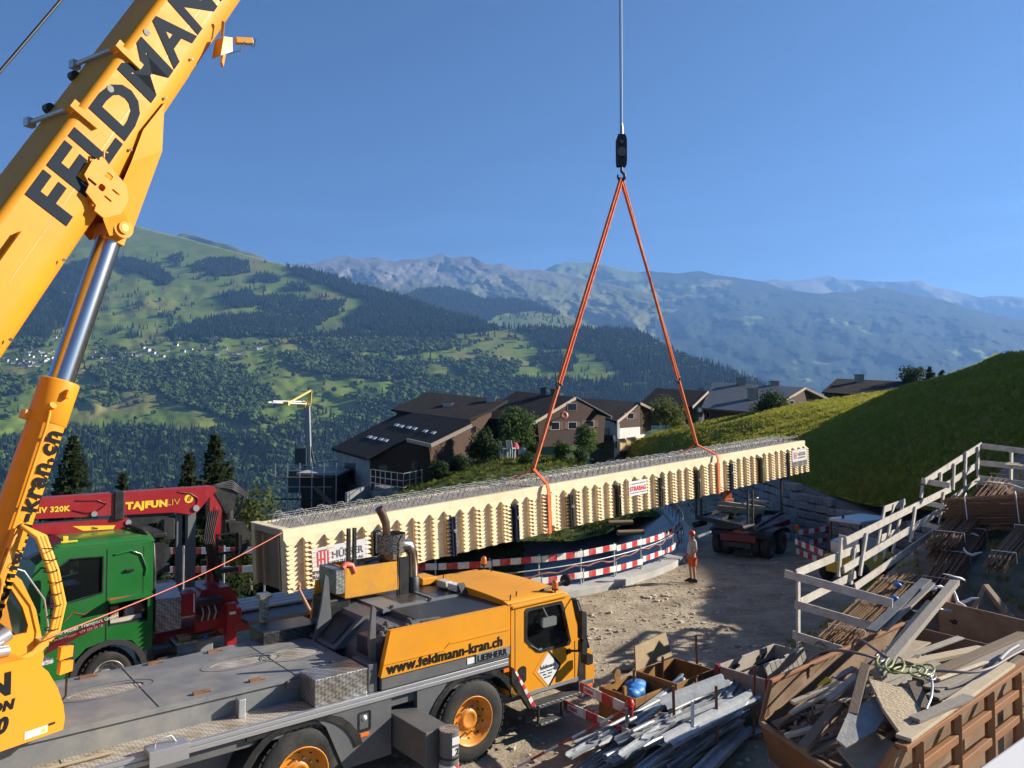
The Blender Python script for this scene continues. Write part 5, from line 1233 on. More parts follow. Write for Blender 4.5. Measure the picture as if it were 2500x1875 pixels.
for k in range(4): b.box((EL_ * .25 * k + .4, .8, EH - .01), (.5, .10, .02))
# banners
b = MB(); b.prism([(.62, .20), (2.05, .18), (2.06, .905), (.60, .895)], xz, -.128, -.122); bn = b.build('banner', mat('banner white', (.60, .59, .60), .7, bump=.4, bscale=3), el)
b = MB(); b.prism([(.622, .20), (2.048, .185), (2.05, .38), (.62, .385)], xz, -.131, -.1285); b.build('banner_band', mat('banner grey', (.085, .085, .095), .7), bn)
REDL = mat('logo red', (.50, .05, .05), .6)
for x0 in (.72, .90):
	b = MB(); b.bx(x0, x0 + .045, -.132, -.1285, .46, .80); b.bx(x0 + .085, x0 + .13, -.132, -.1285, .46, .80); b.build('logo_bar', REDL, bn)
b = MB(); b.bx(.76, .99, -.132, -.1285, .80, .835); b.build('logo_bar', REDL, bn)
b = MB(); b.bx(.765, .90, -.1325, -.1285, .60, .64); b.build('logo_bar', REDL, bn)
lettering('lettering', 'HÜSSER', .235, mat('letter grey', (.10, .10, .115), .7), bn, (1.10, -.133, .60), (1, 0, 0), (0, 0, 1), .004, sx=1.0)
lettering('lettering', 'HOLZLEIMBAU AG', .088, MATS['letter grey'], bn, (1.10, -.133, .475), (1, 0, 0), (0, 0, 1), .001, sx=1.12)
lettering('lettering', 'huesserholzleimbau.ch', .15, WHITE, bn, (.66, -.134, .245), (1, 0, 0), (0, 0, 1), .001)
b = MB(); b.prism([(12.05, .58), (13.0, .58), (13.0, 1.05), (12.05, 1.05)], xz, -.135, -.122); bn = b.build('banner', mat('board white', (.74, .74, .75), .6), el)
NAVL = mat('sign navy', (.015, .015, .07), .6)
b = MB(); b.bx(12.10, 12.95, -.139, -.1355, .95, .975); b.bx(12.10, 12.95, -.139, -.1355, .65, .675); b.build('sign_bar', NAVL, bn)
lettering('lettering', 'STRABAG', .205, mat('letter red', (.62, .02, .02), .6), bn, (12.525, -.1395, .735), (1, 0, 0), (0, 0, 1), .008, sx=.92, align='CENTER')
b = MB(); b.prism([(23.30, .36), (24.62, .36), (24.62, 1.08), (23.30, 1.08)], xz, -.135, -.122); bn = b.build('banner', MATS['banner white'], el)
b = MB(); b.bx(23.31, 24.61, -.138, -.1355, .37, .58); b.build('banner_band', MATS['banner grey'], bn)
for x0 in (23.42, 23.58):
	b = MB(); b.bx(x0, x0 + .04, -.138, -.1355, .68, .98); b.bx(x0 + .07, x0 + .11, -.138, -.1355, .68, .98); b.build('logo_bar', REDL, bn)
b = MB(); b.bx(23.5, 23.62, -.1385, -.1355, .81, .85); b.build('logo_bar', REDL, bn)
lettering('lettering', 'HÜSSER', .20, MATS['letter grey'], bn, (23.78, -.139, .80), (1, 0, 0), (0, 0, 1), .004)
lettering('lettering', 'HOLZLEIMBAU AG', .075, MATS['letter grey'], bn, (23.78, -.139, .69), (1, 0, 0), (0, 0, 1), .001, sx=1.1)
# ---- slings, shackles, hook block
ORG = mat('orange webbing', (.74, .13, .025), .7, col2=(.82, .20, .05), scale=9, stretch=(1, 1, .4), dirt=(.35, .08, .03), dirt_amt=.5, dirt_scale=6)
HK = Vector((3.80, 26.35, 14.02))
def strap(b, p, q, w=.11, t=.02, up=None):
	up = up or EY
	b.bar(p, q, t, w, up)
def sling(xs, jx, lab, first):
	root = empty('lifting_sling', EWD(xs, EW / 2, EH), label=lab, cat='sling', group='orange lifting slings')
	inv = Matrix.Translation(root.location).inverted()
	J = EWD(xs + jx, EW / 2 - .05, EH + .42); f = .238
	S_ = HK.lerp(J, .733)                       # shackle between the two lengths
	L = lambda p: inv @ Vector(p)
	n = (EWD(0, 1, 0) - EWD(0, 0, 0))
	b = MB(); d = (HK - S_).normalized(); side = d.cross(n).normalized()
	strap(b, L(HK + side * .05 * (1 if first else -1)), L(S_ + side * .06), .10, .03, n); b.build('sling_leg', ORG, root)
	b = MB(); strap(b, L(HK - side * .06 * (1 if first else -1)), L(S_ - side * .06), .10, .03, n); b.build('sling_leg', ORG, root)
	b = MB(); b.tube([L(S_ + side * .10 + d * .04), L(S_ + side * .10 - d * .12), L(S_ - d * .20), L(S_ - side * .10 - d * .12), L(S_ - side * .10 + d * .04)], .028, 8); b.cyl(L(S_ + side * .16), L(S_ - side * .16), .03, n=8); b.build('shackle', BLK, root)
	b = MB(); strap(b, L(S_ - d * .10), L(J), .13, .05, n); b.build('lower_sling', ORG, root)
	b = MB(); b.tube([L(J + side * .08), L(J - d * .10), L(J - side * .08), L(J + d * .05), L(J + side * .08)], .025, 8); b.build('ring', BLK, root)
	b = MB(); strap(b, L(J), L(EWD(xs, -.10, EH + .05)), .11, .04, EX); strap(b, L(EWD(xs, -.10, EH + .06)), L(EWD(xs, -.15, EH - .10)), .11, .04, EX); strap(b, L(EWD(xs, -.15, EH - .10)), L(EWD(xs, -.15, .0)), .11, .03, EX); strap(b, L(EWD(xs, -.15, .0)), L(EWD(xs, .0, -.03)), .11, .03, EX)
	strap(b, L(EWD(xs, .0, -.03)), L(EWD(xs, EW, -.03)), .11, .03, EX); strap(b, L(EWD(xs, EW + .03, -.03)), L(EWD(xs, EW + .03, EH)), .11, .03, EX); strap(b, L(EWD(xs, EW + .03, EH)), L(J), .11, .04, EX)
	b.build('basket_loop', ORG, root)
	b = MB(); b.prism([(xs + .07, .22), (xs + .27, .22), (xs + .27, 1.14), (xs + .07, 1.14)], lambda u, v, w: L(EWD(u, w, v)), -.17, -.02); b.build('edge_board', WOOD, root, bevel=.005)
sling(8.26, .30, 'orange webbing sling round the near half of the timber element', True)
sling(17.43, -.02, 'orange webbing sling round the far half of the timber element', False)
hk = empty('hook_block', HK, label='black crane hook block hanging on a steel rope above the slings', cat='hook')
b = MB(); b.box((0, 0, .95), (.30, .07, 1.02)); b.build('block_core', BLK, hk, bevel=.02)
for y in (-.11, .11):
	b = MB(); plate([(-.16, .42), (.16, .42), (.18, .6), (.18, 1.35), (.12, 1.52), (-.12, 1.52), (-.18, 1.35), (-.18, .6)], [rrect(-.10, .10, .62, .82, .03), rrect(-.10, .10, 1.0, 1.25, .03)], xz, y - .02, y + .02, b); b.build('cheek_plate', BLK, hk, bevel=.006)
b = MB(); b.cyl((0, -.15, .9), (0, .15, .9), .16, n=20); b.cyl((0, -.15, 1.25), (0, .15, 1.25), .06, n=12); b.build('sheave', GREY, hk)
b = MB(); b.tube([(0, 0, .42), (0, 0, .25), (.10, 0, .14), (.11, 0, .02), (.03, 0, -.07), (-.08, 0, -.05), (-.13, 0, .05), (-.12, 0, .14)], [.045, .05, .055, .06, .06, .05, .04, .02], 10); b.build('hook', BLK, hk)
b = MB(); b.cyl((.03, 0, 1.5), (.03, 0, 1.72), .05, n=10); b.cyl((.03, 0, 1.72), (.03, 0, 1.92), .04, .025, n=10); b.build('rope_socket', SILV, hk)
ROPE = mat('steel rope', (.20, .21, .22), .5, metal=.5)
b = MB(); b.cyl((.03, 0, 1.9), (.03, 0, 25.0), .018, n=6); b.build('rope', ROPE, hk)
b = MB(); b.cyl((-.03, 0, 1.4), (-.03, 0, 25.0), .018, n=6); b.build('rope', ROPE, hk)
# tag line from the near end of the element
t0, t1 = EWD(.03, .05, EH - .04), at_y(115, 1557, 9.6)
b = MB(); pts = [t0.lerp(t1, i / 12) - Vector((0, 0, .10 * math.sin(math.pi * i / 12))) for i in range(13)]
b.tube(pts, .009, 5); b.build('guide_rope', mat('red cord', (.62, .16, .10), .7), label='thin red guide rope tied to the near end of the timber element', cat='rope')
# ================================================================== green timber truck with red loading crane
MCR = Matrix.Translation((-0.65, 13.2, 0)) @ Matrix.Rotation(D_ANG, 4, 'Z')
GRN = mat('truck green', (.014, .135, .026), .28, coat=.5, col2=(.018, .155, .03), scale=.8, dirt=(.08, .12, .06), dirt_amt=.25, dirt_scale=1.5)
CRED = mat('loader red', (.28, .007, .012), .35, coat=.3, col2=(.33, .010, .016), scale=1, dirt=(.2, .06, .05), dirt_amt=.3, dirt_scale=2)
YELL = mat('letter yellow', (.80, .52, .03), .5)
gt = empty('timber_truck', MCR @ Vector((-3.5, 8.2, 0)), D_ANG, label='green truck cab with red folded loading crane behind the mobile crane', cat='truck')
NS = -1.22
tp = [(-2.15, .55), (-1.35, .55), (-1.28, .95), (-1.05, 1.18), (-.62, 1.26), (-.20, 1.18), (.02, .92), (.20, .92), (.20, 3.10), (.12, 3.24), (-1.62, 3.26), (-1.95, 2.95), (-2.20, 2.1), (-2.22, 1.2)]
tw = [(-1.62, 2.10), (-.78, 2.26), (-.78, 2.98), (-1.36, 3.0), (-1.56, 2.86), (-1.78, 2.14)]
lk = [(-.66, 1.54), (.10, 1.54), (.10, 2.02), (-.66, 2.02)]
b = plate(tp, [tw, lk], xz, NS, NS + .06); cside = b.build('cab_side', GRN, gt, bevel=.015)
b = plate(tp, [tw], xz, 1.20, 1.26); b.build('cab_side', GRN, gt)
rr_ = []
for x in np.linspace(-1.72, .22, 7):
	rr_.append([(x, NS - .01 + 2.5 * j / 8, 3.24 + .13 * math.sin(math.pi * (j + .35) / 8.7) - (.05 if j in (0, 8) else 0)) for j in range(9)] + [(x, 1.2, 3.16), (x, NS + .03, 3.16)])
b = MB(); b.loft(rr_); b.build('cab_roof', GRN, gt)
b = MB(); b.bx(.14, .20, NS + .06, 1.2, .95, 3.2); b.build('cab_back', GRN, gt)
b = MB(); b.add([(-1.95, NS + .04, 2.95), (-1.95, 1.22, 2.95), (-1.62, 1.22, 3.24), (-1.62, NS + .04, 3.24), (-2.20, NS + .04, 2.1), (-2.20, 1.22, 2.1), (-2.22, NS + .04, .55), (-2.22, 1.22, .55)], [(0, 1, 2, 3), (4, 5, 1, 0), (6, 7, 5, 4)]); b.build('cab_front', GRN, gt)
b = MB(); b.prism([(-2.16, 2.12), (-1.60, 3.22), (-1.66, 3.24), (-2.23, 2.12)], xz, NS + .1, 1.15); b.build('windscreen', GLASS, gt)
b = MB(); b.prism(tw, xz, NS + .02, NS + .026); b.build('window_pane', GLASS, cside)
b = MB(); plate([(p[0] + (p[0] + 1.25) * .05, p[1] + (p[1] - 2.6) * .05) for p in tw], [tw], xz, NS - .012, NS + .0, b); b.build('window_frame', BLK, cside)
b = MB(); b.bx(-.70, -.685, NS - .006, NS, 1.2, 3.12); b.bx(.0, .01, NS - .004, NS, 2.1, 3.1); b.build('door_gap', BLK, cside)
# raised curve and handle on the sleeper panel
b = MB(); b.tube([(-.55, NS - .01, 3.0), (-.25, NS - .012, 3.05), (-.05, NS - .012, 2.95), (.06, NS - .012, 2.65), (.04, NS - .01, 2.5)], .022, 6); b.build('panel_crease', GRN, cside)
b = MB(); b.bx(-.35, -.18, NS - .05, NS, 2.62, 2.67); b.build('door_handle', BLK, cside, bevel=.01)
b = MB(); b.prism([(-.68, 2.05), (.16, 2.09), (.16, 2.13), (-.68, 2.08)], xz, NS - .26, NS + .02); b.build('locker_lid', GRN, cside, bevel=.01)
b = MB(); b.bx(-.64, .08, NS + .02, NS + .6, 1.54, 1.58); b.bx(-.64, .08, NS + .58, NS + .62, 1.58, 2.0); b.build('locker', BLK, cside)
for k, (x, h, c) in enumerate(((-.50, .3, (.35, .2, .1)), (-.2, .22, (.3, .3, .3)), (-.05, .34, (.25, .12, .08)))):
	b = MB(); b.box((x, NS + .3, 1.60 + h / 2), (.16, .2, h)); b.build('tool_case', mat('case %d' % k, c, .7), cside, bevel=.01)
b = MB(); b.bar((-.6, NS + .1, 1.6), (.0, NS + .12, 1.64), .06, .08); b.build('lath', mat('pale lath', (.5, .45, .38), .7), cside)
b = MB(); plate([(-1.80, 1.18), (-.70, 1.62), (-.70, 1.74), (-1.66, 1.42)], [], xz, NS - .004, NS + .0, b); b.build('door_stripe', mat('stripe red', (.12, .01, .012), .4), cside)
lettering('lettering', 'Bruno Müller Transport GmbH', .098, WHITE, cside, (-1.72, NS - .006, 1.50), (1, 0, .17), (-.17, 0, 1), .001)
lettering('lettering', 'Ebnat-Kappel · 079 259 04 18', .072, mat('letter pale red', (.5, .25, .25), .6), cside, (-1.62, NS - .008, 1.42), (1, 0, .17), (-.17, 0, 1), .0005)
b = MB(); b.tube([(-1.45, NS - .006, 1.78), (-1.3, NS - .006, 1.93), (-1.1, NS - .006, 1.86), (-.9, NS - .006, 1.94)], .008, 4); b.build('emblem_line', REDL, cside)
b = MB(); b.bx(-.64, -.02, NS - .004, NS, 2.075, 2.11); b.build('red_strip', mat('strip orange red', (.5, .08, .03), .5), cside)
# mirrors and visor
b = MB(); b.prism(rrect(-1.74, -1.60, 2.14, 2.80, .05), xz, NS - .30, NS - .14); b.prism(rrect(-1.72, -1.60, 1.92, 2.12, .04), xz, NS - .28, NS - .14); mr = b.build('mirror', BLK, gt, bevel=.02)
b = MB(); b.tube([(-1.86, NS, 2.9), (-1.7, NS - .2, 2.88), (-1.68, NS - .22, 2.7)], .02, 6); b.build('mirror_arm', BLK, mr)
b = MB(); b.prism([(-2.12, 3.06), (-1.55, 3.34), (-1.50, 3.40), (-2.15, 3.12)], xz, NS + .05, 1.2); b.build('sun_visor', mat('smoked visor', (.02, .03, .05), .15), gt)
b = MB(); b.bx(-1.45, -1.35, -.9, -.8, 3.30, 3.42); b.bx(-1.5, -1.2, -1.0, -.97, 3.30, 3.34); b.build('roof_lamp', mat('lamp yellow', (.7, .55, .05), .4), gt, bevel=.01)
b = MB(); b.bx(-1.9, .1, -1.1, 1.1, 1.1, 1.2); b.bx(-1.2, -.9, .2, .8, 1.2, 2.2); b.bx(-1.95, -1.6, -1.0, 1.0, 1.2, 1.9); b.build('cab_interior', BLK, gt)
b = MB(); rings = []
for k in range(11):
	a = R(8 + 164 * k / 10); rings.append([(-.62 + .62 * math.cos(a), NS - .05, .55 + .62 * math.sin(a)), (-.62 + .74 * math.cos(a), NS - .05, .55 + .72 * math.sin(a)), (-.62 + .74 * math.cos(a), NS + .4, .55 + .72 * math.sin(a)), (-.62 + .62 * math.cos(a), NS + .4, .55 + .62 * math.sin(a))])
b.loft(rings, smooth=False); b.build('wheel_arch', mat('arch dark', (.03, .03, .032), .6), gt)
make_wheel(-.62, parent=gt, rim_m=mat('rim silver', (.42, .42, .42), .4, metal=.6), R_=.52, W=.32, y0=NS + .05, treads=30)
for x in (4.6, 5.95): make_wheel(x, parent=gt, rim_m=MATS['rim silver'], R_=.5, W=.32, y0=NS + .05, treads=24)
# frame, boxes, tanks
b = MB(); b.bx(.2, 8.5, -.45, .45, .72, 1.02); b.build('chassis_frame', mat('frame red', (.22, .012, .016), .5, dirt=(.1, .08, .07), dirt_amt=.5), gt)
b = MB(); b.prism([(.26, 1.25), (.78, 1.25), (.78, 1.92), (.26, 1.94)], xz, NS, NS + .55); b.prism([(.26, 1.94), (.78, 1.92), (.74, 2.22), (.26, 2.24)], xz, NS + .30, NS + .55); b.build('chequer_box', CHQ, gt, bevel=.01)
b = MB(); b.prism([(.262, 1.945), (.778, 1.925), (.74, 2.21), (.262, 2.23)], lambda u, v, w: (u, NS + (v - 1.93) * 1.05 + w, v), 0, .02); b.build('box_lid', SILV, gt)
b = MB(); b.bx(.80, 1.10, NS, NS + .35, 1.48, 1.98); b.build('red_cabinet', CRED, gt, bevel=.015)
b = MB(); b.bx(1.04, 1.06, NS - .01, NS, 1.55, 1.95); b.build('cabinet_label', WHITE, gt)
b = MB(); b.bx(.7, 1.75, NS + .1, NS + .7, .86, .90); b.build('work_platform', CHQ, gt)
b = MB(); b.bx(.8, 1.05, NS + .2, NS + .5, .90, .98); b.bar((1.2, NS + .25, .92), (1.7, NS + .35, .97), .03, .03); b.bar((1.15, NS + .45, .92), (1.6, NS + .28, .95), .03, .03); b.build('chains', mat('dull brass chain', (.30, .26, .10), .6), gt)
b = MB(); b.bx(1.2, 1.5, NS + .05, NS + .35, .60, .88); tnk = b.build('tank', mat('grey tank', (.2, .21, .22), .5), gt, bevel=.03)
b = MB(); b.cyl((1.35, NS + .15, .88), (1.35, NS + .15, .95), .05, n=12); b.build('blue_cap', mat('cap blue', (.02, .12, .6), .4), tnk)
b = MB(); b.bx(.25, .75, NS + .1, NS + .6, .50, .85); b.cyl((.3, NS + .08, .62), (.7, NS + .08, .62), .10, n=12); b.build('under_box', BLK, gt, bevel=.02)
b = MB(); b.bx(1.78, 2.0, NS + .0, NS + .22, .45, 1.60); b.build('stabiliser_leg', CRED, gt, bevel=.015)
b = MB(); b.bx(1.83, 1.97, NS - .006, NS, 1.36, 1.42); b.build('leg_label', WHITE, gt)
b = MB(); b.bx(1.15, 2.2, -1.0, 1.1, 1.02, 1.42); b.prism([(1.2, 1.4), (2.3, 1.4), (2.1, 1.85), (1.45, 1.85)], xz, -.55, .55); b.build('crane_base', CRED, gt, bevel=.03)
for k in range(7):
	x = 1.22 + .07 * k; b = MB(); b.tube([(x, -.95, 1.62), (x + .01, -1.08, 1.45), (x, -1.0, 1.28), (x + .02, -.85, 1.15)], .02, 6); b.build('hydraulic_hose', mat('pale hose', (.35, .35, .33), .5) if k % 2 else BLK, gt)
b = MB(); b.bx(1.15, 1.75, -1.05, -.75, 1.60, 1.74); b.build('control_block', BLK, gt, bevel=.02)
# loading bed beyond, carrying planks
b = MB(); b.bx(2.3, 8.4, -1.15, 1.15, 1.02, 1.10); b.build('bed', GREY, gt)
for k in range(4):
	b = MB(); b.bar((2.3 + .1 * k, -.2 + .3 * k, 1.16), (6.4, -.1 + .3 * k, 1.16), .24, .05); b.build('bed_plank', mat('bleached plank', (.52, .50, .47), .7), gt)
# loader column, booms, grapple
b = MB(); b.lathe((1.85, 0, 1.6), (0, 0, 1), [(0, .26), (.25, .26), (.3, .15), (1.9, .12), (1.95, .15), (2.1, .15)], 16); b.prism([(1.72, 2.9), (1.98, 2.9), (2.0, 3.75), (1.88, 4.05), (1.72, 4.05)], xz, -.14, .14); lo = b.build('loader_column', CRED, gt, bevel=.02)
up_b = [(-1.95, 3.74), (-.3, 3.68), (.9, 3.64), (1.25, 3.56), (1.42, 3.60), (1.72, 3.96), (1.86, 4.08), (1.80, 4.18), (.0, 4.17), (-1.95, 4.15)]
b = MB(); b.prism(up_b, xz, -.20, .20); ub = b.build('loader_boom', CRED, gt, bevel=.025)
lo_b = [(-1.9, 3.42), (-.5, 3.28), (-.12, 3.28), (-.02, 3.42), (-.05, 3.60), (-1.9, 3.62)]
b = MB(); b.prism(lo_b, xz, -.17, .17); lb = b.build('loader_outer_boom', CRED, gt, bevel=.02)
b = MB(); b.bx(-.36, -.16, -.24, .24, 3.58, 4.20); b.build('boom_clamp', BLK, ub, bevel=.02)
b = MB(); b.cyl((1.38, -.24, 3.70), (1.38, .24, 3.70), .07, n=14); b.cyl((-.75, -.24, 3.75), (-.75, .24, 3.75), .06, n=14); b.cyl((-.06, -.2, 3.5), (-.06, .2, 3.5), .06, n=14); b.build('pivot_pin', SILV, ub)
b = MB(); b.tube([(-1.15, -.205, 3.86), (-.9, -.21, 3.78), (-.7, -.21, 3.80), (-.5, -.205, 3.95), (-.7, -.21, 4.04), (-1.1, -.205, 4.06)], .02, 5); b.tube([(.98, -.205, 4.1), (1.25, -.21, 4.05), (1.42, -.21, 3.92), (1.40, -.205, 3.8)], .02, 5); b.build('boom_crease', mat('deep red', (.16, .005, .008), .4), ub)
lettering('lettering', 'LIV 320K', .155, YELL, ub, (-1.86, -.206, 3.86), (1, 0, -.01), (0, 0, 1), .007)
lettering('lettering', 'TAJFUN', .20, YELL, ub, (-.12, -.206, 3.80), (1, 0, 0), (0, 0, 1), .014, sx=1.15)
lettering('lettering', 'LIV', .20, mat('letter dark yellow', (.5, .30, .03), .6), ub, (.72, -.206, 3.81), (1, 0, 0), (0, 0, 1), .0, sx=1.15)
b = MB(); b.cyl((1.22, -.206, 3.93), (1.22, -.20, 3.93), .10, n=20); b.build('round_badge', YELL, ub)
lettering('lettering', '0', .15, CRED, ub, (1.175, -.2085, 3.88), (1, 0, 0), (0, 0, 1), .004, shear=.3)
b = MB(); plate([(-1.15, 3.52), (-.32, 3.46), (-.36, 3.38), (-.95, 3.40)], [], xz, -.176, -.171, b); b.build('warning_strip', YELL, lb)
lettering('lettering', '20m', .075, LETTER, lb, (-.80, -.178, 3.415), (1, 0, -.05), (0, 0, 1), .001)
b = MB(); b.prism([(-.05, 3.35), (.6, 3.45), (.95, 3.62), (.95, 3.75), (.5, 3.70), (-.02, 3.66)], xz, -.12, .12); b.bx(.70, .95, -.1, .1, 3.0, 3.55); b.build('linkage', BLK, gt, bevel=.02)
b = MB(); b.cyl((.55, -.3, 2.75), (.55, .25, 2.75), .20, n=18); b.cyl((.55, -.32, 2.75), (.55, -.28, 2.75), .26, n=18); b.cyl((.55, .22, 2.75), (.55, .27, 2.75), .26, n=18); b.bx(.3, .8, -.3, .3, 2.30, 2.5); b.build('winch', BLK, gt, bevel=.01)
b = MB(); b.bx(1.02, 1.14, .0, .12, 1.4, 3.55); b.bx(1.24, 1.42, -.1, .1, 1.85, 3.6); b.build('support_post', mat('post grey', (.12, .125, .13), .5), gt)
b = MB(); b.tube([(.22, NS + .1, 1.1), (.24, NS + .06, 2.5), (.22, NS + .1, 3.1), (.1, NS + .4, 3.36), (-.1, 0, 3.45)], .04, 8); b.build('cab_guard', BLK, gt)
b = MB(); b.bx(.25, .55, -.9, .9, 3.2, 3.3); b.prism([(-.1, 3.25), (.35, 3.25), (.3, 3.42), (.05, 3.42)], xz, -.6, .2); b.build('rack', BLK, gt, bevel=.02)
GRAP = gt
b = MB(); b.prism([(1.75, 4.14), (2.15, 4.12), (2.35, 3.98), (2.30, 3.6), (2.1, 3.5), (1.95, 3.8)], xz, -.16, .16); b.build('boom_tip', BLK, gt, bevel=.03)
b = MB(); b.cyl((2.2, 0, 3.3), (2.2, 0, 3.75), .13, n=14); b.bx(2.08, 2.34, -.13, .13, 3.05, 3.35); b.build('rotator', BLK, gt, bevel=.02)
for s in (-1, 1):
	b = MB(); b.prism([(2.15, 3.3), (2.55, 3.25), (2.72, 2.95), (2.62, 2.6), (2.42, 2.45), (2.5, 2.7), (2.48, 2.95), (2.2, 3.05)], xz, .06 * s, .16 * s); b.build('grapple_jaw', BLK, gt, bevel=.02)
for k in range(5):
	b = MB(); b.tube([(1.78, -.12 + .05 * k, 4.16), (2.2 + .03 * k, -.2 + .08 * k, 4.10 + .04 * k), (2.52 + .05 * k, -.16 + .06 * k, 3.9), (2.45, -.1 + .05 * k, 3.5), (2.25, 0, 3.3)], .022, 6); b.build('loader_hose', BLK, gt)
b = MB(); b.bx(1.72, 1.78, -.62, -.56, 2.5, 3.1); b.bx(2.18, 2.24, -.62, -.56, 2.5, 3.1); b.bx(1.72, 2.24, -.62, -.56, 3.05, 3.1); b.bx(1.72, 2.24, -.62, -.56, 2.62, 2.67); b.bx(1.74, 2.22, -.7, -.5, 2.2, 2.3); b.build('operator_frame', BLK, gt)
for k in range(6):
	b = MB(); b.tube([(1.66 + .05 * k, -.2, 3.6), (1.55 + .04 * k, -.28, 3.0), (1.7 + .05 * k, -.3, 2.3), (1.9, -.25, 1.9)], .02, 6); b.build('loader_hose', BLK, gt)
# ================================================================== timber trailer under the far end
TR_A = R(52)
tr_ = empty('timber_trailer', (9.5, 31.7, 0), TR_A, label='black steel timber trailer with red chassis and twin wheels on the road', cat='trailer')
for x in (0.0, 1.35):
	for y in (-1.18, -.80, .48, .86):
		make_wheel(x, parent=tr_, R_=.50, W=.30, y0=y, rim_m=mat('trailer rim', (.12, .02, .02), .5), treads=0)
	b = MB(); b.cyl((x, -1.0, .5), (x, 1.0, .5), .09); b.build('axle', BLK, tr_)
b = MB(); b.bx(-.5, 4.6, -.42, .42, .78, 1.02); b.bx(-.6, -.45, -.75, .75, .66, .95); b.build('chassis_frame', mat('trailer red', (.16, .008, .012), .5, dirt=(.08, .05, .04), dirt_amt=.4), tr_, bevel=.01)
b = MB(); b.bx(-.58, -.54, -.55, .55, .42, .62); b.build('rear_plate', BLK, tr_)
for y in (-1.3, .36):
	b = MB(); rings = []
	for k in range(9):
		a = R(10 + 160 * k / 8); rings.append([(.68 + 1.25 * math.cos(a), y, .62 + .50 * math.sin(a) ** .5), (.68 + 1.28 * math.cos(a), y, .65 + .52 * math.sin(a) ** .5), (.68 + 1.28 * math.cos(a), y + .92, .65 + .52 * math.sin(a) ** .5), (.68 + 1.25 * math.cos(a), y + .92, .62 + .50 * math.sin(a) ** .5)])
	b.loft(rings, smooth=False); b.build('mudguard', BLK, tr_)
MTR = (Matrix.Translation((9.5, 31.7, 0)) @ Matrix.Rotation(TR_A, 4, 'Z')).inverted()
def TRp(u, v, Y): return MTR @ at_y(u, v, Y)
bunkA0, bunkA1 = TRp(1700, 1262, 33.0), TRp(1838, 1292, 30.9)
b = MB(); b.bar(bunkA0, bunkA1, .16, .20); b.build('bunk', BLK, tr_, bevel=.01)
bunkB0, bunkB1 = TRp(1765, 1245, 36.0), TRp(1908, 1252, 33.2)
b = MB(); b.bar(bunkB0, bunkB1, .16, .20); b.build('bunk', BLK, tr_, bevel=.01)
b = MB(); b.bar(bunkA0.lerp(bunkA1, .35), bunkB0.lerp(bunkB1, .35), .14, .16); b.bar(bunkA0.lerp(bunkA1, .75), bunkB0.lerp(bunkB1, .75), .14, .16); b.bar(bunkA1, bunkB1, .10, .12); b.bar(bunkA0, bunkB0, .10, .12); b.build('bunk_frame', BLK, tr_)
b = MB(); b.bar(bunkA0.lerp(bunkA1, .5) - Vector((0, 0, .25)), bunkB0.lerp(bunkB1, .5) - Vector((0, 0, .25)), .9, .3); b.build('turntable', BLK, tr_)
for p, h in ((bunkA0, 2.0), (bunkA0.lerp(bunkA1, .09), 2.0), (bunkA1, 1.55), (bunkA1.lerp(bunkA0, .08), 1.55), (bunkB1, 1.5), (bunkB0, 1.9)):
	b = MB(); b.bar(p, p + Vector((0, 0, h)), .07, .08, (1, 0, 0)); b.build('stake', BLK, tr_)
for k, (u, v, Y) in enumerate(((1695, 1282, 32.6), (1810, 1290, 30.7))):
	p = TRp(u, v, Y); b = MB(); b.cyl(p, p + Vector((.55, -.25, .08)), .13, n=14); b.build('roller_pipe', BLK, tr_)
p = TRp(1735, 1298, 31.0); q = TRp(1640, 1335, 27.5)
b = MB(); b.bar(p, p.lerp(q, .35), .06, .08); b.build('drawbar_tip', SILV, tr_)
for k, (u0, v0, u1, v1, Y, w, h) in enumerate(((1752, 1240, 1865, 1252, 34.2, .30, .22), (1752, 1226, 1868, 1240, 34.2, .22, .14), (1795, 1236, 1850, 1215, 34.0, .16, .04), (1830, 1222, 1875, 1228, 35.0, .25, .12))):
	a, c = at_y(u0, v0, Y), at_y(u1, v1, Y - .8)
	b = MB(); b.bar(Vector((0, 0, 0)), c - a, w, h);
	o = b.build('timber_beam', mat('stacked beam %d' % k, ((.34, .26, .17), (.42, .36, .27), (.60, .56, .46), (.40, .28, .18))[k], .7, col2=((.28, .2, .13), (.36, .3, .22), (.5, .46, .38), (.32, .22, .14))[k], scale=2), bevel=.006, loc=a,
				label=('thick brown beam lowest on the timber trailer', 'squared grey beam lying on the thick brown trailer beam', 'pale thin board lying slantwise on the trailer beams', 'short brown block at the far side of the trailer load')[k], cat='beam', group='beams stacked on the trailer')
o = MB(); o.bx(-.18, .18, -.12, .12, 0, .62); o.bx(-.25, .25, -.16, .16, -.12, .10); o.build('orange_pump', mat('dull orange', (.45, .10, .03), .5), loc=at_y(1775, 1222, 34.6), rot=(0, 0, .4), bevel=.02, label='orange steel post standing on the trailer behind the beams', cat='post')
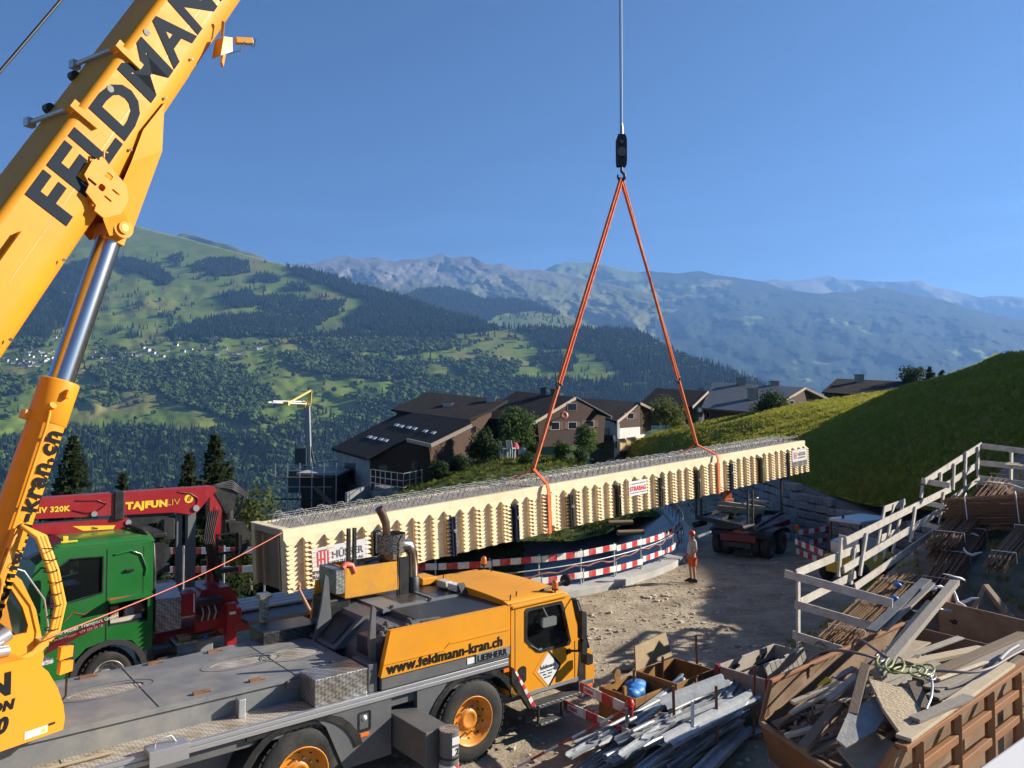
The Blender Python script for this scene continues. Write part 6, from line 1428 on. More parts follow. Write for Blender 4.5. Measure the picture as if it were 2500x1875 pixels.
# ================================================================== second truck up the road with the next element
t2 = empty('delivery_truck', at_y(1484, 1136, 76.0), R(66), label='dark blue truck facing down the road carrying another timber element', cat='truck')
DBL = mat('dark blue paint', (.012, .02, .04), .3, coat=.3)
b = MB(); b.prism([(-1.25, .5), (1.25, .5), (1.25, 2.3), (1.12, 3.05), (-1.12, 3.05), (-1.25, 2.3)], lambda u, v, w: (w, u, v), -2.0, 0); b.build('cab', DBL, t2, bevel=.05)
b = MB(); b.prism([(-1.12, 1.75), (1.12, 1.75), (1.0, 2.75), (-1.0, 2.75)], lambda u, v, w: (w, u, v), -2.03, -2.0); b.build('windscreen', mat('dark screen', (.01, .012, .015), .1), t2)
b = MB(); b.bx(-2.08, -2.0, -1.22, 1.22, .45, .85); b.bx(-2.04, -2.0, -.9, .9, .95, 1.55); b.build('bumper', BLK, t2, bevel=.02)
for y in (-.95, .95):
	b = MB(); b.bx(-2.10, -2.07, y - .18, y + .18, .62, .78); b.build('headlight', mat('lamp glass', (.5, .5, .5), .2), t2)
	b = MB(); b.bx(-1.9, -1.75, y * 1.5 - .1, y * 1.5 + .1, 1.8, 2.5); b.build('mirror', BLK, t2, bevel=.02)
b = MB(); b.bx(.1, 9, -.5, .5, .8, 1.1); b.build('chassis_frame', BLK, t2)
for x in (-1.1, 3.2, 4.5):
	for y in (-1.2, .9):
		b = MB(); b.lathe((x, y, .5), (0, 1, 0), [(0, .2), (0, .46), (.04, .5), (.26, .5), (.3, .46), (.3, .2)], 16); b.build('wheel', RUB, t2)
b = MB(); b.prism([(.3, 1.5), (1.2, 1.5), (1.2, 3.3), (.8, 3.9), (.5, 3.3)], xz, -.4, .4); b.bar((.8, 0, 3.3), (.3, -.3, 4.1), .2, .25); b.build('loader', CRED, t2, bevel=.03)
b = MB(); b.bx(1.4, 2.0, -1.2, 1.2, 1.1, 1.3); b.bx(7, 7.6, -1.2, 1.2, 1.1, 1.3); b.build('bolster', BLK, t2)
e2 = empty('timber_element', t2.matrix_basis @ Vector((0, 0, 0)), R(66), label='second pale timber element lying on the dark blue truck', cat='timber element')
b = MB(); b.bx(1.2, 16, -.8, .8, 1.31, 2.7); b.build('body', WOOD, e2)
for k in range(29):
	x = 1.3 + .52 * k
	for s in (-1,):
		o = bpy.data.objects.new('batten', BAT[k % 2 == 1]); COL.objects.link(o); o.parent = e2; o.location = (x, -.801, 1.31)
for k in range(28):
	for j in range(3):
		o = bpy.data.objects.new('stirrup', ST); COL.objects.link(o); o.parent = e2; o.location = (1.5 + .5 * k, -.5 + .5 * j, 2.7)
# ================================================================== people
SKIN = mat('skin', (.42, .22, .14), .6, col2=(.48, .26, .17), scale=8)
def skinned(name, verts, edges, radii, material, parent, root=0, sub=2):
	me = bpy.data.meshes.new(name); me.from_pydata([tuple(v) for v in verts], edges, []); o = link(name, me, parent)
	sk = o.modifiers.new('skin', 'SKIN'); sk.use_smooth_shade = True
	lay = me.skin_vertices[0].data if me.skin_vertices else None
	if lay is None:
		bm = bmesh.new(); bm.from_mesh(me); bm.verts.layers.skin.verify(); bm.to_mesh(me); bm.free(); lay = me.skin_vertices[0].data
	for i, r in enumerate(radii):
		lay[i].radius = (r, r) if not isinstance(r, tuple) else r; lay[i].use_root = (i == root)
	sb = o.modifiers.new('sub', 'SUBSURF'); sb.levels = sub; sb.render_levels = sub
	dg = bpy.context.evaluated_depsgraph_get()
	m2 = bpy.data.meshes.new_from_object(o.evaluated_get(dg)); o.modifiers.clear(); o.data = m2
	m2.materials.clear(); m2.materials.append(material)
	m2.polygons.foreach_set('use_smooth', [True] * len(m2.polygons))
	return o
def hand_chain(V, Ed, Rd, wrist, idx, d, spread, length=.085):
	"""palm and five fingers grown from the wrist vertex idx; d = pointing direction, spread = across the palm"""
	d = d.normalized(); s = spread.normalized(); c = d.cross(s)
	p = wrist + d * .05; V.append(p); Rd.append((.038, .022)); pi_ = len(V) - 1; Ed.append((idx, pi_))
	p2 = wrist + d * .095; V.append(p2); Rd.append((.042, .018)); p2i = len(V) - 1; Ed.append((pi_, p2i))
	for k, (o, L) in enumerate(((-.032, .06), (-.011, .075), (.011, .07), (.031, .055))):
		a = p2 + s * o; b_ = a + d * L * .5 + c * .012; e = b_ + d * L * .35 + c * .03
		i0 = len(V); V.extend([a, b_, e]); Rd.extend([.0095, .009, .0075]); Ed.extend([(p2i, i0), (i0, i0 + 1), (i0 + 1, i0 + 2)])
	a = p - s * .035 - d * .01; b_ = a - s * .02 + d * .035 + c * .01; i0 = len(V); V.extend([a, b_]); Rd.extend([.012, .009]); Ed.extend([(pi_, i0), (i0, i0 + 1)])
def worker_in_yard():
	# stands in left profile, facing -x in local space; origin at the feet
	g = at_z(1690, 1421, 0.0)
	root = empty('person', g, R(4), label='worker in grey T-shirt, orange shorts and red helmet standing by the kerb', cat='person')
	V = []; Ed = []; Rd = []
	def v(p, r, par=None):
		V.append(Vector(p)); Rd.append(r); i = len(V) - 1
		if par is not None: Ed.append((par, i))
		return i
	pel = v((0.02, 0, .93), (.15, .115)); bel = v((-.04, 0, 1.06), (.155, .135), pel); che = v((-.02, 0, 1.26), (.165, .125), bel); sho = v((.03, 0, 1.42), (.13, .09), che)
	nk = v((.02, 0, 1.50), .058, sho); hd0 = v((-.005, 0, 1.58), (.075, .085), nk); hd1 = v((-.01, 0, 1.66), (.082, .098), hd0); hd2 = v((0, 0, 1.73), (.06, .07), hd1)
	nose = v((-.105, 0, 1.625), .018, hd1); chin = v((-.075, 0, 1.555), .035, hd0)
	for s in (-1, 1):
		ear = v((.01, .088 * s, 1.63), .018, hd1)
		h = v((.02, .09 * s, .88), .098, pel); kn = v((-.005 - .03 * s, .10 * s, .50), .062, h); ca = v((.015 - .03 * s, .10 * s, .34), .057, kn); an = v((.03 - .04 * s, .10 * s, .09), .040, ca); ft = v((-.10 - .04 * s, .11 * s, .045), .042, an)
		sh = v((.03, .19 * s, 1.40), .068, sho); eb = v((.06 - .02 * s, .23 * s, 1.13), .048, sh)
		fa = v((-.03, .21 * s, 1.01), .042, eb); wr = v((-.12, .15 * s, .93), .030, fa)
		hand_chain(V, Ed, Rd, V[wr], wr, Vector((-.75, -.35 * s, -.6)), Vector((.2, .3 * s, -.8)))
	skinned('body', V, Ed, Rd, SKIN, root)
	V2 = []; E2 = []; R2 = []
	def v2(p, r, par=None):
		V2.append(Vector(p)); R2.append(r); i = len(V2) - 1
		if par is not None: E2.append((par, i))
		return i
	a = v2((.02, 0, .90), (.185, .145)); a2 = v2((-.03, 0, 1.06), (.185, .165), a); c = v2((-.01, 0, 1.27), (.19, .15), a2); d = v2((.03, 0, 1.42), (.145, .105), c); e = v2((.025, 0, 1.475), .075, d)
	for s in (-1, 1):
		q = v2((.03, .19 * s, 1.40), .085, d); q2 = v2((.05, .225 * s, 1.20), .07, q)
	skinned('t_shirt', V2, E2, R2, mat('grey cotton', (.40, .38, .35), .9, bump=.4, bscale=20), root)
	V2 = []; E2 = []; R2 = []
	a = v2((.02, 0, .94), (.175, .14));
	for s in (-1, 1):
		q = v2((.02, .095 * s, .84), .125, a); q2 = v2((.005 - .02 * s, .105 * s, .64), .105, q); q3 = v2((.0 - .02 * s, .105 * s, .54), .10, q2)
	skinned('shorts', V2, E2, R2, mat('orange cloth', (.62, .10, .02), .85, bump=.4, bscale=20), root)
	for s in (-1, 1):
		b = MB(); x = -.04 * s
		b.loft([[(x + .10, .06 * s + dy, z) for dy, z in ((.0, 0), (.09 * s, 0), (.085 * s, .10), (.01 * s, .10))], [(x + .02, .055 * s + dy, z) for dy, z in ((0, 0), (.10 * s, 0), (.09 * s, .15), (.01 * s, .15))], [(x - .10, .055 * s + dy, z) for dy, z in ((0, 0), (.10 * s, 0), (.09 * s, .085), (.01 * s, .085))], [(x - .20, .07 * s + dy, z) for dy, z in ((0, 0), (.07 * s, 0), (.06 * s, .05), (.01 * s, .05))]], smooth=False)
		b.build('boot', mat('boot leather', (.025, .02, .018), .7), root, bevel=.015)
	b = MB(); b.lathe((.0, 0, 1.675), (-.12, 0, 1), [(0, .128), (.005, .122), (.05, .115), (.09, .09), (.115, .05), (.122, 0)], 18); b.prism([(-.20, 1.675), (-.10, 1.69), (-.10, 1.70), (-.20, 1.682)], xz, -.07, .07); b.build('helmet', mat('helmet red', (.60, .07, .02), .3), root, bevel=.004)
	b = MB(); b.lathe((.02, 0, 1.60), (0, 0, 1), [(0, .088), (.05, .096), (.09, .1)], 14); b.build('hair', mat('hair brown', (.07, .045, .03), .9), root)
worker_in_yard()
def helper_behind():
	# half hidden behind the crane deck, right arm raised to the element
	P = MCR @ Vector((-.35, 4.35, 0))
	root = empty('person', P, D_ANG, label='worker with yellow helmet reaching up to the near end of the element', cat='person')
	V = []; Ed = []; Rd = []
	def v(p, r, par=None):
		V.append(Vector(p)); Rd.append(r); i = len(V) - 1
		if par is not None: Ed.append((par, i))
		return i
	pel = v((0, 0, .95), (.15, .12)); che = v((0, 0, 1.28), (.17, .12), pel); sho = v((0, 0, 1.44), (.13, .09), che); nk = v((0, 0, 1.52), .058, sho); h0 = v((0, 0, 1.60), (.075, .085), nk); h1 = v((0, 0, 1.68), (.082, .095), h0)
	nose = v((-.05, .085, 1.65), .018, h1)
	for s in (-1, 1):
		ear = v((.085 * s, 0, 1.65), .016, h1)
		h = v((.09 * s, 0, .9), .10, pel); kn = v((.10 * s, 0, .5), .065, h); an = v((.10 * s, 0, .09), .042, kn); ft = v((.10 * s, .13, .05), .042, an)
	s1 = v((.20, 0, 1.42), .07, sho); e1 = v((.28, .12, 1.14), .05, s1); w1 = v((.2, .3, 1.0), .03, e1)
	hand_chain(V, Ed, Rd, V[w1], w1, Vector((-.2, .8, 0)), Vector((1, .2, 0)))
	tgt = root.matrix_basis.inverted() @ EWD(.25, -.16, .18)
	s2 = v((-.20, 0, 1.42), .07, sho); el_ = V[s2].lerp(tgt, .55) + Vector((-.05, 0, -.14)); e2_ = v(el_, .048, s2); w2 = v(tgt + Vector((0, 0, -.10)), .030, e2_)
	hand_chain(V, Ed, Rd, V[w2], w2, Vector((.1, .1, 1)), Vector((1, 0, 0)))
	skinned('body', V, Ed, Rd, SKIN, root)
	V2 = []; E2 = []; R2 = []
	V2 += [Vector((0, 0, .92)), Vector((0, 0, 1.28)), Vector((0, 0, 1.45)), Vector((.2, 0, 1.42)), Vector((.26, .08, 1.25)), Vector((-.2, 0, 1.42)), V[s2].lerp(el_, .45)]; R2 += [(.175, .15), (.19, .145), (.14, .1), .085, .07, .085, .07]; E2 += [(0, 1), (1, 2), (2, 3), (3, 4), (2, 5), (5, 6)]
	skinned('t_shirt', V2, E2, R2, mat('dark cotton', (.03, .03, .035), .9), root)
	V2 = [Vector((0, 0, .95)), Vector((.09, 0, .88)), Vector((.10, 0, .5)), Vector((.10, 0, .12)), Vector((-.09, 0, .88)), Vector((-.10, 0, .5)), Vector((-.10, 0, .12))]
	skinned('trousers', V2, [(0, 1), (1, 2), (2, 3), (0, 4), (4, 5), (5, 6)], [(.17, .14), .115, .08, .065, .115, .08, .065], mat('work trousers', (.06, .055, .05), .9), root)
	b = MB(); b.lathe((0, 0, 1.70), (0, .05, 1), [(0, .130), (.005, .124), (.05, .116), (.09, .09), (.115, .05), (.122, 0)], 18); b.build('helmet', mat('helmet yellow', (.75, .42, .02), .3), root)
helper_behind()
# ================================================================== village houses
RF_D = mat('dark tile roof', (.013, .012, .012), .9, col2=(.022, .019, .018), scale=1.2, stretch=(1, 1, 3), dirt=(.045, .033, .026), dirt_amt=.4, dirt_scale=.5, bump=.5, bscale=6, spec=.2)
RF_M = mat('grey sheet roof', (.055, .066, .08), .55, metal=.1, col2=(.075, .086, .10), scale=.6, dirt=(.10, .10, .10), dirt_amt=.4, dirt_scale=.4)
W_BR = mat('brown log wall', (.058, .024, .010), .85, col2=(.026, .011, .005), scale=3.0, stretch=(.5, .5, 9))
W_OR = mat('sunburnt boards', (.060, .026, .010), .85, col2=(.028, .012, .005), scale=3.0, stretch=(8, 8, .4))
W_DK = mat('dark boards', (.05, .032, .022), .85, col2=(.03, .02, .014), scale=3, stretch=(8, 8, .4))
W_WH = mat('white render', (.55, .54, .52), .8, dirt=(.35, .33, .3), dirt_amt=.4)
W_CO = mat('barn concrete', (.27, .27, .265), .85, col2=(.34, .34, .33), scale=.9, dirt=(.14, .14, .13), dirt_amt=.5)
FRAME_W = mat('window white', (.30, .28, .25), .5); PANE = mat('window pane', (.012, .014, .018), .08); SHUT = mat('red shutter', (.06, .012, .010), .7)
def poly_slab(pts, thick, name, m, parent, inv, bevel=0.0, up=None):
	"""thick slab under a planar polygon of world points"""
	n = Vector((0, 0, 0))
	for i in range(len(pts)): n += pts[i].cross(pts[(i + 1) % len(pts)])
	n.normalize()
	if (n.dot(up) if up is not None else n.z) < 0: n = -n
	b = MB(); k = len(pts); vs = [inv @ p for p in pts] + [inv @ (p - n * thick) for p in pts]
	b.add(vs, [tuple(range(k)), tuple(range(2 * k - 1, k - 1, -1))] + [(i, (i + 1) % k, k + (i + 1) % k, k + i) for i in range(k)])
	return b.build(name, m, parent, bevel)
def on_plane(pl, u, v):
	a, b_, c = pl; n = (b_ - a).cross(c - a); d = Vector(ray(u, v)); o = Vector(_C)
	return o + d * ((a - o).dot(n) / d.dot(n))
def house(name, loc, label, roofs, walls, windows=(), chimneys=(), verges=()):
	"""roofs/walls: (material, three (u,v,Y) anchors, outline pixels); windows: (wall index, u0,v0,u1,v1, shutters)"""
	root = empty(name, loc, label=label, cat='house'); inv = Matrix.Translation(root.location).inverted()
	cam_v = Vector(_C)
	for m, anc, out in roofs:
		pl = [at_y(*a) for a in anc]; poly_slab([on_plane(pl, *p) for p in out], .22, 'roof', m, root, inv)
	wpl = []
	for m, anc, out in walls:
		pl = [at_y(*a) for a in anc]; wpl.append(pl); pts = [on_plane(pl, *p) for p in out]
		poly_slab(pts, .3, 'wall', m, root, inv, up=(cam_v - pts[0]))
	for wi, u0, v0, u1, v1, sh in windows:
		pl = wpl[wi]; q = [on_plane(pl, u, v) for u, v in ((u0, v0), (u1, v0), (u1, v1), (u0, v1))]
		n = (q[1] - q[0]).cross(q[3] - q[0]).normalized()
		if n.dot(cam_v - q[0]) < 0: n = -n
		fr = poly_slab([p + n * .05 for p in q], .08, 'window', FRAME_W if sh != 'dark' else BLK, root, inv, up=n)
		c = sum(q, Vector()) / 4
		poly_slab([c + (p - c) * .86 + n * .056 for p in q], .03, 'pane', PANE, fr, inv, up=n)
		if sh is True:
			e = (q[1] - q[0])
			for s0, s1 in ((-.42, -.04), (1.04, 1.42)): poly_slab([q[0] + e * s0 + n * .06, q[0] + e * s1 + n * .06, q[3] + e * s1 + n * .06, q[3] + e * s0 + n * .06], .05, 'shutter', SHUT, fr, inv, up=n)
	for (u, v0, v1, Y, w, m) in chimneys:
		a, c = at_y(u, v1, Y), at_y(u, v0, Y); b = MB(); a = inv @ a; c = inv @ c
		b.bx(a.x - w / 2, a.x + w / 2, a.y - w / 2, a.y + w / 2, a.z - .5, c.z - .08); b.bx(a.x - w * .62, a.x + w * .62, a.y - w * .62, a.y + w * .62, c.z - .08, c.z); b.build('chimney', m, root)
	for (ri_, i, j) in verges:
		m, anc, out = roofs[ri_]; pl = [at_y(*a) for a in anc]; b = MB(); b.bar(inv @ (on_plane(pl, *out[i]) + Vector((0, -.06, -.08))), inv @ (on_plane(pl, *out[j]) + Vector((0, -.06, -.08))), .10, .26); b.build('verge_board', VERGE, root)
	return root
VERGE = mat('verge board', (.34, .27, .20), .7)
CHM = mat('sheet chimney', (.30, .34, .38), .4, metal=.5); CHD = mat('dark chimney', (.07, .07, .075), .7); CHS = mat('stone chimney', (.25, .24, .22), .8)
house('barn', at_y(930, 1240, 56), 'low dark-roofed barn with rows of skylights beside the tower crane',
	  [(RF_D, ((808, 1094, 66), (894, 1117, 56), (985, 1006, 72)), [(808, 1094), (894, 1118), (994, 1072), (1052, 1085), (1152, 1036), (1146, 1024), (985, 1004)])],
	  [(W_OR, ((905, 1130, 57), (1050, 1085, 56), (1050, 1165, 56)), [(903, 1122), (992, 1080), (1048, 1090), (1056, 1170), (905, 1200)]),
	   (W_CO, ((826, 1105, 65), (905, 1122, 57), (905, 1240, 57)), [(826, 1104), (903, 1125), (907, 1245), (826, 1232)]),
	   (W_OR, ((1050, 1088, 56), (1150, 1040, 64), (1150, 1110, 64)), [(1052, 1090), (1148, 1044), (1148, 1110), (1056, 1170)])],
	  [(1, 842, 1130, 868, 1182, 'dark'), (0, 925, 1135, 948, 1150, 'dark'), (0, 1005, 1125, 1022, 1165, 'dark')], (), [(0, 2, 3), (0, 3, 4)])
bh = bpy.data.objects['barn']; binv = Matrix.Translation(bh.location).inverted()
plb = [at_y(808, 1094, 66), at_y(894, 1117, 56), at_y(985, 1006, 72)]
SKYL = mat('skylight', (.35, .38, .40), .25)
for (u, v) in ((968, 1037), (980, 1040), (998, 1043), (1012, 1046), (1038, 1052), (1058, 1056), (902, 1066), (913, 1069), (930, 1072), (942, 1075)):
	q = [on_plane(plb, *p) for p in ((u - 8, v + 3), (u - 1, v - 2), (u + 7, v - .5), (u, v + 4.5))]
	poly_slab([p + Vector((0, 0, .06)) for p in q], .05, 'skylight', SKYL, bh, binv)
house('upper_barn', at_y(1050, 1060, 72), 'large dark-roofed barn with two pale metal chimneys',
	  [(RF_D, ((955, 999, 72), (1045, 957, 79), (1135, 1027, 64)), [(955, 999), (1045, 957), (1240, 976), (1200, 1000), (1135, 1027)])],
	  [(W_OR, ((965, 1000, 72.5), (1132, 1028, 65), (1132, 1060, 65)), [(968, 1003), (1130, 1028), (1130, 1090), (968, 1060)]), (W_OR, ((1135, 1028, 65), (1190, 1008, 70), (1190, 1060, 70)), [(1136, 1030), (1200, 1003), (1200, 1080), (1136, 1080)])],
	  [(1, 1150, 1040, 1162, 1056, 'dark')], [(1093, 984, 1003, 71, .8, CHM), (1199, 967, 988, 71, .8, CHM)])
house('chalet', at_y(1400, 1085, 68), 'brown log chalet with gable windows and a red satellite dish',
	  [(RF_D, ((1161, 1018, 72), (1260, 955, 78), (1301, 1031, 66)), [(1161, 1018), (1260, 955), (1405, 970), (1301, 1032)]),
	   (RF_D, ((1405, 970, 72.5), (1260, 955, 78), (1493, 1018, 70)), [(1405, 970), (1262, 955), (1350, 985), (1493, 1018)])],
	  [(W_BR, ((1318, 1026, 67.5), (1405, 978, 70), (1478, 1012, 71.5)), [(1312, 1030), (1405, 977), (1478, 1014), (1474, 1080), (1318, 1092)]),
	   (W_DK, ((1175, 1022, 72), (1312, 1033, 67.5), (1312, 1090, 67.5)), [(1180, 1020), (1310, 1033), (1316, 1092), (1190, 1090)])],
	  [(0, 1344, 1030, 1366, 1050, True), (0, 1386, 1030, 1408, 1048, True), (0, 1428, 1027, 1450, 1043, True), (0, 1384, 985, 1408, 1003, 'dark'), (1, 1235, 1056, 1248, 1072, False)],
	  [(1326, 946, 965, 74, .55, CHD), (1351, 950, 970, 73.5, .5, CHD)], [(0, 2, 3), (1, 0, 3)])
chh = bpy.data.objects['chalet']; cinv = Matrix.Translation(chh.location).inverted()
d0 = cinv @ at_y(1377, 1014, 68.3)
b = MB(); b.lathe(d0, (.3, -1, .3), [(0, .0), (.02, .2), (.07, .38), (.08, .38), (.03, .2), (.01, 0)], 16); b.bar(d0, d0 + Vector((.1, .6, 0)), .04, .04); b.build('satellite_dish', mat('dish red', (.35, .10, .07), .5), chh)
b = MB(); p0, p1 = cinv @ at_y(1180, 1058, 71.5), cinv @ at_y(1310, 1064, 67); b.bar(p0, p1, .5, .08); b.bar(p0 + Vector((0, 0, .9)), p1 + Vector((0, 0, .9)), .06, .06); b.build('balcony', W_DK, chh)
house('white_based_chalet', at_y(1520, 1060, 76), 'small chalet with white ground floor and red shutters',
	  [(RF_D, ((1420, 972, 86), (1561, 984, 80), (1502, 1028, 74)), [(1420, 972), (1563, 983), (1506, 1029), (1470, 1018), (1440, 998)]), (RF_D, ((1561, 984, 80), (1592, 998, 81), (1500, 975, 86)), [(1563, 983), (1595, 998), (1520, 990), (1440, 973)])],
	  [(W_BR, ((1505, 1026, 74.5), (1563, 988, 79), (1563, 1050, 79)), [(1507, 1030), (1563, 990), (1563, 1042), (1508, 1046)]), (W_WH, ((1505, 1026, 74.4), (1563, 988, 78.9), (1563, 1050, 78.9)), [(1508, 1046), (1563, 1042), (1563, 1064), (1508, 1072)]),
	   (W_WH, ((1430, 1010, 79), (1506, 1030, 74.6), (1506, 1070, 74.6)), [(1450, 1025), (1507, 1034), (1507, 1070), (1450, 1068)]), (W_OR, ((1563, 990, 79.4), (1590, 998, 82), (1590, 1060, 82)), [(1564, 992), (1590, 1000), (1590, 1050), (1564, 1060)])],
	  [(0, 1530, 1008, 1547, 1023, True), (2, 1474, 1045, 1488, 1062, 'dark')], [], [(0, 1, 2), (1, 0, 1)])
house('garden_chalet', at_y(1680, 1035, 90), 'dark chalet with a lit brown gable behind the fruit tree',
	  [(RF_D, ((1562, 985, 95), (1602, 947, 100), (1690, 993, 88)), [(1562, 985), (1602, 947), (1729, 955), (1690, 993)])],
	  [(W_BR, ((1692, 992, 88.4), (1727, 960, 94), (1725, 1030, 94)), [(1692, 993), (1727, 960), (1727, 1028), (1692, 1034)]), (W_DK, ((1575, 985, 95), (1692, 994, 88.4), (1692, 1030, 88.4)), [(1575, 987), (1692, 994), (1692, 1034), (1575, 1040)])],
	  [(0, 1703, 995, 1712, 1006, True), (0, 1705, 1018, 1714, 1028, True), (1, 1650, 996, 1662, 1006, False)], [(1712, 946, 958, 96, .6, CHS)], [(0, 2, 3)])
house('grey_roof_house', at_y(1850, 1015, 85), 'wide house with grey sheet metal roof and three chimneys on the grass crest',
	  [(RF_M, ((1740, 933, 98), (1966, 946, 90), (1838, 1006, 83)), [(1740, 933), (1966, 946), (1908, 982), (1840, 1006), (1712, 995)]), (RF_M, ((1966, 946, 90), (1900, 940, 93), (2028, 976, 92)), [(1966, 946), (1880, 941), (1950, 965), (2028, 976)])],
	  [(W_BR, ((1910, 984, 84.8), (1964, 952, 90), (1964, 1000, 90)), [(1906, 988), (1964, 951), (1990, 966), (1990, 1000), (1906, 1010)]), (W_DK, ((1715, 997, 90), (1840, 1007, 83.5), (1840, 1030, 83.5)), [(1718, 998), (1840, 1008), (1906, 985), (1906, 1015), (1840, 1030), (1720, 1030)])],
	  [(0, 1925, 978, 1938, 992, False), (0, 1972, 975, 1984, 988, False), (1, 1726, 1005, 1733, 1022, False)], [(1809, 922, 938, 95, .9, CHS), (1891, 930, 944, 93, .85, CHS), (1838, 948, 968, 88, .95, CHS)], [(0, 1, 2), (1, 0, 3)])
house('crest_house', at_y(2150, 960, 95), 'long dark-roofed house farthest along the grass crest',
	  [(RF_D, ((2043, 924, 108), (2316, 936, 96), (2076, 962, 98)), [(2043, 924), (2318, 936), (2318, 952), (2180, 966), (2076, 962), (2006, 957)])],
	  [(W_BR, ((2010, 958, 104), (2076, 963, 98.5), (2076, 990, 98.5)), [(2012, 958), (2076, 963), (2180, 966), (2180, 985), (2012, 985)])],
	  [(0, 2040, 966, 2050, 976, False)], [(2098, 914, 928, 104, .9, CHS)])
# ---- tower crane and the shell being built below it
TC0 = at_y(755, 1150, 62)
tc = empty('tower_crane', TC0, label='small tower crane with yellow jib standing left of the barn', cat='crane')
ti = Matrix.Translation(TC0).inverted()
def tp_(u, v, Y=62): return ti @ at_y(u, v, Y)
YC = mat('tower crane yellow', (.70, .50, .10), .5); MG = mat('mast grey', (.26, .28, .30), .5)
b = MB(); b.bar(tp_(757, 1235), tp_(750, 990), .40, .40, (0, 1, 0)); b.build('mast', MG, tc)
b = MB(); b.bar(tp_(750, 992), tp_(759, 953), .12, .12); b.bar(tp_(757, 992), tp_(760, 953), .12, .12); b.bar(tp_(759, 953), tp_(705, 983, 60), .12, .14); b.build('a_frame', YC, tc)
b = MB(); j0, j1 = tp_(750, 986), tp_(654, 982, 57)
top0, top1 = tp_(740, 980), tp_(662, 979, 57)
b.bar(j0, j1, .09, .09); b.bar(j0 + Vector((0, .7, 0)), j1 + Vector((0, .7, 0)), .09, .09); b.bar(top0 + Vector((0, .35, 0)), top1 + Vector((0, .35, 0)), .09, .09)
for k in range(14):
	a = j0.lerp(j1, k / 14); c = top0.lerp(top1, (k + .5) / 14) + Vector((0, .35, 0)); e = j0.lerp(j1, (k + 1) / 14)
	b.bar(a, c, .04, .04); b.bar(c, e, .04, .04)
b.build('jib', mat('jib white', (.55, .55, .52), .5), tc)
b = MB(); p = tp_(693, 985, 59); b.box(p, (.8, .4, .3)); b.box(tp_(738, 988), (.7, .6, .5)); b.build('trolley', YC, tc)
b = MB(); b.bar(tp_(739, 1000), tp_(739, 1072), .02, .02); b.build('hoist_line', MG, tc)
b = MB(); b.box(tp_(738, 1072), (.2, .2, .45)); b.build('hook_block', WHITE, tc)
b = MB(); b.bx(-1.3, 1.3, -1.3, 1.3, -1.6, .1); b.bar(tp_(745, 1140), tp_(752, 1090), .15, .15); b.bar(tp_(768, 1140), tp_(758, 1090), .15, .15); b.build('ballast', mat('ballast dark', (.06, .065, .07), .7), tc)
b = MB(); b.box(tp_(737, 1115), (.9, .9, 1.4)); b.build('winch_cabin', mat('cabin dark green', (.03, .05, .045), .6), tc)
sh_ = empty('house_shell', at_y(760, 1240, 58), label='dark unfinished house shell with scaffolding below the tower crane', cat='building'); si = Matrix.Translation(sh_.location).inverted()
def sp_(u, v, Y=58): return si @ at_y(u, v, Y)
b = MB(); a = sp_(735, 1250); c = sp_(820, 1160); b.bx(a.x, c.x, 0, 6, a.z - 2, c.z); b.build('timber_wall', W_DK, sh_)
b = MB(); b.bx(a.x - .3, c.x + .3, -.3, 6.3, c.z, c.z + .18); b.build('floor_slab', W_CO, sh_)
for k in range(6):
	x = a.x - 1.6 + k * .9
	b = MB(); b.bar((x, -1.2, a.z - 2), (x, -1.2, c.z + 1.0), .06, .06); b.build('scaffold_pole', SILV, sh_)
for z in (-1.0, .8, 2.4):
	b = MB(); b.bx(a.x - 1.7, c.x, -1.4, -.6, z - .05, z); b.build('scaffold_deck', W_DK, sh_)
	b = MB(); b.bar((a.x - 1.7, -1.25, z + .9), (c.x, -1.25, z + .9), .04, .04); b.build('guard_rail', SILV, sh_)
b = MB(); b.bar(sp_(770, 1190, 56), sp_(815, 1235, 55), .2, .25); b.build('ramp_beam', mat('ramp rust', (.12, .05, .035), .7), sh_)
b = MB(); p0, p1 = sp_(758, 1158), sp_(822, 1150); b.bar(p0, p1, .05, .05); b.bar(p0 + Vector((0, 0, .9)), p1 + Vector((0, 0, .9)), .05, .05); b.build('edge_rail', SILV, sh_)
b = MB(); q0, q1 = at_y(845, 1248, 54), at_y(905, 1236, 55.5); L_ = q1 - q0; b.prism([(0, -2.5), (L_.length, -2.5), (L_.length, 1.75), (.1, 1.25)], lambda u, v, w: (u, w, v), 0, .3); b.build('retaining_wall', W_CO, loc=q0, rot=(0, 0, math.atan2(L_.y, L_.x)), label='smooth grey concrete retaining wall beside the barn', cat='wall')
# rough stone terrace wall with railing in front of the barn
tl = []
for u, v0, v1, Y in ((903, 1250, 1182, 55), (935, 1252, 1192, 53.5), (970, 1250, 1206, 52.5), (1000, 1238, 1212, 52.5), (1030, 1226, 1212, 53)):
	lo_, hi_ = at_y(u, v0, Y), at_y(u, v1, Y); tl.append((lo_.x, lo_.y, lo_.z - .4, hi_.z))
stone_wall('terrace_wall', resample(tl, 16), 2, .08, .62, .48, 'rough boulder terrace wall in front of the barn', thick=.6)
b = MB()
rl0 = [at_y(905, 1178, 55), at_y(940, 1184, 53.6), at_y(985, 1190, 53), at_y(1030, 1180, 54)]
root = empty('terrace_railing', rl0[0], label='thin grey metal railing along the barn terrace', cat='railing')
for k in range(3):
	for h in (.0, .45, .95):
		b = MB(); b.bar(rl0[k] - rl0[0] + Vector((0, 0, h)), rl0[k + 1] - rl0[0] + Vector((0, 0, h)), .04, .04); b.build('rail', SILV, root)
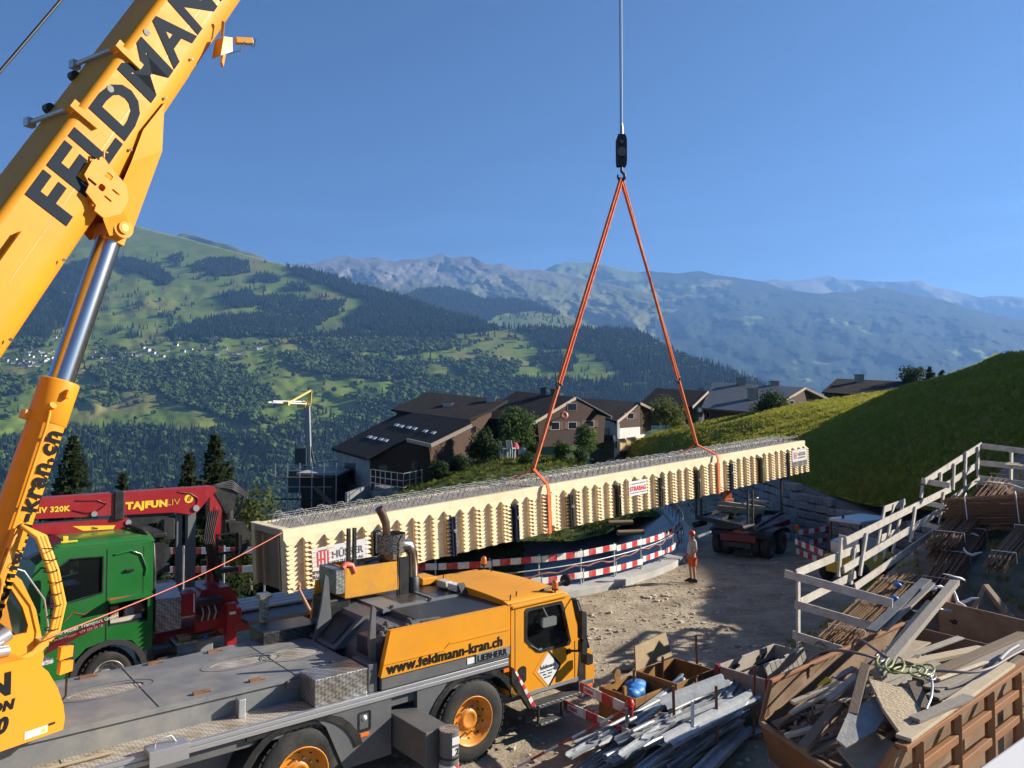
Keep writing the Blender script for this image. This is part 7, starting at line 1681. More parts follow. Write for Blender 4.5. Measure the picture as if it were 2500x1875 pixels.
for k in range(10):
	p = rl0[0].lerp(rl0[1], k / 3) if k < 3 else rl0[1].lerp(rl0[2], (k - 3) / 3) if k < 6 else rl0[2].lerp(rl0[3], (k - 6) / 3)
	b = MB(); b.bar(p - rl0[0] + Vector((0, 0, -.3)), p - rl0[0] + Vector((0, 0, .95)), .04, .04); b.build('post', SILV, root)
# ================================================================== trees and shrubs near by
LEAF = {}
def leaf_mat(name, c, c2):
	return leafy(mat(name, c, .75, col2=c2, scale=.9, spec=.15, mix=(.3, .7)), tuple(min(1, q * 1.8) for q in c), .35)
def leaf_tree(name, loc, h, w, nleaf, lm, bark, label, group, seed, lumps=9, trunk_h=.3, leaf=.16, flat=1.0, cat='tree'):
	rng = random.Random(seed); root = empty(name, loc, label=label, cat=cat, group=group)
	b = MB(); tr_pts = [(0, 0, -.3), (rng.uniform(-.05, .05) * h, rng.uniform(-.05, .05) * h, h * trunk_h), (rng.uniform(-.06, .06) * h, 0, h * .7)]
	r0 = max(.04, h * .028); b.tube(tr_pts, [r0, r0 * .75, r0 * .3], 7)
	cs = []
	for k in range(lumps):
		a = rng.uniform(0, 6.28); rr = rng.uniform(.15, .75) * w / 2; z = h * rng.uniform(trunk_h + .12, .88)
		zz = (z / h - trunk_h) / (1 - trunk_h); rr *= (1 - .55 * zz)
		cs.append((Vector((rr * math.cos(a), rr * math.sin(a), z)), w * rng.uniform(.16, .27)))
		b.tube([(0, 0, h * trunk_h * .9), (rr * .5 * math.cos(a), rr * .5 * math.sin(a), z * .75), tuple(cs[-1][0])], [r0 * .5, r0 * .3, r0 * .12], 5)
	b.build('trunk', bark, root)
	b = MB(); vs = []; fs = []
	for k in range(nleaf):
		c, r = cs[rng.randrange(len(cs))]
		d = Vector((rng.gauss(0, 1), rng.gauss(0, 1), rng.gauss(0, 1))).normalized(); p = c + d * (r * rng.uniform(.55, 1.12)); p.z = c.z + (p.z - c.z) * flat
		a = Vector((rng.gauss(0, 1), rng.gauss(0, 1), rng.gauss(0, 1))).normalized(); s = a.cross(d + Vector((.01, 0, 0))).normalized(); L = leaf * rng.uniform(.6, 1.4)
		n = len(vs); vs += [p - a * L * .5, p + s * L * .32, p + a * L * .5, p - s * L * .32]; fs.append((n, n + 1, n + 2, n + 3))
	b.add(vs, fs); b.build('crown', lm, root)
	return root
def spruce(name, loc, h, w, label, group, seed, lm, lean=0.0):
	rng = random.Random(seed); root = empty(name, loc, label=label, cat='tree', group=group)
	b = MB(); b.tube([(0, 0, -.5), (lean * .5, 0, h * .5), (lean, 0, h)], [h * .018, h * .012, .02], 7); b.build('trunk', mat('spruce bark', (.06, .045, .035), .9), root)
	vs = []; fs = []
	nb_ = int(h * 9)
	for k in range(nb_):
		t = (k + rng.random()) / nb_; z = h * (.04 + .95 * t); R0 = w / 2 * (1 - t) ** .85 * rng.uniform(.75, 1.12) + .12
		for j in range(rng.randint(5, 7)):
			a = rng.uniform(0, 6.28); ln = R0 * rng.uniform(.65, 1.05); o = Vector((lean * t, 0, z)); d = Vector((math.cos(a), math.sin(a), 0)); side = Vector((-d.y, d.x, 0))
			ns = max(3, int(ln / .16))
			for q in range(ns):
				f = (q + .5) / ns; p = o + d * ln * f + Vector((0, 0, -.28 * ln * f + .16 * ln * f * f))
				ww = (.10 + .20 * (1 - f)) * rng.uniform(.7, 1.3) * (.6 + .5 * ln); ll = ln / ns * 1.1; dr = rng.uniform(.05, .22) * (1 + .2 * ln)
				n = len(vs); vs += [p - d * ll * .5, p + side * ww - Vector((0, 0, dr * .5)) + d * .05, p + d * ll * .7 - Vector((0, 0, .02)), p - side * ww - Vector((0, 0, dr * .5)) + d * .05]
				fs += [(n, n + 1, n + 2), (n, n + 2, n + 3)]
				n = len(vs); vs += [p - d * .08, p + d * .12, p + d * .04 - Vector((0, 0, dr * 1.6))]; fs.append((n, n + 1, n + 2))
	b = MB(); b.add(vs, fs); b.build('crown', lm, root)
SPR = leaf_mat('spruce needles', (.040, .055, .018), (.022, .034, .014))
LF1 = leaf_mat('leaf green', (.050, .085, .022), (.085, .12, .035)); LF2 = leaf_mat('leaf olive', (.085, .10, .030), (.055, .075, .022)); LF3 = leaf_mat('leaf yellow green', (.16, .17, .03), (.10, .13, .025)); LF4 = leaf_mat('leaf dark', (.028, .048, .016), (.045, .07, .022))
BARK = mat('tree bark', (.10, .08, .06), .9, col2=(.06, .05, .04), scale=6)
def top_at(u, v, Y): return at_y(u, v, Y)
for k, (u, vt, Y, zb, w, lab) in enumerate(((180, 1052, 34, -6.0, 6.0, 'shaggy spruce behind the crane cylinder'), (462, 1098, 37, -6, 4.0, 'slim spruce left of the taller pair above the red loader'), (525, 1050, 36, -7, 5.6, 'tall spruce directly behind the red loader'), (560, 1120, 38, -7, 2.6, 'short spruce at the tip of the red loader'))):
	t = top_at(u, vt, Y); spruce('spruce_tree', (t.x, t.y, zb), t.z - zb, w, lab, 'spruces behind the trucks', 20 + k, SPR)
for k, (u, vt, Y, zb, w) in enumerate(((70, 1130, 40, -8, 4.0), (300, 1150, 42, -8, 4.2), (390, 1180, 41, -8, 3.8))):
	t = top_at(u, vt, Y); spruce('spruce_tree', (t.x, t.y, zb), t.z - zb, w, ('low spruce at the left edge behind the crane cab', 'low spruce between cylinder and loader', 'low spruce under the loader boom')[k], 'spruces behind the trucks', 40 + k, SPR)
for k, (u, vt, vb, Y, w, n, lm, lf, lab, cat) in enumerate((
		(612, 1195, 1420, 28, 3.4, 5200, LF2, .15, 'pale olive bush between the loader and the timber element', 'bush'),
		(1265, 1006, 1115, 60, 4.2, 4200, LF1, .24, 'tallest round garden tree before the log chalet', 'tree'),
		(1185, 1060, 1125, 58, 3.4, 2600, LF4, .22, 'dark garden bush beside the barn terrace', 'bush'),
		(1372, 1075, 1140, 57, 2.0, 1800, LF1, .18, 'upright leafy shrub left of the dark blue truck', 'shrub'),
		(1425, 1040, 1110, 62, 2.6, 2200, LF1, .18, 'climbing shrub against the log chalet wall', 'shrub'),
		(1445, 1050, 1085, 63, 1.4, 1000, LF3, .16, 'small yellow shrub at the chalet corner', 'shrub'),
		(1418, 1100, 1140, 58, 1.6, 900, LF4, .16, 'low dark shrub beside the truck bumper', 'shrub'),
		(1290, 1105, 1140, 56, 1.8, 1000, LF4, .16, 'low shrub under the garden tree', 'shrub'),
		(1625, 975, 1060, 82, 4.8, 2400, LF2, .26, 'gnarled fruit tree in front of the dark chalet', 'tree'),
		(1656, 1030, 1050, 80, 2.6, 1000, LF3, .20, 'bright yellow green shrub under the fruit tree', 'shrub'),
		(1882, 968, 1012, 74, 4.2, 2600, LF4, .24, 'round dark bush in front of the grey roofed house', 'bush'),
		(2230, 905, 960, 100, 4.6, 1800, LF4, .34, 'low broadleaf tree at the end of the crest house', 'tree'),
		(1300, 1075, 1110, 62, 1.6, 800, LF1, .16, 'small leafy shrub beside the orange sling', 'shrub'),
		(1075, 1130, 1190, 54, 2.4, 1500, LF4, .2, 'dark bush at the barn corner', 'bush'),
		(1120, 1120, 1160, 55, 2.2, 1200, LF4, .2, 'dark bush on the garden slope', 'bush'))):
	p0 = at_y(u, vb, Y); p1 = at_y(u, vt, Y); h = p1.z - p0.z
	leaf_tree('fruit_tree' if cat == 'tree' else 'shrub', p0, h, w, n, lm, BARK, lab, 'garden shrubs' if cat != 'tree' else 'garden trees', 60 + k, lumps=12 if n > 2000 else 8, trunk_h=.28 if cat == 'tree' else .06, leaf=lf, cat=cat)
for k, (u, vt, Y, w) in enumerate(((2270, 893, 96, 5.0), (2300, 900, 97, 5.2), (2330, 912, 95, 4.4))):
	t = at_y(u, vt, Y); spruce('crest_conifer', (t.x, t.y, 5.5), t.z - 5.5, w, ('tallest pine of the clump at the crest house', 'second pine of the clump at the crest house', 'lowest pine of the clump at the crest house')[k], 'pines behind the crest', 90 + k, SPR)
# garden furniture
GW = mat('garden chair white', (.5, .5, .47), .6)
for k, (u, v) in enumerate(((1232, 1110), (1248, 1108))):
	g = at_y(u, v, 57); c = empty('garden_chair', g, R(20 + 40 * k), label=('white garden chair on the lawn nearer the barn', 'white garden chair on the lawn nearer the parasol')[k], cat='chair', group='garden chairs')
	b = MB(); b.bx(-.25, .25, -.25, .25, .4, .45); b.build('seat', GW, c)
	b = MB(); b.bar((-.25, 0, .45), (-.38, 0, 1.0), .5, .04, (1, 0, 0)); b.build('backrest', GW, c)
	for sx in (-.22, .22):
		for sy in (-.22, .22): b = MB(); b.bar((sx, sy, -.3), (sx, sy, .42), .04, .04, (1, 0, 0)); b.build('leg', GW, c)
g = at_y(1256, 1118, 58); c = empty('parasol', g, 0, label='folded pinkish red parasol beside the garden chairs', cat='parasol')
b = MB(); b.cyl((0, 0, -.3), (0, 0, 1.2), .03); b.build('pole', GW, c)
b = MB(); b.lathe((0, 0, .75), (.3, 0, 1), [(0, .36), (.2, .30), (.4, .12), (.45, 0)], 12); b.build('canopy', mat('parasol red', (.45, .06, .08), .8), c)
g = at_y(1395, 1098, 60); c = empty('clothes_dryer', g, 0, label='white folding clothes dryer on the lawn by the log chalet', cat='clothes dryer')
for k in range(4):
	b = MB(); b.bar((-1.0 + .25 * k, 0, .9 - .1 * (k % 2)), (-.4 + .35 * k, 0, 1.1 + .1 * (k % 2)), .04, .04); b.build('arm', GW, c)
b = MB(); b.bar((0, 0, -.4), (0, 0, 1.1), .05, .05, (1, 0, 0)); b.build('stand', GW, c)
# ================================================================== houses and hay barns across the valley
def far_mesh(w, d, h, rh, wall_m, roof_m):
	b = MB(); b.bx(-w / 2, w / 2, -d / 2, d / 2, -3, h); wm = b.mesh('wall', wall_m)
	b = MB(); b.prism([(-d / 2 - .7, h - .4), (0, h + rh), (d / 2 + .7, h - .4), (0, h + rh + .5)] if False else [(-d / 2 - .7, h - .2), (d / 2 + .7, h - .2), (0, h + rh)], lambda u, v, w_: (w_, u, v), -w / 2 - .6, w / 2 + .6); rm = b.mesh('roof', roof_m)
	b = MB(); b.bx(-w / 2 + 1, w / 2 - 1, -d / 2 - .08, -d / 2 - .02, h * .25, h * .48); b.bx(-w / 2 + 1, w / 2 - 1, -d / 2 - .08, -d / 2 - .02, h * .62, h * .82); om = b.mesh('window_band', PANE)
	return wm, rm, om
FRD = mat('far dark roof', (.05, .045, .045), .8, rand=.3); FRR = mat('far brown roof', (.12, .06, .045), .8); FWH = mat('far white wall', (.62, .60, .56), .8, rand=.15); FBR = mat('far barn wood', (.075, .05, .035), .85, rand=.3)
FM = [far_mesh(12, 10, 6, 3, FWH, FRD), far_mesh(15, 11, 7, 3.2, FWH, FRD), far_mesh(10, 9, 5.5, 3, FWH, FRR), far_mesh(9, 8, 4, 2.6, FBR, FRD)]
def on_slope(u, v):
	d = float(lerp_tab(DIST_A, v)); k = np.unravel_index(np.argmin((UA - u) ** 2 + (VA - v) ** 2), UA.shape); return Vector(PA[k])
def far_house(u, v, kind, rz, label, group, sc=1.0):
	p = on_slope(u, v); o = empty('village_house' if kind < 3 else 'hay_barn', p, rz, label=label, cat='house' if kind < 3 else 'barn', group=group); o.scale = (sc,) * 3
	for nm, me in zip(('wall', 'roof', 'window_band'), FM[kind]):
		if nm == 'window_band' and kind == 3: continue
		link(nm, me, o)
rng = random.Random(9)
vill = [(66, 868), (74, 860), (82, 872), (90, 862), (97, 870), (104, 860), (112, 872), (120, 864), (128, 858), (60, 880), (70, 884), (84, 884), (96, 882), (108, 884), (118, 880), (130, 876), (48, 888), (56, 894), (76, 893), (92, 893), (40, 880), (30, 890), (18, 884)]
for i, (u, v) in enumerate(vill): far_house(u, v, rng.randrange(3), rng.uniform(-.7, .7), 'white house in the village cluster left of the chrome cylinder rod', 'white village houses left of the cylinder', rng.uniform(.7, 1.0))
vr = [(222, 872), (230, 862), (240, 876), (256, 870), (266, 872), (272, 876), (322, 868), (340, 868), (338, 880), (360, 858), (372, 864), (385, 866), (352, 850), (300, 862), (398, 872), (410, 858)]
for i, (u, v) in enumerate(vr): far_house(u, v, rng.randrange(3), rng.uniform(-.6, .6), 'white house in the village just right of the chrome cylinder rod', 'white village houses right of the cylinder', rng.uniform(.8, 1.15))
ter = [(445, 862), (466, 855), (495, 855), (522, 854), (549, 854), (532, 866), (560, 866), (585, 865), (484, 868), (632, 852)]
for i, (u, v) in enumerate(ter): far_house(u, v, 1, .1 + .05 * i, 'dark-roofed terrace house in the row on the valley shelf', 'terrace houses on the shelf', 1.0)
far_house(525, 838, 0, .05, 'long red-roofed farm hall above the terrace houses', None, 1.9); far_house(425, 845, 2, .1, 'brown-roofed hall at the edge of the terrace houses', None, 1.6); far_house(133, 826, 0, .3, 'white chapel house alone on a knoll above the village', None, 1.0); far_house(705, 653, 0, .2, 'white mountain hut on the skyline of the meadow slope', None, 1.5)
for i in range(34):
	u, v = rng.uniform(190, 1000), rng.uniform(650, 850)
	if i > 22: u, v = rng.uniform(150, 1400), rng.uniform(860, 1040)
	far_house(u, v, 3, rng.uniform(0, 3), 'tiny dark hay barn scattered on the meadows across the valley', 'hay barns on the far meadows', rng.uniform(.7, 1.2))
# ================================================================== yard: barriers, crates, skips, rails
STR_B = stripe_mat('barrier stripes', *RW, .36, (1, 0, 0), .13)
GALV = mat('galvanised steel', (.30, .32, .34), .5, metal=.45, col2=(.42, .44, .45), scale=6, dirt=(.30, .29, .27), dirt_amt=.4, dirt_scale=4)
def kerb_pt(s):
	L = np.r_[0, np.cumsum(np.linalg.norm(np.diff(CURB_S, axis=0), axis=1))]
	return np.array([np.interp(s, L, CURB_S[:, k]) for k in range(2)]), L[-1]
KL = kerb_pt(0)[1]
def kerb_s(x):                                       # arc length where the kerb passes x
	L = np.r_[0, np.cumsum(np.linalg.norm(np.diff(CURB_S, axis=0), axis=1))]; return float(np.interp(x, CURB_S[:90, 0], L[:90]))
s0, s1 = kerb_s(-4.0), kerb_s(7.2)
fence = empty('barrier_fence', (0, 0, 0), label='red and white striped barrier boards on posts along the kerb', cat='barrier')
nseg = 9
for k in range(nseg):
	a, _ = kerb_pt(s0 + (s1 - s0) * k / nseg); c, _ = kerb_pt(s0 + (s1 - s0) * (k + 1) / nseg)
	d = c - a; L = float(np.linalg.norm(d)); ang = math.atan2(d[1], d[0])
	for z, t in ((1.15, 0), (.47, 1)):
		if t and k == 0: continue
		b = MB(); b.bx(.02, L - .02, -.02, .02, -.10, .10); o = b.build('barrier_board', STR_B, fence, bevel=.004); o.location = (a[0], a[1], z + random.uniform(-.04, .04)); o.rotation_euler = (0, random.uniform(-.012, .012), ang)
	b = MB(); b.bar((-.06, .05, .16), (-.06, .05, 1.32), .045, .045, (1, 0, 0)); b.bar((.06, .05, .16), (.06, .05, .66), .035, .035, (1, 0, 0)); b.bx(-.1, .1, .0, .1, .14, .18); o = b.build('post', GALV, fence); o.location = (a[0], a[1], 0); o.rotation_euler = (0, 0, ang)
# cable bundle and tube slung between the boards
b = MB(); pts = []
for k in range(40):
	a, _ = kerb_pt(s0 + 2.5 + (s1 - s0 - 2.6) * k / 39); pts.append((a[0], a[1], .62 + .36 * (k / 39) + .05 * math.sin(k * 1.7) + .04 * math.sin(k * .6)))
b.tube(pts, [.03 + .012 * math.sin(k * 2.3) for k in range(40)], 6); b.build('cable_bundle', mat('wrapped red cable', (.28, .10, .085), .7, col2=(.15, .06, .05), scale=12), label='sagging dull red cable bundle between the barrier boards', cat='cable')
b = MB(); pts = [(p[0], p[1] + .05, p[2] + .10) for p in pts[6:]]; b.tube([(*kerb_pt(s0 + 3 + (s1 - s0 - 2) * k / 19)[0], .80 + .22 * k / 19) for k in range(20)], .022, 6); b.build('barrier_tube', GALV, label='straight grey tube running along the barrier boards', cat='pipe')
# thin steel handrail along the apron
hr = empty('handrail', (0, 0, 0), label='thin dark steel handrail curving along the concrete apron', cat='railing')
s2, s3 = kerb_s(7.0), KL - 9
hp = [kerb_pt(s2 + (s3 - s2) * k / 14)[0] for k in range(15)]
for z in (.55, 1.05):
	b = MB(); b.tube([(p[0] - .05, p[1], z) for p in hp], .024, 6); b.build('rail', mat('dark rail steel', (.10, .11, .12), .5, metal=.5), hr)
for p in hp:
	b = MB(); b.cyl((p[0] - .05, p[1], .1), (p[0] - .05, p[1], 1.05), .02, n=6); b.build('post', MATS['dark rail steel'], hr)
for k, (u, v) in enumerate(((1488, 1259), (1511, 1277), (1535, 1301))):
	p = at_y(u, v, 43 - 3 * k); b = MB(); b.cyl((-.55, 0, 0), (.75, .25, 0), .13, n=12); b.build('log', mat('peeled log', (.30, .19, .10), .8, col2=(.22, .14, .07), scale=4), loc=p, label=('farthest round log lying on the concrete apron', 'middle round log lying on the concrete apron', 'nearest round log lying on the concrete apron')[k], cat='log', group='logs on the apron')
# ---- weathered planks
PL = [mat('plank grey', (.34, .30, .25), .8, col2=(.24, .21, .175), scale=3, stretch=(1, 1, 1), bump=.4, bscale=30, rand=.25, dirt=(.45, .42, .36), dirt_amt=.4, dirt_scale=3),
	  mat('plank brown', (.21, .145, .095), .8, col2=(.14, .095, .06), scale=3, bump=.4, bscale=30, rand=.25, dirt=(.34, .28, .2), dirt_amt=.5, dirt_scale=3),
	  mat('plank pale', (.56, .46, .31), .75, col2=(.45, .35, .23), scale=3, bump=.3, bscale=30, rand=.2, dirt=(.6, .54, .42), dirt_amt=.4, dirt_scale=3),
	  mat('plank slate', (.105, .115, .13), .75, col2=(.16, .165, .17), scale=3, bump=.3, bscale=30, rand=.2)]
RAILW = mat('weathered rail board', (.62, .57, .49), .8, col2=(.52, .47, .40), scale=2.5, stretch=(1, 1, 1), bump=.4, bscale=28, dirt=(.28, .23, .18), dirt_amt=.45, dirt_scale=5)
SKB = mat('skip rust brown', (.19, .115, .065), .75, col2=(.26, .17, .10), scale=2.2, dirt=(.36, .27, .18), dirt_amt=.6, dirt_scale=1.6, bump=.2)
SKO = mat('skip orange', (.30, .125, .04), .65, col2=(.24, .10, .035), scale=2.0, dirt=(.20, .13, .08), dirt_amt=.7, dirt_scale=1.8)
SKR = mat('skip red brown', (.24, .10, .07), .7, col2=(.30, .16, .11), scale=2.5, dirt=(.36, .27, .2), dirt_amt=.5, dirt_scale=2)
def za(x, y): return 1850 + x / 3.403, 1400 + y / 3.403
def zb(x, y): return 1900 + x / 3.687, 1050 + y / 3.687
def zA(x, y, z): return at_z(*za(x, y), z)
def slab3(pts, t, name, m, parent=None, bevel=.006, **tg):
	"""plate through world points pts, thickness t downwards along its normal, stored about its first point"""
	o0 = pts[0].copy(); inv = Matrix.Translation(o0).inverted()
	n = Vector((0, 0, 0))
	for i in range(1, len(pts) - 1): n += (pts[i] - pts[0]).cross(pts[i + 1] - pts[0])
	n.normalize(); n = n if n.z > 0 else -n
	b = MB(); k = len(pts); vs = [inv @ p for p in pts] + [inv @ (p - n * t) for p in pts]
	b.add(vs, [tuple(range(k)), tuple(range(2 * k - 1, k - 1, -1))] + [(i, (i + 1) % k, k + (i + 1) % k, k + i) for i in range(k)])
	o = b.build(name, m, parent, bevel, **tg); o.location = o0 if parent is None else (parent.matrix_basis.inverted() @ o0)
	return o
# ---- large skip heaped with timber
TL, LL, BR, LB = at_z(1882, 1663, 1.70), at_z(1857, 1764, 1.05), at_z(2188, 1823, 1.70), at_z(2110, 1935, 1.05)
ax = Vector((.755, .656, 0)); F1 = TL + ax * 5.0; N1 = BR + ax * 5.6
sk1 = empty('skip', (TL + BR) / 2 * 1.0, 0, label='large rusty orange skip heaped with broken planks and rubble', cat='skip'); sk1.location.z = 0
i1 = sk1.matrix_basis.inverted()
def wall_plate(pts, t, nrm, name, m, parent, bevel=.006):
	b = MB(); k = len(pts); inv = parent.matrix_basis.inverted(); n = Vector(nrm).normalized() * t
	b.add([inv @ p for p in pts] + [inv @ (p + n) for p in pts], [tuple(range(k)), tuple(range(2 * k - 1, k - 1, -1))] + [(i, (i + 1) % k, k + (i + 1) % k, k + i) for i in range(k)])
	return b.build(name, m, parent, bevel)
def dz(p, z): return Vector((p.x, p.y, z))
nn = Vector((-ax.y, ax.x, 0))                         # towards the far side
LL2, LB2 = dz(LL, .45), dz(LB, .45)
wall_plate([TL, F1, dz(F1, .4), dz(LL + ax * .3, .4), LL], .03, nn, 'side_wall', SKB, sk1)
wall_plate([BR, N1, dz(N1, .4), dz(LB + ax * .3, .4), LB], .03, -nn, 'side_wall', SKB, sk1)
wall_plate([LL, LB, dz(LB + ax * .25, .40), dz(LL + ax * .25, .40)], .03, ax, 'front_lip', SKO, sk1)
wall_plate([F1, N1, dz(N1, .4), dz(F1, .4)], .03, -ax, 'back_wall', SKB, sk1)
wall_plate([dz(LL + ax * .25, .4), dz(F1, .4), dz(N1, .4), dz(LB + ax * .25, .4)], .03, (0, 0, -1), 'floor', SKB, sk1)
def edge(p, q, w, h, name, m):
	b = MB(); b.bar(i1 @ p, i1 @ q, w, h); b.build(name, m, sk1, bevel=.01)
edge(TL - ax * .02, F1, .07, .06, 'rim', SKO); edge(TL, LL, .07, .06, 'end_rim', SKO); edge(LL, LB, .07, .07, 'lip_rim', SKB); edge(BR, LB, .10, .08, 'end_rim', SKO)
edge(BR + Vector((.03, -.05, .01)), N1 + Vector((.03, -.05, .01)), .16, .07, 'rim', SKO)
oo = -nn * .10
edge(BR + oo + Vector((0, 0, -.34)) + ax * .35, N1 + oo + Vector((0, 0, -.34)), .08, .12, 'mid_rail', SKO)
edge(BR + oo + Vector((0, 0, -.75)) + ax * .35, N1 + oo + Vector((0, 0, -.75)), .08, .12, 'low_rail', SKO)
for s in (.42, 1.75, 3.1, 4.4):
	p = BR + oo + ax * s; edge(p, p + Vector((0, 0, -1.2)), .09, .12, 'rib', SKO)
for dzz in (.30, .40):
	edge(TL + nn * -.02 + ax * 1.2 + Vector((0, 0, -.06)), LL + ax * .08 - nn * .03 + Vector((0, 0, .04 + (dzz - .3))), .02, .02, 'weld_line', BLK) if False else None
# stiffening beads pressed in the far wall
for k in range(2):
	p = TL.lerp(F1, .40 + .05 * k) - nn * .015 + Vector((0, 0, -.03)); q = LL + ax * (.10 + .08 * k) - nn * .015 + Vector((0, 0, .02 + .03 * k)); m_ = p.lerp(q, .75) + Vector((0, 0, -.02));
	b = MB(); b.tube([i1 @ p, i1 @ m_, i1 @ q], .016, 6); b.build('pressed_bead', SKB, sk1)
# filling of rubble under the planks
c0, c1, c2, c3 = dz(LL + ax * .2, .72), dz(F1 - ax * .1, 1.35), dz(N1 - ax * .1, 1.35), dz(LB + ax * .2, .72)
nu_, nv_ = 40, 24; G = np.zeros((nu_, nv_, 3))
for i in range(nu_):
	for j in range(nv_):
		s, t = i / (nu_ - 1), j / (nv_ - 1)
		p = c0.lerp(c1, s).lerp(c3.lerp(c2, s), t); p = p + nn * (-.10 * (1 - t) + .10 * t) * .4
		hump = .62 * math.exp(-((s - .36) / .20) ** 2 - ((t - .62) / .32) ** 2)
		G[i, j] = (p.x, p.y, p.z + hump + .10 * mnoise.noise((i * .45, j * .45, 2)) + .05 * mnoise.noise((i * 1.3, j * 1.3, 5)) - .25 * (1 - math.sin(math.pi * min(1, max(0, t)))) ** 2 * .3)
rb = grid_mesh('rubble_fill', G, mat('sandy rubble', (.40, .33, .23), .95, col2=(.27, .22, .16), scale=5, bump=1.0, bscale=18, dirt=(.16, .13, .10), dirt_amt=.7, dirt_scale=1.5), kind='stuff'); rb['label'] = 'sandy rubble filling the large rusty skip'; rb['category'] = 'rubble'
# planks, placed where they lie: (x0, y0, z0, x1, y1, z1, width, thickness, tone)
PK = [(370, 1465, 1.18, 870, 850, 1.82, .15, .10, 1, 'long brown beam leaning over the front lip of the skip'), (275, 1160, 1.42, 800, 890, 1.76, .07, .04, 2, 'pale splintered lath left of the brown beam'), (285, 1075, 1.50, 690, 905, 1.72, .09, .05, 2, 'short pale batten near the yellow scrap'),
	  (590, 1050, 1.62, 815, 855, 1.90, .12, .05, 0, 'grey board end above the brown beam'), (790, 1185, 1.70, 895, 775, 2.02, .13, .10, 1, 'upright brown beam at the middle of the skip heap'), (230, 1350, 1.22, 455, 1290, 1.32, .10, .05, 2, 'pale plank low at the front of the skip'),
	  (150, 1265, 1.20, 420, 1090, 1.42, .10, .05, 1, 'short brown plank against the far wall of the skip'), (1090, 745, 1.85, 1690, 530, 1.85, .12, .04, 0, 'grey plank pointing at the second skip'), (1180, 720, 1.80, 1640, 560, 1.78, .10, .05, 1, 'brown batten under the grey plank'),
	  (1250, 745, 1.84, 1870, 620, 1.80, .20, .05, 2, 'wide pale board with broken edge beside the chain'), (1330, 890, 1.86, 2210, 500, 1.90, .18, .06, 1, 'long thick brown plank running to the back of the skip'), (1440, 960, 1.84, 2250, 560, 1.86, .26, .03, 0, 'wide light grey panel beside the thick brown plank'),
	  (1450, 1030, 1.80, 1930, 800, 1.82, .20, .04, 0, 'grey board in front of the wide grey panel'), (1210, 1370, 1.78, 2090, 745, 1.92, .20, .05, 2, 'dusty pale plank lying along the near rim of the skip'), (1300, 1215, 1.86, 1760, 1020, 1.90, .15, .05, 0, 'broken grey plank over the dusty pale plank'),
	  (1330, 1320, 1.70, 2200, 690, 1.86, .10, .06, 1, 'brown batten against the near rim of the skip'), (1000, 830, 1.95, 1640, 70, 2.62, .16, .10, 0, 'long grey beam bridging from the skip to the rebar bank'), (1040, 700, 1.96, 1420, 240, 2.30, .05, .10, 2, 'yellowish lath along the long bridging beam'),
	  (940, 480, 1.90, 1400, 50, 2.45, .20, .05, 3, 'slate coloured plank leaning beside the rebar'), (1050, 470, 1.88, 1450, 90, 2.45, .10, .05, 0, 'narrow grey plank beside the slate coloured plank'), (1040, 880, 1.86, 960, 780, 2.0, .16, .12, 0, 'dusty beam stub under the yellow chain'),
	  (600, 1130, 1.40, 900, 1000, 1.62, .10, .04, 0, 'grey offcut in the middle of the heap'), (420, 1490, 1.10, 1000, 1290, 1.45, .12, .05, 1, 'dark plank across the front of the skip'), (720, 1255, 1.66, 830, 1260, 1.66, .06, .04, 2, 'tiny pale offcut on the blue grey panel'),
	  (1390, 1130, 1.85, 1290, 900, 1.98, .16, .05, 1, 'short brown board beside the sand covered panel'), (490, 1520, 1.06, 780, 1640, 1.02, .06, .04, 1, 'dark lath at the bottom corner of the skip'), (130, 1250, 1.15, 330, 1190, 1.25, .16, .03, 3, 'dark panel low by the far wall of the skip'),
	  (640, 870, 1.62, 790, 790, 1.70, .12, .03, 0, 'dusty board behind the yellow scrap'), (860, 1000, 1.80, 960, 950, 1.86, .10, .04, 2, 'pale block beside the upright brown beam'), (1500, 880, 1.90, 1900, 735, 1.92, .06, .03, 2, 'thin pale lath beside the thick brown plank')]
for (x0, y0, z0, x1, y1, z1, w, t, c, lab) in PK:
	p, q = zA(x0, y0, z0), zA(x1, y1, z1); b = MB(); b.bar(Vector((0, 0, 0)), q - p, w, t)
	# ragged ends
	for i in (4, 5, 6, 7): v = Vector(b.v[i]); b.v[i] = tuple(v + (q - p).normalized() * random.uniform(-.05, .05))
	b.build('plank', PL[c], bevel=.005, loc=p, label=lab, cat='plank', group='planks in the skip')
rngp = random.Random(3)
for k in range(22):
	s, t = rngp.uniform(.24, .74), rngp.uniform(.26, .74); p = c0.lerp(c1, s).lerp(c3.lerp(c2, s), t) + Vector((0, 0, .30 + .52 * math.exp(-((s - .40) / .25) ** 2 - ((t - .6) / .35) ** 2)))
	an = D_ANG + rngp.gauss(0, .22); L = rngp.uniform(.9, 1.7); b = MB(); b.box((0, 0, 0), (L, rngp.uniform(.09, .20), rngp.uniform(.022, .05)), Matrix.Rotation(an, 3, 'Z') @ Matrix.Rotation(rngp.uniform(-.16, .10), 3, 'Y') @ Matrix.Rotation(rngp.uniform(-.4, .4), 3, 'X'))
	for i in range(8): b.v[i] = tuple(Vector(b.v[i]) + Vector((math.cos(an), math.sin(an), 0)) * rngp.uniform(-.05, .05))
	b.build('plank', PL[rngp.choice((0, 0, 0, 2, 1))], bevel=.004, loc=p, label='loose weathered board jumbled among the others in the skip heap', cat='plank', group='loose boards in the skip heap')
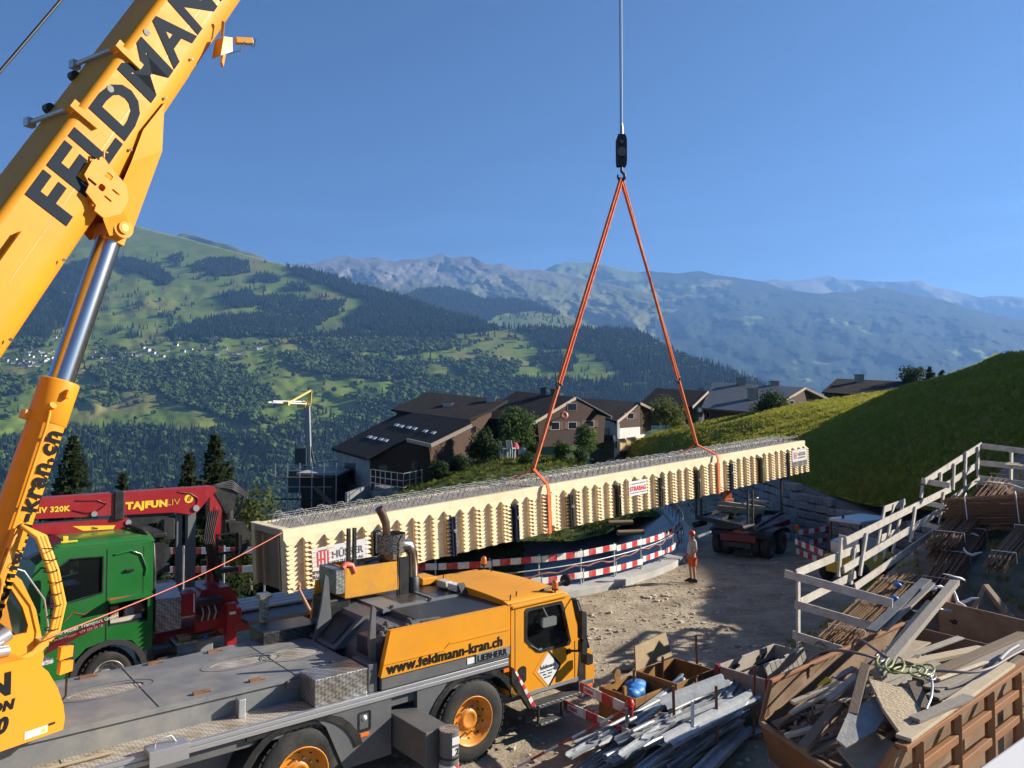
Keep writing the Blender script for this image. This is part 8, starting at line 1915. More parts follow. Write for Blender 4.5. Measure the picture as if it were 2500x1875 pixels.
for k in range(44):
	s, t = rngp.uniform(.12, .82), rngp.uniform(.2, .8); p = c0.lerp(c1, s).lerp(c3.lerp(c2, s), t) + Vector((0, 0, .12 + .5 * math.exp(-((s - .36) / .2) ** 2 - ((t - .62) / .3) ** 2)))
	an = D_ANG + rngp.gauss(0, .5); L = rngp.uniform(.35, 1.3); b = MB(); b.box((0, 0, 0), (L, rngp.uniform(.05, .16), rngp.uniform(.025, .06)), Matrix.Rotation(an, 3, 'Z') @ Matrix.Rotation(rngp.uniform(-.3, .25), 3, 'Y') @ Matrix.Rotation(rngp.uniform(-.5, .5), 3, 'X'))
	b.build('offcut', PL[rngp.choice((0, 0, 1, 1, 2))], bevel=.004, loc=p, label='small broken wooden offcut half buried in the skip heap', cat='offcut', group='offcuts in the skip heap')
SAND = mat('sand covered board', (.50, .40, .26), .95, col2=(.42, .33, .21), scale=8, bump=1.0, bscale=25)
slab3([zA(920, 870, 1.96), zA(1250, 955, 1.93), zA(1368, 1150, 1.86), zA(1180, 1320, 1.80), zA(1040, 1120, 1.88)], .06, 'panel', SAND, label='sand covered board on top of the skip heap', cat='board')
slab3([zA(650, 1375, 1.62), zA(760, 1130, 1.76), zA(990, 1010, 1.80), zA(1060, 1200, 1.72), zA(980, 1310, 1.65), zA(730, 1440, 1.58)], .03, 'panel', mat('blue grey panel', (.20, .215, .23), .7, col2=(.32, .29, .24), scale=4, bump=.4), label='blue grey board with dust below the sand covered board', cat='board')
slab3([zA(650, 1450, 1.30), zA(980, 1320, 1.50), zA(1130, 1400, 1.50), zA(1050, 1640, 1.36), zA(820, 1640, 1.30)], .04, 'panel', mat('dusty brown panel', (.27, .22, .15), .8, col2=(.35, .30, .2), scale=5, bump=.5), label='dusty brown board at the bottom of the skip', cat='board')
slab3([zA(1050, 670, 1.80), zA(1215, 540, 1.80), zA(1440, 570, 1.80), zA(1190, 700, 1.80)], .03, 'panel', mat('pale brown panel', (.38, .30, .2), .75, col2=(.32, .25, .165), scale=3), label='flat pale brown board at the back of the skip', cat='board')
slab3([zA(485, 935, 1.70), zA(570, 855, 1.82), zA(630, 880, 1.80), zA(545, 925, 1.72)], .01, 'scrap', mat('plastic yellow', (.80, .52, .02), .5), label='bright yellow plastic scrap in the skip', cat='scrap')
# chain sling with steel ropes on top of the heap
LIME = mat('lime steel', (.30, .34, .09), .5, col2=(.20, .23, .07), scale=12)
ROPS = mat('sleeved steel rope', (.16, .13, .14), .55)
ch_ = empty('chain_sling', zA(1200, 780, 2.05), 0, label='lime green chain sling with grey steel ropes lying on the skip heap', cat='sling'); ci_ = ch_.matrix_basis.inverted()
def rope_path(pts, r, name, m):
	P = [ci_ @ zA(*p) for p in pts]
	# smooth by Catmull-Rom
	out = []
	for i in range(len(P) - 1):
		p0, p1, p2, p3 = P[max(i - 1, 0)], P[i], P[i + 1], P[min(i + 2, len(P) - 1)]
		for k in range(5):
			t = k / 5; out.append(.5 * ((2 * p1) + (p2 - p0) * t + (2 * p0 - 5 * p1 + 4 * p2 - p3) * t * t + (3 * p1 - p0 - 3 * p2 + p3) * t ** 3))
	out.append(P[-1]); b = MB(); b.tube(out, r, 8); b.build(name, m, ch_)
rope_path([(410, 740, 1.72), (520, 655, 2.0), (680, 640, 2.12), (860, 670, 2.12), (990, 705, 2.06)], .022, 'steel_rope', ROPS)
rope_path([(780, 650, 1.85), (800, 560, 2.05), (860, 555, 2.12), (960, 620, 2.12), (1060, 690, 2.08), (1110, 715, 2.05)], .022, 'steel_rope', ROPS)
rope_path([(1450, 808, 2.04), (1600, 815, 2.06), (1800, 820, 2.05), (1960, 775, 2.05), (2100, 690, 2.0), (2215, 630, 1.98)], .022, 'steel_rope', ROPS)
rope_path([(1435, 840, 2.05), (1450, 930, 2.02), (1440, 1030, 1.98), (1400, 1125, 1.9)], .018, 'steel_rope', mat('bare rope', (.38, .38, .38), .4, metal=.6))
rope_path([(2010, 720, 1.98), (2080, 650, 2.0), (2160, 600, 2.0)], .035, 'rope_sleeve', mat('grey sleeve', (.2, .2, .22), .6))
for k, (x, y, rx, ry) in enumerate(((1060, 730, 70, 60), (1140, 760, 80, 70), (1240, 800, 110, 26), (1330, 810, 70, 45), (1400, 800, 70, 45))):
	P = [(x + rx * math.cos(a), y + ry * math.sin(a), 2.06 + .012 * math.sin(a * 2 + k)) for a in np.linspace(0, 6.28, 9)]
	rope_path(P, .017, 'chain_link', LIME)
for k, (x, y) in enumerate(((1010, 705), (1420, 830), (1435, 860))):
	P = [(x + 45 * math.cos(a), y + 28 * math.sin(a), 2.05) for a in np.linspace(0, 6.28, 9)]; rope_path(P, .014, 'shackle', mat('shackle steel', (.25, .25, .25), .4, metal=.7))
# ---- second skip behind
K0 = at_z(2294, 1468, 1.95); K1 = K0 + (at_z(2500, 1517, 1.95) - K0) * 1.6; K2 = at_z(2472, 1333, 1.95); ax2 = (K2 - K0).normalized()
sk2 = empty('skip', K0, 0, label='brown steel skip with a 6 painted on its end, behind the heaped one', cat='skip'); sk2.location.z = .3
n2 = Vector((-ax2.y, ax2.x, 0)); e2_ = (K1 - K0).normalized()
wall_plate([K0, K1, dz(K1, .5), dz(K0, .5)], .03, ax2, 'end_wall', SKB, sk2)
wall_plate([K0, K2, dz(K2 + ax2 * -.1, 1.2), dz(K2 - ax2 * .5, .5), dz(K0, .5)], .03, n2, 'side_wall', SKR, sk2)
wall_plate([K1, K1 + ax2 * 5, dz(K1 + ax2 * 5, .5), dz(K1, .5)], .03, -n2, 'side_wall', SKR, sk2)
wall_plate([dz(K0, .55), dz(K1, .55), dz(K1 + ax2 * 5, .55), dz(K2, .55)], .03, (0, 0, -1), 'floor', SKB, sk2)
i2 = sk2.matrix_basis.inverted()
b = MB(); b.bar(i2 @ K0, i2 @ K1, .05, .05); b.build('rim', SKB, sk2, bevel=.01)
b = MB(); b.bar(i2 @ K0, i2 @ K2, .05, .05); b.build('rim', SKR, sk2, bevel=.01)
pl6 = [K0, K1, dz(K0, .5)]; q6 = on_plane(pl6, *za(1655, 430));
lettering('number', '6', .22, LETTER, sk2, i2 @ (q6 - ax2 * .012), (0, 0, 1), -e2_, .006)
b = MB(); p, q = at_z(*za(1885, 100), 2.15), at_z(*za(2100, 370), 1.6); b.bar(Vector((0, 0, 0)), q - p, .14, .10); b.bar(Vector((0, 0, -.06)), at_z(*za(1790, 310), 1.7) - p, .10, .06); b.build('broken_beam', PL[1], bevel=.006, loc=p, label='broken brown timber leaning inside the second skip', cat='beam')
# ---- weathered railing round the rebar store, on the rising bank
RC = Vector((6.1, 16.5, 0)); dd = Vector((.77, .64, 0)).normalized(); dn = Vector((.64, -.77, 0)).normalized(); up = Vector((0, 0, 1))
rl = empty('plank_railing', RC + up * .9, 0, label='weathered board railing around the rebar bank on the right', cat='railing'); ri = rl.matrix_basis.inverted()
def pA(x, y, off=0.0): o = RC + dn * off; return on_plane([o, o + dd, o + up], *zb(x, y))        # plane along the bank
def pN(x, y, off=0.0): o = RC + dd * off; return on_plane([o, o + dn, o + up], *zb(x, y))        # plane across
def rboard(p, q, h=.17, t=.035, name='rail_board'):
	b = MB(); b.bar(ri @ p, ri @ q, t, h); b.build(name, RAILW, rl, bevel=.004)
rboard(pN(60, 1290), pN(1030, 1560)); rboard(pN(150, 1565), pN(920, 1790)); rboard(pN(130, 1840), pN(590, 1985))
rboard(pA(160, 1290), pA(725, 1060)); rboard(pA(200, 1550), pA(695, 1300))
rboard(pA(610, 1000, .12), pA(1550, 530, .12)); rboard(pA(590, 1255, .12), pA(1525, 690, .12)); rboard(pA(690, 1415, .12), pA(1420, 905, .12))
rboard(pA(1320, 465, .05), pA(1830, 135, .05)); rboard(pA(1500, 505, .05), pA(1810, 300, .05)); rboard(pA(1560, 620, .05), pA(1810, 440, .05), .12)
for off_, (x0, y0, x1, y1) in ((10.35, (1810, 140, 2330, 205)), (10.35, (1810, 295, 2330, 345)), (10.35, (1810, 432, 2330, 500))):
	rboard(pN(x0, y0, off_), pN(x1, y1, off_), .16)
rboard(pN(1290, 455, 6.6), pN(1545, 500, 6.6), .15); rboard(pN(1280, 650, 6.6), pN(1500, 690, 6.6), .12); rboard(pN(1270, 840, 6.6), pN(1470, 880, 6.6), .12)
rboard(pN(545, 960, 2.6), pN(720, 1010, 2.6), .12)
def rpost(f, x0, y0, x1, y1, off=0.0, w=.10):
	p, q = f(x0, y0, off), f(x1, y1, off); b = MB(); b.bar(ri @ p, ri @ q, w, .05, dn); b.build('post', RAILW, rl, bevel=.004)
rpost(pN, 180, 1345, 180, 2060, .02, .10)
for a in ((690, 1060, 655, 1390, .05), (795, 930, 735, 1310, .16), (1235, 690, 1190, 1010, .16), (1300, 500, 1285, 610, 0), (1490, 560, 1450, 850, .16), (1465, 380, 1460, 480, .1), (1585, 300, 1575, 540, .1), (1690, 190, 1680, 500, .1), (1800, 150, 1795, 420, .1), (570, 970, 545, 1320, .06)): rpost(pA, *a, w=.09)
rpost(pN, 2100, 180, 2095, 450, 10.4, .16)
# spare frame standing against the railing
fr_ = empty('board_frame', pA(1000, 1100, -.3), 0, label='upright weathered board frame leaning behind the railing', cat='frame'); fi = fr_.matrix_basis.inverted()
for (x0, y0, x1, y1, w) in ((960, 690, 870, 1180, .10), (1130, 630, 1030, 1110, .10), (1040, 670, 950, 1160, .08)):
	b = MB(); b.bar(fi @ pA(x0, y0, -.3), fi @ pA(x1, y1, -.3), w, .04, dn); b.build('upright', RAILW, fr_, bevel=.004)
for (x0, y0, x1, y1) in ((950, 690, 1140, 620), (900, 960, 1090, 880)):
	b = MB(); b.bar(fi @ pA(x0, y0 + 25, -.32), fi @ pA(x1, y1 + 25, -.32), .03, .16); b.build('cross_board', RAILW, fr_, bevel=.004)
# the bank itself
bp_ = []
for i in range(46):
	s = -1.5 + i * .42; row = []
	for j in range(26):
		w_ = -1.6 + j * .42
		zt = .62 + .295 * max(0, s) ; zl = 0.0 + .12 * max(0, s)
		k = smoothstep(-1.5, .1, w_); z = zl * (1 - k) + zt * k - .6 * float(smoothstep(1.2, 2.2, w_)) * (1 - float(smoothstep(3.5, 6.5, s)))
		z += .06 * mnoise.noise((s * 1.5, w_ * 1.5, 3)) + .03 * mnoise.noise((s * 5, w_ * 5, 7))
		if s < 0: z = z * max(0, 1 + s / 1.5)
		p = RC + dd * s + dn * w_; row.append((p.x, p.y, z - .03))
	bp_.append(row)
grid_mesh('bank_ground', np.array(bp_), mat('bank soil', (.19, .155, .11), .95, col2=(.28, .24, .18), scale=3, bump=.9, bscale=14, dirt=(.09, .11, .04), dirt_amt=.7, dirt_scale=.8))
# ---- rebar bundles
RB1 = mat('rusty rebar', (.24, .12, .055), .75, col2=(.16, .075, .035), scale=14, rand=.1); RB2 = mat('pale rebar', (.27, .155, .065), .7, col2=(.17, .09, .04), scale=14)
def rebar(p, q, n, r, wid, hgt, m, lab, seed, fray=.25):
	rng = random.Random(seed); b = MB(); a, sd, t = basis(q - p)
	for k in range(n):
		o = sd * rng.uniform(-wid, wid) + t * rng.uniform(0, hgt); f0, f1 = rng.uniform(-fray, fray), rng.uniform(-fray, fray)
		o2 = o + sd * rng.gauss(0, wid * .15) + t * rng.gauss(0, hgt * .08)
		b.bar(o + a * f0, (q - p) + o2 + a * f1, r * 2, r * 2)
	root = empty('rebar_bundle', p, 0, label=lab, cat='rebar', group='rebar bundles'); b.build('bars', m, root, kind='stuff')
	for f in (.12, .5, .88):
		c = (q - p) * f + t * hgt * .5; bb = MB(); bb.tube([c - sd * (wid + .03) - t * hgt * .6, c - sd * (wid + .03) + t * hgt * .6, c + sd * (wid + .03) + t * hgt * .6, c + sd * (wid + .03) - t * hgt * .6], .012, 5); bb.build('tie', WHITE if seed % 2 else GALV, root)
	return root
def bank(s, w_, z=0.0): return RC + dd * s + dn * w_ + up * (.62 + .295 * max(0, s) + z)
rebar(bank(.3, .75, .25), bank(3.8, .6, -.02), 260, .0075, .36, .34, RB2, 'near bundle of pale rusty rebar with frayed ends by the railing corner', 1, .35)
rebar(bank(.2, .70, -.1), bank(3.0, .7, -.1), 120, .009, .42, .30, RB1, 'dark rebar bundle lying under the near pale bundle', 2, .3)
rebar(bank(3.4, 1.35, .05), bank(7.0, 1.1, .1), 130, .009, .28, .30, RB1, 'thin rebar bundle in the middle of the bank', 4)
rebar(bank(5.2, .9, .15), bank(9.6, .75, .1), 170, .010, .34, .46, RB1, 'round dark rebar bundle behind the middle bundle', 5)
rebar(bank(7.0, .5, .2), bank(7.9, 3.3, .2), 200, .010, .50, .75, RB1, 'crosswise rebar stack tied with white strap', 7)
rebar(bank(7.4, 2.6, .2), bank(8.6, 6.0, .2), 240, .010, .60, .95, RB1, 'tallest rebar stack at the right edge with red tag', 8)
rebar(bank(4.6, 2.3, .35), bank(9.0, 2.2, .2), 90, .011, .22, .22, RB2, 'pale rebar bundle behind the second skip wall', 9)
b = MB(); b.box((0, 0, 0), (.28, .02, .2), Matrix.Rotation(-.6, 3, 'Y')); b.build('tag', mat('tag red', (.55, .06, .04), .6), loc=on_plane([bank(7.2, 2.2), bank(7.2, 3.2), bank(7.2, 2.2, 1)], *zb(1935, 670)), label='small red tag on the tallest rebar stack', cat='tag')
# strips of plastic and offcuts on the rebar
rngq = random.Random(12); PLS = mat('white plastic strip', (.62, .62, .62), .4)
for k in range(16):
	p = bank(rngq.uniform(1.2, 9.5), rngq.uniform(.3, 2.6), rngq.uniform(.30, .55)); b = MB(); pts = [Vector((0, 0, 0))]
	dirv = Vector((rngq.uniform(-1, 1), rngq.uniform(-1, 1), rngq.uniform(-.2, .3)))
	for j in range(5): dirv = (dirv + Vector((rngq.gauss(0, .5), rngq.gauss(0, .5), rngq.gauss(0, .3)))).normalized(); pts.append(pts[-1] + dirv * .14)
	b.tube(pts, [.012, .03, .035, .03, .02, .01], 5); b.build('plastic_strip', PLS, loc=p, label='crumpled white plastic strap lying on the rebar bank', cat='strap', group='plastic straps on the rebar')
for k in range(9):
	p = bank(9.0 + rngq.uniform(-.6, 1.6), rngq.uniform(.2, 3.2), 1.05 + rngq.uniform(-.4, .1)); b = MB(); b.box((0, 0, 0), (rngq.uniform(.3, .8), rngq.uniform(.1, .2), .03), Matrix.Rotation(rngq.uniform(0, 3), 3, 'Z') @ Matrix.Rotation(rngq.uniform(-.3, .3), 3, 'X')); b.build('bleached_board', PL[0 if k % 3 else 2], bevel=.004, loc=p, label='bleached board scrap on top of the upper rebar stacks', cat='board', group='board scraps on the upper rebar')
for k, (s, w_) in enumerate(((2.3, 1.0), (2.9, .8))):
	b = MB(); b.lathe((0, 0, 0), (.3, .2, 1), [(0, .02), (.02, .09), (.07, .10), (.11, .04), (.12, 0)], 9); b.build('blue_bag', mat('bag blue', (.02, .16, .55), .45), loc=bank(s, w_, .45), label=('crumpled blue bag on the near rebar', 'second blue bag farther up the rebar')[k], cat='bag', group='blue bags')
slab3([bank(.6, 1.3, -.05), bank(.4, 2.1, -.05), bank(1.8, 2.2, -.05), bank(2.0, 1.3, -.05)], .08, 'concrete_slab', MCONC, label='broken concrete slab under the near rebar', cat='slab')
# ---- grey crate box with slatted pallet, yellow crates
def crate(name, o, rz, L, W, H, m, lab, t=.04, lip=None):
	r_ = empty(name, o, rz, label=lab, cat='crate')
	for (x0, x1, y0, y1) in ((0, L, 0, t), (0, L, -W, -W + t), (0, t, -W + t, 0), (L - t, L, -W + t, 0)):
		b = MB(); b.bx(x0, x1, y0, y1, 0, H); b.build('side_panel', m, r_, bevel=.006)
	b = MB(); b.bx(t, L - t, -W + t, -t, .02, .08); b.build('floor', m, r_)
	return r_
FORMP = mat('formwork panel', (.40, .345, .29), .75, col2=(.32, .27, .22), scale=2.5, dirt=(.22, .16, .12), dirt_amt=.5, dirt_scale=2)
bxo = at_z(1752, 1625, .95); bx1 = at_z(1893, 1572, .95); vv = bx1 - bxo
cb = crate('formwork_box', (bxo.x, bxo.y, 0), math.atan2(vv.y, vv.x), vv.length, 1.15, .95, FORMP, 'open grey brown formwork box left of the heaped skip')
b = MB(); b.bx(-.04, .03, -1.16, -1.06, 0, .98); b.bx(-.04, .03, -.05, .05, 0, .98); b.build('red_corner', mat('corner red', (.26, .03, .03), .6), cb)
for x in (.5, 1.45):
	b = MB(); b.prism(rrect(x, x + .22, .78, .85, .03), xz, -.045, .045); b.build('grip_slot', BLK, cb)
b = MB(); b.bx(.1, vv.length - .1, -.012, -.042, .66, .68); b.build('panel_seam', BLK, cb)
_o = Vector((4.85, 15.05, 0)); _pl = [_o, _o + Vector((.77, .64, 0)), _o + Vector((.12, -.14, 1))]
pa, pb, pc_, pd = (on_plane(_pl, *q) for q in ((1866, 1624), (1963, 1581), (1980, 1640), (1885, 1685)))
pal = empty('slatted_pallet', pd, 0, label='grey slatted wooden pallet standing in the formwork box', cat='pallet'); pi2 = pal.matrix_basis.inverted()
for k in range(8):
	t0, t1 = k / 8 + .004, (k + 1) / 8 - .008; sh_k = (.0, .01, .03, .09, .0, .02, .01, .0)[k]
	tl_, tr_2 = pa.lerp(pb, t0), pa.lerp(pb, t1); bl_, br_ = pd.lerp(pc_, t0), pd.lerp(pc_, t1); n_ = (tr_2 - tl_).cross(bl_ - tl_).normalized() * .03
	tl_ = tl_.lerp(bl_, sh_k); tr_2 = tr_2.lerp(br_, sh_k)
	b = MB(); vs = [pi2 @ p for p in (tl_, tr_2, br_, bl_)] + [pi2 @ (p + n_) for p in (tl_, tr_2, br_, bl_)]; b.add(vs, [(0, 1, 2, 3), (7, 6, 5, 4), (0, 4, 5, 1), (1, 5, 6, 2), (2, 6, 7, 3), (3, 7, 4, 0)]); b.build('slat', mat('pallet grey', (.42, .40, .36), .8, col2=(.32, .30, .27), scale=4, rand=.15), pal, bevel=.004)
YCR = mat('crate yellow rust', (.30, .145, .02), .65, col2=(.20, .09, .02), scale=3, dirt=(.12, .07, .04), dirt_amt=.8, dirt_scale=3)
c1_ = at_z(1556, 1639, .8); c2_ = at_z(1640, 1609, .8); vv = c2_ - c1_
yc = crate('tool_crate', (c1_.x, c1_.y, 0), math.atan2(vv.y, vv.x), 1.25, .95, .80, YCR, 'large rusty yellow steel crate with its lid open')
b = MB(); b.prism([(0, .80), (1.2, .84), (1.2, 1.30), (.15, 1.22)], lambda u, v, w: (u, w + (v - .8) * .35, v), .03, .06); b.build('lid', mat('lid brown', (.30, .20, .07), .6, col2=(.2, .12, .05), scale=3), yc, bevel=.005)
lettering('number', 'D', .18, LETTER, yc, (.62, -.956, .25), (1, 0, 0), (0, 0, 1), .004)
for x in (.3, .62, .95):
	b = MB(); b.bx(x - .02, x + .02, -.97, -.951, .05, .75); b.build('rib', YCR, yc)
b = MB(); b.bar((.35, -.5, .55), (.75, -.55, .72), .05, .03); b.build('strap', mat('pale blue strap', (.35, .5, .55), .6), yc)
c3_ = at_z(1466, 1677, .70)
y2 = crate('tool_crate', (c3_.x, c3_.y, 0), math.atan2(vv.y, vv.x), .95, .85, .70, YCR, 'smaller yellow steel crate holding blue bags beside the barrier')
b = MB(); b.bx(.05, .9, -.8, -.05, .08, .52); b.build('dark_contents', BLK, y2)
b = MB(); b.prism(oval(.45, .83, .10, .12, 12), xz, -.05, -.02); b.build('lifting_lug', YCR, y2)
b = MB(); b.prism([(0, .7), (.07, .7), (.05, .86), (-.02, .86)], xz, -.60, -.55); b.build('corner_hook', YCR, y2)
for k, (x, y, r) in enumerate(((.62, -.35, .20), (.42, -.50, .17), (.22, -.6, .13))):
	b = MB(); rg = random.Random(k + 50); rings = [[(x + r * 1.4 * rr * math.cos(a) * rg.uniform(.8, 1.2), y + r * rr * math.sin(a) * rg.uniform(.8, 1.2), .60 + h) for a in np.linspace(0, 6.28, 11)[:-1]] for rr, h in ((.8, 0), (1, .05), (.8, .13), (.4, .17))]
	b.loft(rings); b.build('blue_bag', mat('bag bright blue', (.02, .17, .50), .5), y2)
# flat box with cables between crates
b3 = at_z(1560, 1730, .35); fb = crate('cable_box', (b3.x, b3.y, 0), math.atan2(vv.y, vv.x), 1.4, .75, .35, YCR, 'low crate of coiled grey hoses in front of the open crate')
for k in range(4):
	b = MB(); b.lathe((.3 + .25 * k, -.38, .30), (0.1 * k, .1, 1), [(0, .16), (.03, .20), (.06, .16), (.03, .12), (0, .16)], 16); b.build('hose_coil', mat('hose pinkish', (.32, .22, .19), .6) if k % 2 else mat('hose grey', (.36, .36, .36), .5), fb)
# dark sheet on the ground
slab3([at_z(1494, 1640, .05), at_z(1522, 1618, .10), at_z(1548, 1632, .16), at_z(1530, 1645, .04)], .015, 'dark_sheet', BLK, label='crumpled black sheet on the gravel behind the crates', cat='sheet')
# short barrier in front of the crates
bf = empty('barrier_fence', at_z(1540, 1800, 0), 0, label='low dirty red and white barrier boards beside the cab steps', cat='barrier'); bi_ = bf.matrix_basis.inverted()
STR_C = stripe_mat('dirty barrier stripes', (.55, .52, .47), (.42, .03, .03), .30, (0.55, -.83, 0), .2)
for (u0, v0, u1, v1, z) in ((1415, 1676, 1545, 1738, .95), (1372, 1718, 1540, 1795, .42)):
	b = MB(); b.bar(bi_ @ at_z(u0, v0, z), bi_ @ at_z(u1, v1, z), .03, .17); o = b.build('barrier_board', STR_C, bf, bevel=.004)
	p, q = at_z(u0, v0, z), at_z(u1, v1, z); e = (q - p).normalized(); nrm = Vector((-e.y, e.x, 0)); nrm = nrm if nrm.y < 0 else -nrm
	c = p.lerp(q, .14) + nrm * .02
	pb = MB(); pb.bar(bi_ @ (p.lerp(q, .10) + nrm * .018), bi_ @ (p.lerp(q, .34) + nrm * .018), .004, .12); pb.build('name_field', WHITE, bf)
	lettering('lettering', 'STRABAG', .085, mat('letter red', (.62, .02, .02), .6), bf, bi_ @ (p.lerp(q, .12) + nrm * .023 - up * .03), e, (0, 0, 1), .003, sx=.62)
b = MB(); b.bar(bi_ @ at_z(1530, 1815, 0), bi_ @ at_z(1530, 1730, 1.0), .05, .05, (1, 0, 0)); b.build('post', GALV, bf)
b = MB(); t0, t1 = at_z(1262, 1873, .02), at_z(1536, 1727, .98)
stp = (t1 - t0); b.cyl((0, 0, 0), stp, .022, n=8); b.build('barrier_pole', stripe_mat('pole stripes', (.66, .65, .62), (.55, .03, .03), .26, tuple(stp.normalized())), loc=t0, label='thin red and white barrier pole slanting to the ground by the wheel', cat='pole')
b = MB(); b.lathe((0, 0, 0), (.3, 0, 1), [(-.05, .02), (0, .07), (.08, .08), (.14, .03), (.15, 0)], 10); b.build('red_cap', RED, loc=t1, label='red cloth knot on top of the barrier post', cat='cloth')
# ---- rack posts and pile of galvanised guard rails
for k, (x, y, h) in enumerate(((2.32, 14.94, 1.0), (2.80, 13.35, 1.25), (3.52, 13.35, 1.25), (4.38, 14.1, 1.35), (3.05, 15.85, .95), (4.02, 16.8, 1.1))):
	b = MB(); b.bar((0, 0, 0), (random.uniform(-.05, .05), 0, h), .045, .045, (1, 0, 0)); b.build('rack_post', RUST, bevel=.004, loc=(x, y, 0), label=('rusty post left of the open crate', 'rusty post in front of the rail pile at its left', 'rusty post in front of the rail pile at its middle', 'rusty post between rail pile and skip', 'rusty post at the corner of the open crate', 'rusty post at the far end of the open crate')[k], cat='post', group='rusty rack posts')
rngr = random.Random(21)
b = MB(); prof = [(-.15, 0), (-.12, .05), (-.06, .05), (-.03, .0), (.03, .0), (.06, .05), (.12, .05), (.15, 0), (.15, -.006), (.12, .042), (.06, .042), (.03, -.008), (-.03, -.008), (-.06, .042), (-.12, .042), (-.15, -.006)]
b.prism(prof, lambda u, v, w: (w, u, v), -1.45, 1.45); GR1 = b.mesh('guardrail', GALV)
b = MB(); prof = [(-.07, 0), (.07, 0), (.07, .06), (.06, .06), (.06, .01), (-.06, .01), (-.06, .06), (-.07, .06)]; b.prism(prof, lambda u, v, w: (w, u, v), -1.3, 1.3); GR2 = b.mesh('channel', GALV)
b = MB(); b.cyl((-1.35, 0, .03), (1.35, 0, .03), .03, n=10); GR3 = b.mesh('tube', GALV)
for k in range(54):
	row = k / 54; t = rngr.uniform(0, 1); lev = rngr.random()
	base = Vector((2.0 + 1.15 * rngr.uniform(-.55, 1.0), 12.95 + .35 * rngr.uniform(-1.2, 1.2), 0)) + Vector((.85, .95, 0)) * rngr.uniform(.2, 1.35)
	me = (GR1, GR2, GR2, GR3, GR3)[rngr.randrange(5)]
	o = link('rail_beam', me, loc=(base.x, base.y, .06 + .62 * lev * (1 - .25 * abs(t - .5))), rot=(rngr.uniform(-.5, .5), rngr.uniform(-.10, .06), R(47) + rngr.gauss(0, .13)), label='galvanised steel rail in the tangled pile between the rusty posts', cat='rail', group='galvanised rails in the pile')
	o.scale = (rngr.uniform(.7, 1.1), 1, 1)
for k, (u0, v0, z0, u1, v1, z1, me, lab) in enumerate(((1618, 1718, .82, 1768, 1660, .95, GR1, 'bright wide guard rail lying highest on the pile'), (1640, 1738, .72, 1790, 1668, .85, GR3, 'dark tube under the highest guard rail'), (1565, 1795, .62, 1800, 1700, .80, GR2, 'pale channel in the middle of the rail pile'), (1500, 1815, .55, 1640, 1750, .72, GR2, 'dark channel at the left end of the rail pile'), (1630, 1810, .75, 1840, 1700, .82, GR1, 'second bright guard rail beside the skip'))):
	p, q = at_z(u0, v0, z0), at_z(u1, v1, z1); d = q - p; o = link('rail_beam', me, loc=p.lerp(q, .5), rot=(.35, -math.asin(d.z / d.length), math.atan2(d.y, d.x)), label=lab, cat='rail', group='galvanised rails in the pile'); o.scale = (d.length / 2.8, 1, 1)
b = MB(); p = at_z(1690, 1778, .75); b.bar((0, 0, 0), (.02, .05, .42), .05, .05, (1, 0, 0)); b.bar((-.10, 0, -.05), (.12, .05, .0), .08, .10); b.build('bracket', mat('white bracket', (.7, .7, .7), .4), loc=p, label='white upright bracket sticking out of the rail pile', cat='bracket')
slab3([at_z(1790, 1735, .80), at_z(1830, 1710, .85), at_z(1805, 1745, .75), at_z(1795, 1752, .72)], .01, 'steel_plate', GALV, label='small steel gusset plate on the rail pile', cat='plate')
# ---- small machine and barrier on the road right of the trailer
mc = empty('site_dumper', at_z(2085, 1418, 0), R(35), label='small yellow site dumper with silver hood behind the railing', cat='dumper')
b = MB(); b.bx(-.9, 1.5, -.6, .6, .35, .95); b.build('body', mat('dumper yellow', (.62, .40, .02), .5, dirt=(.3, .2, .1), dirt_amt=.4), mc, bevel=.05)
b = MB(); b.prism([(-.6, .95), (1.4, .95), (1.4, 1.35), (.2, 1.5), (-.6, 1.4)], xz, -.5, .5); b.build('hood', mat('dumper silver', (.45, .47, .5), .35, metal=.4), mc, bevel=.06)
b = MB(); b.bx(-.55, 1.45, -.62, .62, 2.05, 2.18); b.build('canopy', MATS['dumper silver'], mc, bevel=.05)
for x in (-.5, 1.4):
	for y in (-.55, .55): b = MB(); b.bar((x, y, .9), (x, y, 2.06), .06, .06, (1, 0, 0)); b.build('canopy_post', BLK, mc)
for x in (-.6, 1.1):
	for y in (-.75, .5): b = MB(); b.lathe((x, y, .38), (0, 1, 0), [(0, .15), (0, .34), (.04, .38), (.22, .38), (.25, .34), (.25, .15)], 16); b.build('wheel', RUB, mc)
b = MB(); b.cyl((-.3, .2, 2.18), (-.3, .2, 2.30), .04); b.build('beacon', BLK, mc)
rbf = empty('barrier_fence', (0, 0, 0), label='shaded red and white barrier around the dumper below the stone wall', cat='barrier')
for k, (u0, v0, u1, v1, z) in enumerate(((1942, 1322, 2012, 1352, 0.95), (1945, 1345, 2010, 1372, .45), (1950, 1300, 2040, 1288, .95), (1955, 1330, 2040, 1312, .45))):
	p, q = at_z(u0, v0, z), at_z(u1, v1, z); d = q - p
	b = MB(); b.bx(0, d.length, -.02, .02, -.1, .1); o = b.build('barrier_board', STR_B, rbf); o.location = p; o.rotation_euler = (0, 0, math.atan2(d.y, d.x))
b = MB(); p = at_z(1945, 1350, 0); b.bar(p, p + up * 1.2, .05, .05, (1, 0, 0)); b.build('post', GALV, rbf)
b = MB(); b.box(p + up * 1.05, (.2, .1, .22)); b.build('warning_lamp', AMBER, rbf)
